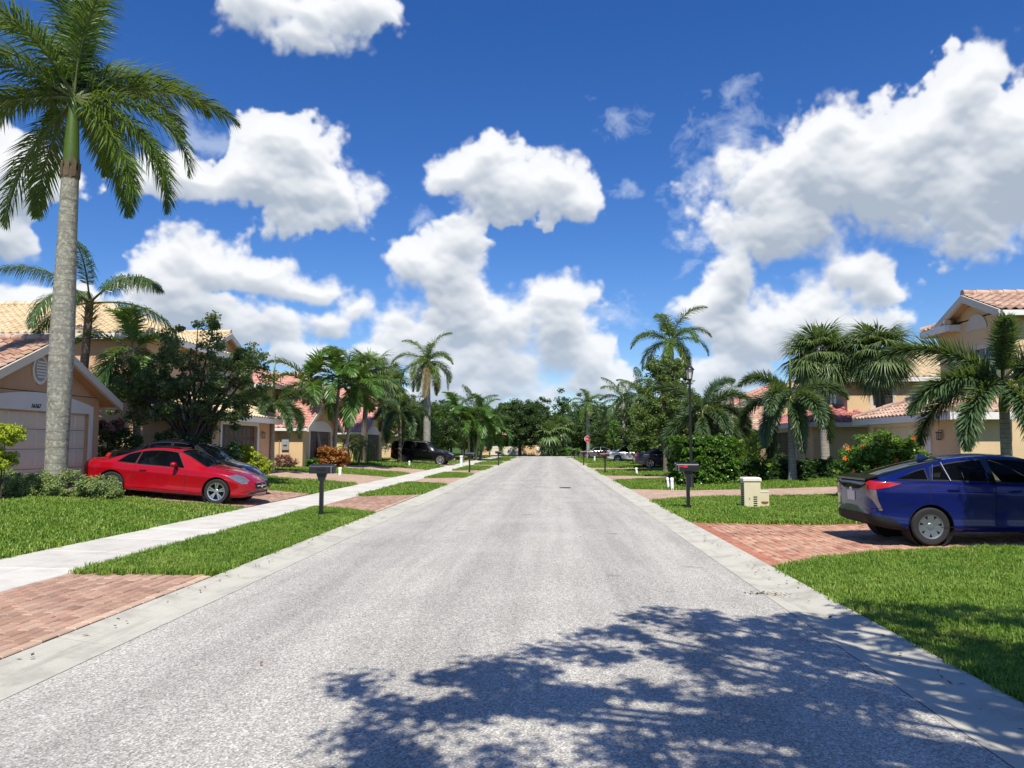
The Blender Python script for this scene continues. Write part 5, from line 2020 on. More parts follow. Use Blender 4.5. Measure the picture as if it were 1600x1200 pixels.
tree('black_olive_tree', 'big yellow green broadleaf tree behind the lamp post', base_at(1040, 46), 1.9, .20,
     [(0, 0, 4.6, 1.75, 1.6, 2.2), (.9, 0, 3.6, 1.5, 1.3, 1.8), (-.9, 0, 3.7, 1.25, 1.2, 1.9), (.2, 0, 6.0, 1.25, 1.2, 1.1)], L_OLIVE, 230, 48, .36, .12, .07, seed=101, bark=M_BARK, limbs=14)
for i, (px, Y_, top, rad, mt) in enumerate(((955, 88, 5.5, 2.6, L_DEEP), (985, 84, 5.0, 2.2, L_GREEN), (1022, 62, 4.2, 1.6, L_OLIVE), (1010, 74, 6, 2.6, L_DEEP), (1080, 52, 4.6, 2.0, L_DEEP), (948, 108, 5, 2.6, L_GREEN))):
    x = PXX(px, Y_)
    tree('broadleaf_tree', ('deep green tree behind the silver sedan', 'mid green tree above the grey sedan', 'small olive tree left of the big mixed tree', 'dark tree filling the gap behind the queen palms', 'dark tree right behind the lamp post', 'round green tree next to the stop sign')[i],
         (x, Y_), top * .3, .14, [(0, 0, top * .58, rad, rad * .9, top * .42), (rad * .5, 0, top * .42, rad * .7, rad * .7, top * .33), (-rad * .5, 0, top * .46, rad * .7, rad * .7, top * .34)],
         mt, 120, 42, .45, .16, .09, seed=110 + i, bark=M_BARK_D, limbs=7, group='broadleaf trees among the houses')
palm('foxtail_palm', 'foxtail palm with heavy plumes close right of the lamp post', 'foxtail', base_at(1092, 37.5), 2.5, .14, .11, .85, 1.12, 13, shaft=.8, e_hi=62, e_lo=-30, seed=15, lean=(.2, 0))
palm('foxtail_palm', 'leaning foxtail palm behind the tall clipped hedge', 'foxtail', base_at(1100, 39.5), 2.0, .13, .10, .8, 1.05, 11, shaft=.7, e_hi=55, e_lo=-30, seed=16, lean=(.7, 0))
tree('silver_buttonwood', 'silvery grey leaved tree between the plumes and the beige house', base_at(1145, 41.5), 1.0, .11, [(0, 0, 2.9, 1.15, 1.0, 1.7), (-.6, 0, 2.1, .9, .8, 1.2), (.6, 0, 2.2, .9, .8, 1.2), (-.1, 0, 4.3, .5, .5, .7)], L_SILV, 130, 40, .26, .075, .035, seed=120, limbs=16, forks=3)
hedge('hedge', 'tall clipped glossy hedge behind the mailbox with the red flag', PXX(1057, 31.6), PXX(1148, 31.6), 31.6, 33.2, 1.86, L_CLUS, 560, 26, .15, .085, .06, seed=3, jit=.07)
for i, (px, dx) in enumerate(((1163, 0), (1178, .35), (1152, -.3))):
    palm('areca_palm', ('middle', 'right', 'left')[i] + ' stem of the bright yellow green areca clump', 'areca', base_at(px, 34.2 + .2 * i), .55, .05, .04, .9, .95, 10, mat=M_TR_BROWN, e_hi=82, e_lo=18, seed=70 + i, group='bright areca clump')
hedge('hedge', 'low dark hedge in front of the beige porch house', PXX(1152, 33.4), PXX(1322, 33.4), 33.2, 34.0, .80, L_DKBUSH, 460, 22, .13, .07, .045, seed=4)
palm('foxtail_palm', 'foxtail palm with ringed white trunk and upright green spear by the low hedge', 'foxtail', base_at(1237, 32.6), 2.75, .165, .125, 1.0, 1.10, 12, shaft=.85, spear=2.0, e_hi=46, e_lo=-34, seed=17)
palm('cabbage_palm', 'left one of the two big cabbage palms between the beige houses', 'fan', base_at(1289, 36.2), ZZ(1280, 556, 36.2) - .25, .21, .18, 1.0, 1.10, 58, mat=M_TR_RING, e_hi=86, e_lo=-42, seed=18, lean=(-.1, 0), boots=True)
palm('cabbage_palm', 'right one of the two big cabbage palms between the beige houses', 'fan', base_at(1378, 34.8), ZZ(1380, 552, 34.8) - .25, .21, .19, 1.0, 1.05, 58, mat=M_TR_BROWN, e_hi=86, e_lo=-46, seed=19, boots=True)
shrub('hibiscus', 'round hibiscus bush with orange flowers beyond the blue hatchback', base_at(1378, 22.9), [(0, 0, 1.05, 1.15, .95, 1.0), (-.55, 0, .85, .75, .75, .85), (.6, 0, .9, .7, .7, .8)], L_HIB, 380, 40, .18, .075, .05, seed=21, flowers=(M_ORANGE, 13, .075), stems=24)
palm('foxtail_palm', 'foxtail palm arching over the blue hatchback before the beige wall', 'foxtail', base_at(1572, 20.0), 2.40, .145, .115, 1.15, 1.12, 0, shaft=.75, spear=1.6, e_hi=30, e_lo=-36, seed=22)
_f = [o for o in bpy.data.objects if o.get('label') == 'foxtail palm arching over the blue hatchback before the beige wall'][0]
for (az_, el_, bd, sc_) in ((R(172), 38, 58, 1.12), (R(190), 12, 70, 1.05), (R(215), -8, 82, 1.0), (R(262), -22, 55, 1.0), (R(300), -6, 85, 1.0), (R(345), 30, 85, 1.05), (R(20), 20, 90, 1.0), (R(95), 30, 90, 1.0), (R(140), -5, 80, 1.0), (R(245), 62, 60, .85), (R(320), 55, 80, .95)):
    link('frond', frond_mesh('foxtail', el_, 1, 1.15, bd), _f, (0, 0, 3.13), (0, 0, az_), sc_ * 1.12)

# trees beside the camera, out of the picture, whose shadows lie on the street and the blue car
tree('oak_tree', 'spreading oak beside the camera casting its shadow over the street', (4.75, 1.1), 3.0, .22,
     [(-1.6, .6, 5.6, 2.0, 1.9, 1.3), (-3.3, .9, 5.6, 1.5, 1.3, .9), (.3, .9, 5.8, 1.5, 1.1, 1.2), (-2.5, 2.4, 5.5, 1.2, .75, .7), (-5.2, .35, 5.6, 1.0, .7, .5), (-4.2, -.6, 5.6, 1.5, 1.2, 1.0), (-2.0, -.9, 5.8, 2.2, 1.6, 1.2), (.5, 2.6, 5.5, 1.2, .5, .5), (-1.0, 3.0, 5.5, .8, .5, .5)],
     L_OLIVE, 330, 40, .27, .095, .045, seed=130, limbs=60, bark=M_BARK)
tree('oak_tree', 'young oak beside the blue hatchback shading its doors', (9.35, 9.25), 2.6, .12,
     [(-.5, .9, 4.6, 1.8, 1.2, .9), (.7, .6, 4.4, 1.5, 1.2, .9)], L_OLIVE, 560, 50, .32, .10, .05, seed=131, limbs=20, bark=M_BARK)
# ================================================================== cars
def curve(tab):
    xs = np.array([t[0] for t in tab], float); ys = np.array([t[1] for t in tab], float)
    d = np.diff(ys) / np.diff(xs)
    m_ = np.zeros(len(xs)); m_[0], m_[-1] = d[0], d[-1]
    for i in range(1, len(xs) - 1):
        m_[i] = 0 if d[i - 1] * d[i] <= 0 else 2 * d[i - 1] * d[i] / (d[i - 1] + d[i])

    def f(x):
        x = float(min(max(x, xs[0]), xs[-1]))
        i = int(min(np.searchsorted(xs, x, 'right') - 1, len(xs) - 2))
        h_ = xs[i + 1] - xs[i]; t = (x - xs[i]) / h_
        return float((2 * t ** 3 - 3 * t ** 2 + 1) * ys[i] + (t ** 3 - 2 * t ** 2 + t) * h_ * m_[i] + (-2 * t ** 3 + 3 * t ** 2) * ys[i + 1] + (t ** 3 - t ** 2) * h_ * m_[i + 1])
    return f


def in_poly(x, y, P):
    c = False
    j = len(P) - 1
    for i in range(len(P)):
        if (P[i][1] > y) != (P[j][1] > y) and x < (P[j][0] - P[i][0]) * (y - P[i][1]) / (P[j][1] - P[i][1]) + P[i][0]:
            c = not c
        j = i
    return c


M_TYRE = plain('tyre', (.016, .016, .017), .8, .25, 20, bstr=.3, bscale=80)
M_RIM = plain('alloy', (.55, .56, .57), .28, .08, 10, metal=.85)
M_RIM_G = plain('alloy_grey', (.21, .23, .24), .38, .08, 10, metal=.7)
M_CHROME = plain('chrome', (.75, .75, .76), .12, .03, 5, metal=1.)
M_PLAST = plain('black_plastic', (.011, .011, .012), .6, .2, 15, spec=.25)
M_GLOSSB = plain('gloss_black', (.006, .006, .008), .08, .1, 5, spec=.7)
M_RED_L = plain('tail_light_red', (.42, .012, .014), .1, .12, 30, spec=.8)
M_HEAD = plain('headlight_clear', (.30, .31, .32), .08, .7, 22, metal=.6, spec=.8)
M_LENS = plain('smoked_lens', (.16, .12, .12), .1, .25, 20, spec=.8)
M_SEAT = plain('car_seat', (.03, .03, .032), .8, .2, 10)
M_SEAT_T = plain('car_seat_tan', (.30, .25, .19), .8, .1, 10)
M_PLATE = plain('number_plate', (.62, .64, .62), .4, .25, 40)
G_DARK = glass_mat('car_glass_dark', (.20, .24, .25), .55)
G_MID = glass_mat('car_glass', (.50, .58, .58), .75)
G_LIGHT = glass_mat('car_glass_green', (.62, .72, .70), .85)


def wheel(root, x, y, side, r, rim, n_sp, style, mat, width=.215):
    """tyre, rim with spokes, brake disc"""
    sgn = -1 if side < 0 else 1
    o_ = y + sgn * width / 2          # outer face
    m = MB()
    w2 = width / 2
    prof = [(rim - .01, -w2 * .9), (rim + .02, -w2), (r - .03, -w2), (r - .006, -w2 * .8), (r, -w2 * .5), (r, w2 * .5), (r - .006, w2 * .8), (r - .03, w2), (rim + .02, w2), (rim - .01, w2 * .9)]
    m.lathe(prof, 36, 'y', (0, 0, 0))
    wh = m.build('wheel', M_TYRE, root, smooth=35, recalc=True, loc=(x, y, r))
    m = MB()
    f = sgn * w2
    m.lathe([(rim - .012, f * .92), (rim, f * .98), (rim - .025, f * .90), (rim - .03, -f * .8)], 36, 'y')
    for k in range(n_sp):
        a0 = 2 * math.pi * k / n_sp + math.pi / 2
        if style == 'split':
            arms = ((a0 - .17, a0 - .11), (a0 + .17, a0 + .11))
            wv = .020
        elif style == 'blade':
            arms = ((a0 - .05, a0),)
            wv = .055
        else:
            arms = ((a0, a0),)
            wv = .036
        for ao, ai in arms:
            po = Vector((math.cos(ao), 0, math.sin(ao))) * (rim - .014)
            pi_ = Vector((math.cos(ai), 0, math.sin(ai))) * .055
            t = (po - pi_).normalized(); n_ = Vector((-t.z, 0, t.x))
            yo, yi = f * .90, f * .80
            q = [pi_ - n_ * wv * .8, pi_ + n_ * wv * .8, po + n_ * wv, po - n_ * wv]
            top = [Vector((p.x, yi if i < 2 else yo, p.z)) for i, p in enumerate(q)]
            low = [Vector((p.x * 1.0, (yi if i < 2 else yo) - f * .30, p.z)) for i, p in enumerate(q)]
            m.poly(top)
            for i in range(4):
                j = (i + 1) % 4
                m.quad(top[i], top[j], low[j], low[i])
    m.lathe([(.001, f * .88), (.05, f * .87), (.062, f * .78), (.062, f * .4)], 20, 'y')
    link('rim', m.mesh('rim', mat, smooth=30, recalc=True), wh)
    m = MB()
    m.lathe([(.001, f * .30), (rim * .72, f * .30), (rim * .72, f * .18)], 28, 'y'); m.lathe([(.001, f * .02), (rim - .03, f * .02)], 28, 'y')
    link('brake_disc', m.mesh('brake_disc', [M_PLAST], recalc=True), wh)
    return wh


def car(name, label, spec, paint, loc, rz, group=None, slope=0.):
    """body lofted from profile curves, panes, lights and seams cut out of it as parts"""
    L = spec['L']
    zt, zs, wm, wr, zb = [curve(spec[k]) for k in ('zt', 'zs', 'wm', 'wr', 'zb')]
    root = thing(name, label, spec.get('cat', 'car'), loc, 0, group)
    root.rotation_euler = (0, -slope, rz)
    NS, NR = spec.get('NS', 64), 46
    # station positions, denser at the ends
    ts = np.linspace(0, 1, NS)
    X = L * (ts + .065 * np.sin(2 * math.pi * ts) * -1)
    X = np.sort(np.clip(X, 0, L))

    def ring(x):
        b_, s_, t, w_, r_ = zb(x), zs(x), zt(x), wm(x), wr(x)
        s_ = min(s_, t - .015)
        ht = t - s_
        crown = min(.05 + .02 * ht, ht * .45)
        ws = w_ - .045
        r_ = min(r_, ws - .02)
        ctrl = [(0, b_), (w_ * .55, b_), (w_ * .86, b_ + .005), (w_ * .955, b_ + .035), (w_ * .988, b_ + .10), (w_ * .978, b_ + .26 * (s_ - b_)), (w_ * .980, b_ + .50 * (s_ - b_)), (w_ * 1.002, b_ + .76 * (s_ - b_)), (w_ * .995, b_ + .82 * (s_ - b_)), (w_ - .028, s_ - .035), (ws, s_)]
        ze = t - crown
        for q in (.33, .66):
            ctrl.append((ws + (r_ - ws) * (q ** 1.12), s_ + (ze - s_) * q))
        ctrl += [(r_, ze), (r_ * .80, ze + crown * .52), (r_ * .42, ze + crown * .88), (0, t)]
        P = np.array(ctrl)
        d = np.r_[0, np.cumsum(np.hypot(*np.diff(P, axis=0).T) + .012)]
        u = np.linspace(0, d[-1], NR)
        # the same share of points to each span on every station keeps the grid regular
        key = np.linspace(0, len(ctrl) - 1, NR)
        out = []
        for kk in key:
            i = min(int(kk), len(ctrl) - 2); t_ = kk - i
            p0, p1, p2, p3 = P[max(i - 1, 0)], P[i], P[i + 1], P[min(i + 2, len(ctrl) - 1)]
            c_ = .5 * ((2 * p1) + (p2 - p0) * t_ + (2 * p0 - 5 * p1 + 4 * p2 - p3) * t_ ** 2 + (3 * p1 - p0 - 3 * p2 + p3) * t_ ** 3)
            out.append((max(0, c_[0]), c_[1]))
        return out

    bm = bmesh.new()
    rings = []
    for x in X:
        rg = ring(x)
        vs = [bm.verts.new((x, -y, z)) for y, z in rg] + [bm.verts.new((x, y, z)) for y, z in rg[-2:0:-1]]
        rings.append(vs)
    n = len(rings[0])
    for a, b_ in zip(rings, rings[1:]):
        for k in range(n):
            q = (k + 1) % n
            bm.faces.new((a[k], b_[k], b_[q], a[q]))
    for end, x_ in ((0, -1), (-1, 1)):
        prev = rings[end]
        zc = sum(v.co.z for v in prev) / n
        xe = prev[0].co.x
        for q_, dx in ((.7, spec.get('endb', .02)), (.35, spec.get('endb', .02) * 1.5)):
            cur = [bm.verts.new((xe + x_ * dx, v.co.y * q_, zc + (v.co.z - zc) * q_)) for v in rings[end]]
            for k in range(n):
                q = (k + 1) % n
                f_ = (prev[k], cur[k], cur[q], prev[q])
                bm.faces.new(f_ if x_ > 0 else f_[::-1])
            prev = cur
        bm.faces.new(prev if x_ > 0 else prev[::-1])
    bmesh.ops.remove_doubles(bm, verts=bm.verts, dist=1e-5)
    bmesh.ops.recalc_face_normals(bm, faces=bm.faces)

    # regions: (part name, material, projection, polygon, test)
    regs = []
    r_w = spec['r']
    for xw in spec['axles']:
        regs.append(('_hole', None, 'xz', [(xw + (r_w + spec.get('gap', .045)) * math.cos(t), r_w + (r_w + spec.get('gap', .045)) * math.sin(t)) for t in np.linspace(0, 2 * math.pi, 29)[:-1]],
                     lambda c, nn: abs(c.y) > wm(c.x) - .30))

    def side_win(x0b, x1b, x0t, x1t, lift=.03, top=.05):
        P = [(x, zs(x) + lift) for x in np.linspace(x0b, x1b, 5)]
        for x in np.linspace(x1t, x0t, 6):
            ze = zt(x) - min(.05 + .02 * (zt(x) - zs(x)), (zt(x) - zs(x)) * .45)
            P.append((x, ze - top))
        return P

    up_side = lambda c, nn: abs(nn.y) > .35 and c.z > zs(c.x) - .05
    for x0b, x1b, x0t, x1t, lf, tp in spec['side_windows']:
        regs.append(('window_seal', M_PLAST, 'xz', side_win(x0b - .022, x1b + .022, x0t - .022, x1t + .022, lf - .018, tp - .018), up_side))
    for wdef in spec['side_windows']:
        regs.append(('side_window', spec.get('glass', G_DARK), 'xz', side_win(*wdef), up_side))
    for nm, key in (('windscreen', 'ws'), ('rear_window', 'bw')):
        xa, xb, ya, yb = spec[key]
        sg = .03 if xa > xb else -.03
        regs.append(('glass_border', M_PLAST, 'xy', [(xa + sg, -ya - .025), (xb - sg, -yb - .025), (xb - sg, yb + .025), (xa + sg, ya + .025)], lambda c, nn: nn.z > .05 and c.z > zs(c.x) + .012))
        regs.append((nm, spec.get('glass_f', G_MID) if key == 'ws' else spec.get('glass_b', G_DARK), 'xy', [(xa, -ya), (xb, -yb), (xb, yb), (xa, ya)], lambda c, nn: nn.z > .05 and c.z > zs(c.x) + .015))
    for r_ in spec.get('regions', []):
        regs.append(r_)
    side = lambda c, nn: abs(nn.y) > .45
    for xx, (za, zb_), sl_ in spec.get('seams', []):
        regs.append(('panel_gap', M_DARK, 'xz', [(xx - .006, za), (xx + .006, za), (xx + .006 + sl_, zb_), (xx - .006 + sl_, zb_)], side))
    for (x0, x1, z0, z1) in spec.get('hseams', []):
        regs.append(('panel_gap', M_DARK, 'xz', [(x0, z0 - .005), (x1, z1 - .005), (x1, z1 + .005), (x0, z0 + .005)], side))

    ax = {'xz': (0, 2), 'xy': (0, 1), 'yz': (1, 2)}
    for nm, mt, pr, P, test in regs:
        i, j = ax[pr]
        k = 3 - i - j
        lo = (min(p[0] for p in P) - .06, min(p[1] for p in P) - .06); hi = (max(p[0] for p in P) + .06, max(p[1] for p in P) + .06)
        for a, b_ in zip(P, P[1:] + P[:1]):
            ea = (min(a[0], b_[0]) - .05, min(a[1], b_[1]) - .05); eb = (max(a[0], b_[0]) + .05, max(a[1], b_[1]) + .05)
            fs = []
            for f_ in bm.faces:
                cs = [v.co for v in f_.verts]
                if max(c[i] for c in cs) < ea[0] or min(c[i] for c in cs) > eb[0] or max(c[j] for c in cs) < ea[1] or min(c[j] for c in cs) > eb[1]:
                    continue
                if nm == '_hole' and max(abs(c.y) for c in cs) < .3: continue
                fs.append(f_)
            if not fs: continue
            geom = set(fs)
            for f_ in fs:
                geom.update(f_.edges); geom.update(f_.verts)
            co = Vector((0, 0, 0)); co[i], co[j] = a[0], a[1]
            no_ = Vector((0, 0, 0)); no_[i], no_[j] = (b_[1] - a[1]), -(b_[0] - a[0])
            if no_.length < 1e-9: continue
            bmesh.ops.bisect_plane(bm, geom=list(geom), dist=1e-5, plane_co=co, plane_no=no_.normalized())
    groups = {}
    kill = []
    bm.normal_update()
    for f_ in bm.faces:
        c, nn = f_.calc_center_median(), f_.normal
        got = None
        for ri, (nm, mt, pr, P, test) in enumerate(regs):
            i, j = ax[pr]
            if in_poly(c[i], c[j], P) and test(c, nn):
                got = (ri, c.y > 0) if pr == 'xz' else (ri, False)
        if got is None:
            groups.setdefault('body', []).append(f_)
        elif regs[got[0]][0] == '_hole':
            pass
        else:
            groups.setdefault(got, []).append(f_)

    def emit(fs, nm, mt, push=0.):
        idx = {}
        vs, fc_ = [], []
        for f_ in fs:
            t = []
            for v in f_.verts:
                if v not in idx:
                    idx[v] = len(vs)
                    vs.append(tuple(v.co + v.normal * push))
                t.append(idx[v])
            fc_.append(t)
        me = bpy.data.meshes.new(nm)
        me.from_pydata(vs, [], fc_)
        me.materials.append(mt)
        me.polygons.foreach_set('use_smooth', [True] * len(me.polygons))
        me.set_sharp_from_angle(angle=R(50))
        return link(nm, me, root)

    bfaces = groups.pop('body')
    body = emit(bfaces, 'body', paint)
    emit(bfaces, 'cabin_lining', M_SEAT, -.022)
    for key, fs in groups.items():
        nm, mt = regs[key[0]][0], regs[key[0]][1]
        push = {'panel_gap': -.004, 'side_window': -.006, 'windscreen': -.004, 'rear_window': -.004}.get(nm, .002)
        emit(fs, nm, mt, push)
    bm.free()
    # wheel wells, wheels
    for xw in spec['axles']:
        for sd_ in (-1, 1):
            y_o = wm(xw) - .012
            m = MB()
            rr = r_w + spec.get('gap', .045)
            m.lathe([(rr, sd_ * y_o), (rr, sd_ * (y_o - .34)), (.05, sd_ * (y_o - .34))], 28, 'y', (xw, 0, r_w))
            m.build('wheel_well', M_DARK, root)
            wheel(root, xw, sd_ * (wm(xw) - .125 - .012), sd_, r_w, spec['rim'], *spec['spokes'])
    # mirrors and handles
    xm, zm = spec['mirror']
    for sd_ in (-1, 1):
        m = MB()
        ym = wm(xm) - .03
        m.tube([(xm, sd_ * (ym - .06), zm - .03), (xm - .01, sd_ * (ym + .03), zm)], [.025, .03], 8)
        m.tube([(xm + .05, sd_ * (ym + .11), zm + .02), (xm + .02, sd_ * (ym + .11), zm + .025), (xm - .05, sd_ * (ym + .12), zm + .025), (xm - .07, sd_ * (ym + .12), zm + .025)], [.03, .078, .085, .075], 12)
        for i_, v in enumerate(m.v):
            if abs(v[1]) > ym + .035:
                m.v[i_] = (v[0], sd_ * (ym + .11) + (v[1] - sd_ * (ym + .11)) * 1.15, zm + .025 + (v[2] - zm - .025) * .85)
        m.build('door_mirror', paint, root, smooth=50)
        for (xh, zh) in spec['handles']:
            m = MB()
            yh = wm(xh) + .012
            m.tube([(xh - .10, sd_ * (yh - .03), zh), (xh - .085, sd_ * (yh + .008), zh), (xh + .085, sd_ * (yh + .008), zh), (xh + .10, sd_ * (yh - .03), zh)], .013, 8)
            m.build('door_handle', spec.get('handle_mat', paint), root, smooth=40)
    # cabin: floor, dashboard, seats
    m = MB()
    x0, x1 = spec['cabin']
    fl = .40
    m.box(x0, x1, -.62, .62, fl - .05, fl)
    m.box(x1 - .55, x1 - .1, -.66, .66, fl, zs(x1 - .4) - .06)
    m.build('cabin_floor', M_SEAT, root)
    for xs_, hs_ in spec.get('seats', ((x1 - 1.40, .46), (x0 + .72, .34))):
        for ys_ in (-.36, .36):
            m = MB()
            zb0 = fl + .22
            m.box(xs_ - .05, xs_ + .48, ys_ - .25, ys_ + .25, fl, zb0)
            m.prism([(xs_ - .02, ys_ - .24, zb0), (xs_ + .12, ys_ - .24, zb0), (xs_ - .06, ys_ - .22, zb0 + hs_), (xs_ - .17, ys_ - .22, zb0 + hs_)], (0, .48, 0))
            m.prism([(xs_ - .16, ys_ - .12, zb0 + hs_ + .03), (xs_ - .08, ys_ - .12, zb0 + hs_ + .03), (xs_ - .11, ys_ - .11, zb0 + hs_ + .20), (xs_ - .18, ys_ - .11, zb0 + hs_ + .20)], (0, .24, 0))
            m.build('seat', spec.get('seat_mat', M_SEAT), root, smooth=40, recalc=True)
    return root, dict(zt=zt, zs=zs, wm=wm, zb=zb)


# ---- red two-door coupe
front_face = lambda c, nn: nn.x > .30
rear_face = lambda c, nn: nn.x < -.30
COUPE = dict(
    L=4.65, r=.335, rim=.235, axles=(.95, 3.79), spokes=(5, 'split', M_RIM),
    zt=[(0, .80), (.05, .92), (.14, .985), (.30, 1.0), (.62, 1.035), (1.0, 1.145), (1.4, 1.285), (1.8, 1.368), (2.15, 1.393), (2.5, 1.372), (2.75, 1.315), (3.05, 1.175), (3.35, 1.02), (3.5, .978), (3.8, .935), (4.1, .87), (4.35, .785), (4.52, .69), (4.61, .60), (4.65, .53)],
    zs=[(0, .74), (.12, .86), (.4, .90), (.95, .905), (1.5, .885), (2.4, .868), (3.2, .85), (3.6, .835), (3.95, .79), (4.25, .715), (4.5, .60), (4.65, .48)],
    wm=[(0, .58), (.05, .70), (.15, .79), (.35, .855), (.7, .895), (1.0, .91), (1.6, .893), (2.4, .89), (3.2, .897), (3.75, .908), (4.05, .885), (4.3, .82), (4.48, .72), (4.6, .58), (4.65, .45)],
    wr=[(0, .5), (.3, .66), (.7, .60), (1.4, .545), (2.1, .535), (2.7, .56), (3.3, .70), (3.6, .72), (4.2, .62), (4.65, .35)],
    zb=[(0, .42), (.15, .30), (.45, .235), (1.2, .20), (3.2, .19), (4.0, .185), (4.4, .20), (4.65, .27)],
    side_windows=[(1.04, 1.52, 1.20, 1.54, .035, .045), (1.575, 2.86, 1.59, 2.54, .03, .045)],
    ws=(3.42, 2.66, .70, .545), bw=(.66, 1.48, .60, .50), glass=G_MID, glass_f=G_MID, glass_b=G_DARK,
    seams=[(1.50, (.32, .90), .06), (2.93, (.28, .855), .0)], hseams=[(1.5, 2.93, .305, .29)],
    mirror=(2.66, .935), handles=[(1.78, .765)], cabin=(1.0, 3.3),
    regions=[
        ('headlight', M_HEAD, 'xz', [(4.05, .745), (4.18, .80), (4.36, .745), (4.50, .655), (4.52, .575), (4.42, .565), (4.22, .66)], lambda c, nn: abs(c.y) > .42),
        ('tail_light', M_RED_L, 'xz', [(-.05, .80), (.22, .90), (.30, .84), (.10, .70), (-.05, .68)], lambda c, nn: abs(c.y) > .36),
        ('grille', M_PLAST, 'yz', [(-.40, .50), (-.36, .44), (.36, .44), (.40, .50), (.36, .585), (-.36, .585)], front_face),
        ('lower_intake', M_PLAST, 'yz', [(-.52, .375), (-.46, .325), (.46, .325), (.52, .375)], front_face),
    ])
M_REDP = paint_mat('red_paint', (.31, .002, .009), .0, .06, .26)
cx0, cy0 = -7.85, 20.75
rt, cv = car('car', 'red two door coupe parked nose to the pavement on the rose driveway', COUPE, M_REDP, (cx0 - 4.65, cy0, zg(-12.2) + .02), 0, slope=-math.atan2(zg(-11.7) - zg(-8.7), 3.0) * -1)
rt.rotation_euler = (0, math.atan2(zg(-11.5) - zg(-8.72), 2.78), 0)
m = MB()
for s_ in (-1, 1):
    m.tube([(4.66 + .0, s_ * .05, .52), (4.675, s_ * .16, .515), (4.655, s_ * .30, .515)], .012, 6)
m.lathe([(.001, .012), (.05, .010), (.058, 0)], 18, 'x', (4.675, 0, .515))
m.build('grille_emblem', M_CHROME, rt, smooth=40)
m = MB(); m.box(-.035, -.012, -.17, .17, .62, .74); m.build('number_plate', M_PLATE, rt)
m = MB(); m.box(1.75, 2.45, -.36, .36, 1.385, 1.398); m.build('sunroof', M_GLOSSB, rt)

# ---- blue hatchback
HATCH = dict(
    L=4.54, r=.312, rim=.20, axles=(.90, 3.60), spokes=(7, 'blade', M_RIM_G), endb=.012,
    zt=[(0, 1.035), (.03, 1.07), (.10, 1.095), (.30, 1.155), (.65, 1.255), (1.05, 1.355), (1.5, 1.437), (1.95, 1.473), (2.3, 1.465), (2.65, 1.415), (2.95, 1.31), (3.3, 1.125), (3.55, 1.015), (3.75, .965), (4.05, .885), (4.3, .775), (4.45, .65), (4.54, .52)],
    zs=[(0, 1.005), (.1, 1.03), (.4, 1.045), (1.0, 1.035), (1.8, 1.0), (2.6, .955), (3.2, .905), (3.6, .86), (3.95, .79), (4.25, .69), (4.54, .46)],
    wm=[(0, .70), (.04, .765), (.12, .80), (.35, .845), (.9, .88), (1.8, .868), (2.7, .87), (3.5, .88), (3.9, .86), (4.2, .78), (4.4, .66), (4.54, .45)],
    wr=[(0, .60), (.3, .615), (.9, .575), (1.6, .55), (2.3, .545), (2.8, .60), (3.4, .68), (4.0, .62), (4.54, .35)],
    zb=[(0, .36), (.15, .30), (.4, .25), (1.0, .21), (3.2, .19), (4.1, .19), (4.54, .28)],
    side_windows=[(.42, .90, .80, .93, .03, .045), (.95, 1.24, 1.06, 1.20, .03, .045), (1.265, 1.90, 1.225, 1.86, .03, .045), (1.99, 2.98, 1.98, 2.56, .03, .045)],
    ws=(3.52, 2.55, .70, .55), bw=(.16, 1.30, .57, .49), glass=G_LIGHT, glass_f=G_LIGHT, glass_b=G_DARK, handle_mat=None,
    seams=[(.93, (.66, 1.03), -.06), (1.93, (.27, .99), .03), (3.06, (.27, .905), .0)], hseams=[(1.05, 3.06, .30, .285), (.02, .70, .60, .66)],
    mirror=(2.78, 1.0), handles=[(1.28, .90), (2.26, .87)], cabin=(.75, 3.4), seats=((1.98, .58), (1.18, .42)),
    regions=[
        ('tail_light', M_RED_L, 'xz', [(-.02, 1.06), (.13, 1.045), (.47, 1.01), (.30, .955), (.10, .92), (-.02, .90)], lambda c, nn: abs(c.y) > .60),
        ('tail_light_leg', M_LENS, 'xz', [(-.02, .90), (.08, .91), (.10, .75), (.17, .57), (.12, .57), (.03, .74), (-.02, .80)], lambda c, nn: abs(c.y) > .60),
        ('rear_lower_glass', M_GLOSSB, 'yz', [(-.60, .90), (.60, .90), (.58, 1.045), (-.58, 1.045)], lambda c, nn: nn.x < -.3 and c.x < .2),
        ('rear_bumper_trim', M_PLAST, 'xz', [(-.05, .18), (.58, .18), (.50, .30), (.28, .45), (-.05, .515)], lambda c, nn: True),
        ('headlight', M_HEAD, 'xz', [(3.85, .80), (4.05, .85), (4.35, .70), (4.42, .55), (4.2, .62)], lambda c, nn: abs(c.y) > .40),
        ('pillar_trim', M_GLOSSB, 'xz', [(1.90, .985), (1.985, .985), (1.975, 1.40), (1.865, 1.40)], lambda c, nn: abs(nn.y) > .35),
    ])
M_BLUEP = paint_mat('blue_paint', (.002, .006, .085), .0, .14, .24)
HATCH['handle_mat'] = M_BLUEP
rt, cv = car('car', 'dark blue hatchback parked on the red brick driveway tail to the street', HATCH, M_BLUEP, (5.30, 13.75, .055), 0)
rt.rotation_euler = (0, -.012, 0)
m = MB(); m.box(-.030, -.008, -.155, .155, .70, .86); m.build('number_plate', M_PLATE, rt)
m = MB()
m.tube([(-.025, .05 * math.cos(t), .905 - .02 + .032 * math.sin(t)) for t in np.linspace(0, 2 * math.pi, 17)], .006, 5, cap=False)
m.tube([(-.025, .022 * math.cos(t), .885 + .028 * math.sin(t)) for t in np.linspace(0, 2 * math.pi, 13)], .005, 5, cap=False)
m.build('tail_emblem', M_CHROME, rt, smooth=40)
m = MB()     # roof fin and spoiler lip
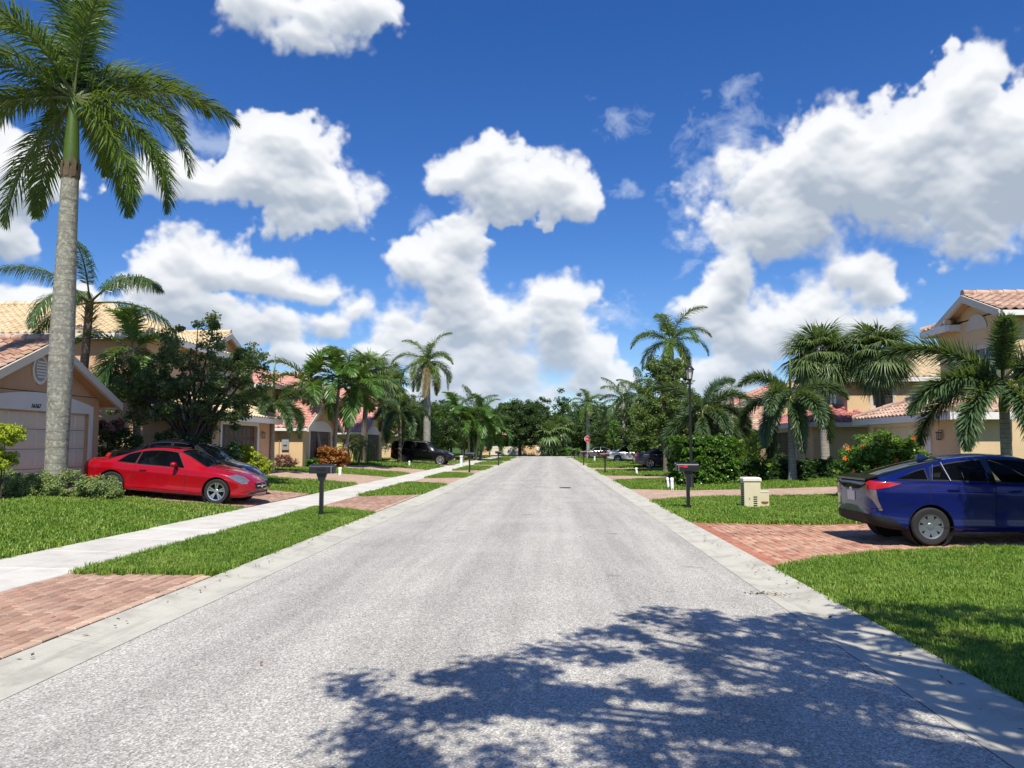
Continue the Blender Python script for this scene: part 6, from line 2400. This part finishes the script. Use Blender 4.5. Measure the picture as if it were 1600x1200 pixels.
m.prism([(1.10, -.018, 1.375), (1.32, -.018, 1.42), (1.14, -.008, 1.47)], (0, .036, 0))
m.build('roof_fin', M_BLUEP, rt, recalc=True)
m = MB()
m.prism([(-.03, -.62, 1.055), (.22, -.62, 1.128), (.20, -.62, 1.145), (-.03, -.62, 1.085)], (0, 1.24, 0))
m.build('tail_spoiler', M_GLOSSB, rt, recalc=True)
for s_ in (-1, 1):
    m = MB(); m.tube([(.955, s_ * .845, 1.05), (1.06, s_ * .665, 1.305)], .008, 5); m.tube([(1.252, s_ * .845, 1.045), (1.212, s_ * .625, 1.34)], .008, 5)
    m.build('window_trim', M_CHROME, rt)

# ---- black sport utility vehicle
SUV = dict(
    L=4.98, r=.39, rim=.28, axles=(1.02, 3.98), spokes=(6, 'split', M_RIM), cat='SUV', gap=.06,
    zt=[(0, 1.25), (.04, 1.55), (.10, 1.74), (.28, 1.83), (.9, 1.875), (2.0, 1.885), (2.7, 1.85), (2.95, 1.77), (3.25, 1.53), (3.55, 1.28), (3.7, 1.205), (4.1, 1.165), (4.5, 1.10), (4.78, 1.0), (4.93, .86), (4.98, .74)],
    zs=[(0, 1.10), (.3, 1.15), (1.5, 1.14), (2.8, 1.11), (3.5, 1.09), (4.2, 1.04), (4.7, .93), (4.98, .68)],
    wm=[(0, .74), (.05, .84), (.2, .93), (.8, .975), (2.5, .97), (4.0, .98), (4.5, .95), (4.8, .86), (4.94, .74), (4.98, .6)],
    wr=[(0, .66), (.3, .72), (1.5, .72), (2.6, .70), (3.2, .74), (3.7, .82), (4.5, .76), (4.98, .5)],
    zb=[(0, .48), (.3, .36), (1.0, .31), (3.8, .30), (4.6, .32), (4.98, .42)],
    side_windows=[(.30, .92, .36, .86, .05, .07), (1.02, 1.92, 1.02, 1.90, .05, .07), (2.0, 3.12, 2.0, 2.72, .05, .07)],
    ws=(3.62, 2.86, .80, .66), bw=(.02, .16, .6, .6), glass=G_DARK, glass_f=G_MID,
    seams=[(.98, (.5, 1.13), 0), (1.96, (.40, 1.12), 0), (3.12, (.42, 1.10), 0)], hseams=[(1.3, 3.3, .42, .42)],
    mirror=(2.98, 1.24), handles=[(1.2, 1.0), (2.15, 1.0)], cabin=(.6, 3.4), seats=((2.1, .66), (1.1, .62)),
    regions=[
        ('headlight', M_HEAD, 'xz', [(4.55, .98), (4.72, 1.0), (4.96, .88), (4.98, .80), (4.75, .85)], lambda c, nn: abs(c.y) > .45),
        ('tail_light', M_RED_L, 'xz', [(-.05, 1.25), (.12, 1.2), (.2, .85), (-.05, .85)], lambda c, nn: abs(c.y) > .62),
        ('grille', M_PLAST, 'yz', [(-.62, .52), (.62, .52), (.62, .80), (-.62, .80)], front_face),
    ])
M_BLACKP = paint_mat('black_paint', (.006, .006, .008), .2, .1, .25)
rt, cv = car('sport_utility_vehicle', 'black SUV with chrome trim parked nose to the pavement', SUV, M_BLACKP, (-7.5 - 4.98, 61.2, .24), 0)
rt.rotation_euler = (0, .03, 0)
for s_ in (-1, 1):
    m = MB(); m.tube([(.30, s_ * .93, 1.20), (1.0, s_ * .935, 1.19), (3.1, s_ * .93, 1.15)], .012, 5); m.tube([(.93, s_ * .90, 1.22), (.99, s_ * .80, 1.70)], .03, 6)
    m.build('chrome_strip', M_CHROME, rt)
    m = MB(); m.tube([(.5, s_ * .66, 1.88), (.55, s_ * .66, 1.925), (2.4, s_ * .66, 1.93), (2.55, s_ * .66, 1.875)], .016, 6); m.build('roof_rail', M_CHROME, rt)

# ---- saloons
SEDAN = dict(
    L=4.70, r=.33, rim=.225, axles=(1.02, 3.78), spokes=(5, 'plain', M_RIM),
    zt=[(0, .86), (.05, .98), (.15, 1.04), (.5, 1.07), (.9, 1.16), (1.35, 1.35), (1.75, 1.43), (2.2, 1.45), (2.6, 1.42), (2.9, 1.33), (3.2, 1.16), (3.5, 1.015), (3.7, .975), (4.1, .91), (4.4, .81), (4.6, .67), (4.70, .54)],
    zs=[(0, .80), (.15, .91), (.6, .955), (1.5, .94), (2.6, .91), (3.4, .88), (3.9, .82), (4.3, .72), (4.70, .48)],
    wm=[(0, .62), (.05, .73), (.2, .83), (.7, .90), (2.0, .905), (3.7, .91), (4.1, .88), (4.4, .79), (4.6, .64), (4.70, .48)],
    wr=[(0, .5), (.4, .66), (.9, .60), (1.6, .56), (2.5, .56), (2.9, .62), (3.5, .72), (4.2, .62), (4.70, .35)],
    zb=[(0, .42), (.2, .30), (.6, .24), (3.9, .20), (4.4, .21), (4.70, .30)],
    side_windows=[(1.02, 1.32, 1.25, 1.34, .03, .045), (1.36, 2.02, 1.36, 2.0, .03, .045), (2.08, 3.05, 2.08, 2.72, .03, .045)],
    ws=(3.50, 2.78, .72, .58), bw=(.72, 1.40, .62, .53), glass=G_DARK, glass_f=G_MID,
    seams=[(2.05, (.3, .93), 0), (3.10, (.3, .90), 0), (1.2, (.62, .94), 0)], hseams=[(1.3, 3.1, .32, .30)],
    mirror=(2.86, .98), handles=[(1.45, .83), (2.25, .81)], cabin=(.9, 3.4),
    regions=[
        ('headlight', M_HEAD, 'xz', [(4.1, .80), (4.25, .84), (4.55, .69), (4.6, .59), (4.3, .67)], lambda c, nn: abs(c.y) > .42),
        ('tail_light', M_RED_L, 'xz', [(-.05, .97), (.30, .93), (.25, .84), (-.05, .80)], lambda c, nn: abs(c.y) > .30),
        ('grille', M_PLAST, 'yz', [(-.45, .36), (.45, .36), (.5, .52), (-.5, .52)], front_face),
    ], NS=48)
M_NAVYP = paint_mat('navy_grey_paint', (.030, .034, .045), .5, .3, .3)
M_SILVP = paint_mat('silver_paint', (.62, .63, .65), .5, .2, .3)
M_GREYP = paint_mat('grey_paint', (.11, .115, .125), .5, .3, .3)
_c = car('car', 'black saloon parked close behind the red coupe', SEDAN, M_BLACKP, (-8.75 - 4.7, 23.3, zg(-12.9) + .02), 0)[0]
_c.rotation_euler = (0, .085, 0)
_c.scale = (1, 1, 1.13)
car('car', 'dark grey blue saloon half hidden by the shrubs past the hedge', SEDAN, M_NAVYP, (PXX(993, 54.6), 55.5, .07), 0)
car('car', 'silver white saloon parked beyond the dark saloon', SEDAN, M_SILVP, (PXX(948, 73.0), 74.0, .06), 0)
car('car', 'dark grey saloon facing the street near the stop sign', SEDAN, M_GREYP, (PXX(905, 96) + 4.7, 97.0, .05), R(180))
car('car', 'black saloon behind the silver saloon', SEDAN, M_BLACKP, (PXX(965, 80.5) + 1.0, 81.5, .08), 0)
# ================================================================== street furniture, person
M_WPVC = plain('white_plastic', (.72, .74, .74), .45, .06, 6)
M_CREAMBOX = plain('cream_cabinet', (.62, .56, .37), .5, .08, 5)
M_CAP = plain('cabinet_lid', (.70, .66, .52), .5, .05, 5)
M_FLAG = plain('red_flag', (.48, .02, .03), .45, .1)
M_SIGNR = plain('sign_red', (.48, .018, .02), .45, .06, 8)


def mailbox(x, y, face, label, flag=True):
    """black post-mounted mailbox, its door towards the street"""
    root = thing('mailbox', label, 'mailbox', (x, y, zg(x, y) - .03), 0, 'black mailboxes along the street')
    s = face      # +1: the street lies at +x
    m = MB()
    m.box(-.042, .042, -.042, .042, 0, .86); m.box(-.052, .052, -.052, .052, 0, .14)
    m.prism([(-.06, -.045, .86), (.06, -.045, .86), (.12, -.045, 1.03), (-.12, -.045, 1.03)], (0, .09, 0))
    m.build('post', M_BLACK, root, recalc=True)
    m = MB()
    L0, L1, hw, z0 = -.27, .27, .105, 1.03
    arc = [(hw * math.cos(t), z0 + .13 + .085 * math.sin(t)) for t in np.linspace(0, math.pi, 13)]
    prof = [(hw, z0), *arc, (-hw, z0)]
    m.prism([(L0, y_, z_) for y_, z_ in prof], (L1 - L0, 0, 0))
    m.build('box', M_BLACK, root, smooth=35, recalc=True)
    m = MB()
    xd = s * (L1 + .004)
    m.prism([(xd, y_ * 1.03, z0 + (z_ - z0) * 1.02) for y_, z_ in prof], (s * .022, 0, 0))
    door = m.build('mailbox_door', M_BLACK, root, smooth=35, recalc=True)
    m = MB(); m.tube([(xd + s * .03, -.03, z0 + .19), (xd + s * .05, -.03, z0 + .20), (xd + s * .05, .03, z0 + .20), (xd + s * .03, .03, z0 + .19)], .007, 6); m.build('knob', M_GREY, door)
    m = MB(); m.box(xd - s * .03 - .005, xd - s * .03 + .005, -hw - .006, hw + .006, z0, z0 + .17); m.build('silver_rim', M_GREY, door)
    if flag:
        m = MB()
        m.box(s * .06 - .16, s * .06 + .02, -hw - .016, -hw - .008, z0 + .10, z0 + .125); m.box(s * .06 - .06, s * .06 + .035, -hw - .018, -hw - .010, z0 + .085, z0 + .15)
        m.build('flag', M_FLAG if face < 0 else M_BLACK, root)
    return root


mailbox(-5.22, 17.6, 1, 'black mailbox on the near verge beside the pavement slabs')
mailbox(3.62, 20.3, -1, 'black mailbox with red flag near the utility boxes')
mailbox(PXX(733.7, 46.5), 46.5, 1, 'black mailbox on the verge in front of the black SUV')
mailbox(PXX(779, 63), 63, 1, 'black mailbox farthest along the pavement side')
mailbox(PXX(945, 45.5), 45.5, -1, 'black mailbox on the lawn before the silver saloon')
mailbox(PXX(911.6, 64), 64, -1, 'black mailbox between the kerb and the grey saloon')
mailbox(PXX(897.5, 92), 92, -1, 'black mailbox nearest the stop sign')

# utility cabinets
root = thing('utility_cabinet', 'tall cream utility cabinet with slotted vents on the lawn', 'utility box', (5.30, 20.6, zg(5.3) - .02))
m = MB(); m.box(-.21, .21, -.19, .19, 0, .74); cab = m.build('cabinet', M_CREAMBOX, root)
m = MB(); m.box(-.235, .235, -.215, .215, .741, .80); m.prism([(-.235, -.215, .80), (.235, -.215, .80), (.20, -.18, .835), (-.20, -.18, .835)], (0, .40, 0)); m.build('lid', M_CAP, root, recalc=True)
for k in range(5):
    m = MB(); m.box(.02, .12, -.197, -.189, .10 + k * .055, .125 + k * .055); m.build('vent_slot', M_DARK, cab)
for k in range(11):
    m = MB(); m.box(-.218, -.209, -.12, .12, .10 + k * .055, .125 + k * .055); m.build('vent_slot', M_DARK, cab)
m = MB(); m.tube([(-.08, -.195, .30), (-.08, -.21, .30)], .014, 8); m.build('lock', M_GREY, cab)
root = thing('utility_cabinet', 'small rust stained cream utility box beside the tall cabinet', 'utility box', (5.66, 20.75, zg(5.66) - .02))
m = MB(); m.box(-.125, .125, -.12, .12, 0, .43); m.build('cabinet', M_CREAMBOX, root)
m = MB(); m.box(-.135, .135, -.13, .13, .431, .465); m.build('lid', M_CAP, root)
m = MB(); m.poly([(.09 * math.cos(t) * (1 + .25 * math.sin(3 * t)) + .01, -.1235, .16 + .05 * math.sin(t) * (1 + .3 * math.cos(2 * t))) for t in np.linspace(0, 6.28, 18)[:-1]]); m.build('rust_stain', plain('rust', (.19, .085, .035), .9, .3, 20), root)


def marker(x, y, hgt, r, label, tilt=0.):
    root = thing('marker_post', label, 'marker post', (x, y, zg(x, y) - .03))
    root.rotation_euler = (tilt * .5, tilt, 0)
    m = MB(); m.lathe([(r, 0), (r, hgt), (r * .96, hgt + .004)], 14, 'z'); m.build('pipe', M_WPVC, root, smooth=40)
    m = MB(); m.lathe([(r * 1.18, hgt - .09), (r * 1.18, hgt), (r * .9, hgt + .025), (.001, hgt + .03)], 14, 'z'); m.build('cap', M_WPVC, root, smooth=40)


marker(PXX(1044, 29.2), 29.2, .46, .045, 'left one of two white pipes before the clipped hedge', -.10)
marker(PXX(1049.5, 28.9), 28.9, .46, .06, 'right one of two white pipes before the clipped hedge', -.03)
marker(PXX(995, 43), 43, .42, .06, 'leaning white pipe on the lawn before the dark saloon', -.12)
marker(PXX(532, 36.5), 36.5, .38, .075, 'white capped pipe just right of the nearest mailbox')
marker(PXX(640, 52), 52, .40, .06, 'white pipe on the lawn left of the SUV wheel')
marker(PXX(929, 76), 76, .55, .08, 'white pipe in front of the silver saloon')
marker(PXX(721, 57), 57, .85, .11, 'stout cream post at the nose of the SUV')

# street lamp
lp = AT(1077, 566, 29.3)
root = thing('street_lamp', 'black post lamp with glass lantern in front of the clipped hedge', 'street lamp', (lp.x, 29.3, zg(lp.x) - .03))
Ht = lp.z - zg(lp.x)
m = MB()
m.lathe([(.12, 0), (.12, .10), (.085, .16), (.085, .55), (.06, .62), (.055, 1.4), (.042, Ht - .72), (.06, Ht - .70), (.06, Ht - .66), (.03, Ht - .62)], 16, 'z')
m.build('post', M_BLACK, root, smooth=35)
m = MB()
z0 = Ht - .62
for k in range(6):
    a = 2 * math.pi * k / 6
    m.tube([(.085 * math.cos(a), .085 * math.sin(a), z0), (.15 * math.cos(a), .15 * math.sin(a), z0 + .36)], .010, 5)
m.lathe([(.03, z0 - .04), (.09, z0 - .01), (.09, z0 + .012), (.001, z0 + .012)], 12, 'z')
m.lathe([(.19, z0 + .36), (.185, z0 + .385), (.11, z0 + .47), (.05, z0 + .51), (.03, z0 + .55), (.035, z0 + .58), (.001, z0 + .63)], 16, 'z')
m.build('lantern_frame', M_BLACK, root, smooth=35)
m = MB(); m.lathe([(.08, z0 + .015), (.142, z0 + .355)], 6, 'z'); m.build('lantern_pane', M_LAMP_G, root)

# stop sign
sx_ = PXX(918, 94)
root = thing('stop_sign', 'red octagonal STOP sign on a thin post at the junction', 'sign', (sx_, 94, .0))
m = MB(); m.box(-.03, .03, .0, .05, 0, 2.85); m.build('post', M_GREY, root)
m = MB(); m.prism([(.40 * math.cos(R(22.5 + 45 * k)), -.015, 2.42 + .40 * math.sin(R(22.5 + 45 * k))) for k in range(8)], (0, .012, 0)); bd = m.build('sign_border', M_WHITE, root, recalc=True)
m = MB(); m.prism([(.37 * math.cos(R(22.5 + 45 * k)), -.020, 2.42 + .37 * math.sin(R(22.5 + 45 * k))) for k in range(8)], (0, .004, 0)); m.build('sign_face', M_SIGNR, root, recalc=True)
link('lettering', text_mesh('STOP', .30, M_WHITE), root, (0, -.026, 2.42), (R(90), 0, 0))

# hydrant across the junction
hx_ = PXX(765, 117)
root = thing('fire_hydrant', 'red fire hydrant before the white garage door across the junction', 'hydrant', (hx_, 117, .0))
m = MB(); m.lathe([(.17, 0), (.17, .06), (.11, .08), (.11, .52), (.14, .54), (.14, .58), (.11, .62), (.06, .70), (.03, .71), (.03, .76), (.001, .77)], 14, 'z'); m.build('barrel', M_SIGNR, root, smooth=35)
for s_ in (-1, 1):
    m = MB(); m.lathe([(.06, s_ * .08), (.06, s_ * .19), (.04, s_ * .21), (.001, s_ * .21)], 10, 'x', (0, 0, .42)); m.build('outlet_cap', M_SIGNR, root)
m = MB(); m.lathe([(.075, -.08), (.075, -.20), (.001, -.21)], 10, 'y', (0, 0, .36)); m.build('outlet_cap', M_SIGNR, root)

# leaves and twigs blown into the gutters
M_LITTER = plain('dry_leaf_litter', (.16, .09, .045), .9, .4, 30)
r_ = np.random.default_rng(9)
C = []
for k in range(150):
    if r_.random() < .5: C.append((r_.uniform(GL - .02, GL + .25), r_.uniform(5, 22), .034))
    else: C.append((r_.uniform(GRR - .35, GRR + .03), r_.uniform(4, 17), .030))
for k in range(26): C.append((r_.uniform(XL, XR), r_.uniform(4.5, 30), .068))
gx_ = GR(1195, 928, .01)
for k in range(40): C.append((gx_.x + r_.normal() * .12, gx_.y + r_.normal() * .05, .012 + abs(r_.normal()) * .006))
C = np.array(C)
Nn = r_.normal(size=C.shape) * .25 + np.array([0, 0, 1]); Nn /= np.linalg.norm(Nn, axis=1, keepdims=True)
v, f = leaf_quads(C, Nn, .055, .022, r_)
tag(link('leaf_litter', tri_mesh('leaf_litter', v, f, M_LITTER)), 'dry leaf litter scattered along the gutters', 'leaves', kind='stuff')

# cracked cover plates in the asphalt
for i, (px, py, lb) in enumerate(((846, 730.5, 'dark round cover set in the street far ahead'), (883, 762, 'dark oval patch set in the asphalt half way down the street'))):
    q = GR(px, py, .06)
    root = thing('manhole_cover', lb, 'manhole cover', (q.x, q.y, .056))
    root.scale = (.55, .55, 1)
    m = MB(); m.lathe([(.34, 0), (.34, .012), (.30, .014), (.001, .014)], 24, 'z'); m.build('cover', M_GREY if i == 0 else M_PLAST, root)
    m = MB(); m.lathe([(.40, -.01), (.40, .008), (.345, .008), (.345, -.01)], 24, 'z'); m.build('frame', M_PLAST, root)

# the far walker: one body mesh grown on a skeleton
def walker(x, y, z, hgt, label):
    root = thing('person', label, 'person', (x, y, z))
    s = hgt / 1.72
    J = {'pelvis': (0, 0, .95), 'waist': (0, .01, 1.10), 'chest': (0, .02, 1.32), 'neck': (0, .03, 1.47), 'head0': (0, .04, 1.56), 'head1': (0, .05, 1.68),
         'hl': (-.09, 0, .92), 'kl': (-.10, .16, .50), 'al': (-.10, .06, .09), 'tl': (-.10, .22, .04), 'hr': (.09, 0, .92), 'kr': (.10, -.02, .49), 'ar': (.10, -.26, .12), 'tr': (.10, -.12, .04),
         'sl': (-.19, .02, 1.41), 'el': (-.25, -.08, 1.14), 'wl': (-.24, .06, .92), 'fl': (-.23, .10, .84), 'sr': (.19, .02, 1.41), 'er': (.25, .06, 1.14), 'wr': (.25, .20, .95), 'fr': (.24, .24, .87)}
    RD = {'pelvis': .145, 'waist': .13, 'chest': .155, 'neck': .06, 'head0': .085, 'head1': .085, 'hl': .095, 'kl': .062, 'al': .045, 'tl': .035, 'hr': .095, 'kr': .062, 'ar': .045, 'tr': .035,
          'sl': .06, 'el': .045, 'wl': .032, 'fl': .035, 'sr': .06, 'er': .045, 'wr': .032, 'fr': .035}
    E = [('pelvis', 'waist'), ('waist', 'chest'), ('chest', 'neck'), ('neck', 'head0'), ('head0', 'head1'), ('pelvis', 'hl'), ('hl', 'kl'), ('kl', 'al'), ('al', 'tl'), ('pelvis', 'hr'), ('hr', 'kr'), ('kr', 'ar'), ('ar', 'tr'),
         ('chest', 'sl'), ('sl', 'el'), ('el', 'wl'), ('wl', 'fl'), ('chest', 'sr'), ('sr', 'er'), ('er', 'wr'), ('wr', 'fr')]
    names = list(J)
    me = bpy.data.meshes.new('body')
    me.from_pydata([tuple(c * s for c in J[k]) for k in names], [(names.index(a), names.index(b_)) for a, b_ in E], [])
    ob = bpy.data.objects.new('body', me); COL.objects.link(ob)
    md = ob.modifiers.new('skin', 'SKIN')
    for i, k in enumerate(names):
        sv = me.skin_vertices[0].data[i]
        sv.radius = (RD[k] * s, RD[k] * s * .85)
        sv.use_root = k == 'pelvis'
    ob.modifiers.new('sub', 'SUBSURF').levels = 2
    bpy.context.view_layer.update()
    ev = bpy.data.meshes.new_from_object(ob.evaluated_get(bpy.context.evaluated_depsgraph_get()))
    bpy.data.objects.remove(ob)
    skin = plain('skin', (.42, .26, .19), .6, .08); shirt = plain('pale_shirt', (.62, .62, .60), .8, .08); short = plain('dark_shorts', (.03, .03, .035), .8, .15); hair = plain('dark_hair', (.02, .015, .012), .7, .2)
    for mt in (skin, shirt, short, hair): ev.materials.append(mt)
    for p_ in ev.polygons:
        c = p_.center / s
        p_.use_smooth = True
        if c.z > 1.62 or (c.z > 1.54 and c.y < .03): p_.material_index = 3
        elif .98 < c.z < 1.475 and not (abs(c.x) > .22 and c.z < 1.2): p_.material_index = 1
        elif .55 < c.z <= .98 and abs(c.x) < .2: p_.material_index = 2
        else: p_.material_index = 0
    link('body', ev, root)
    return root


walker(PXX(840, 108), 107.5, .03, 1.62, 'person in pale top and dark shorts walking at the far junction')
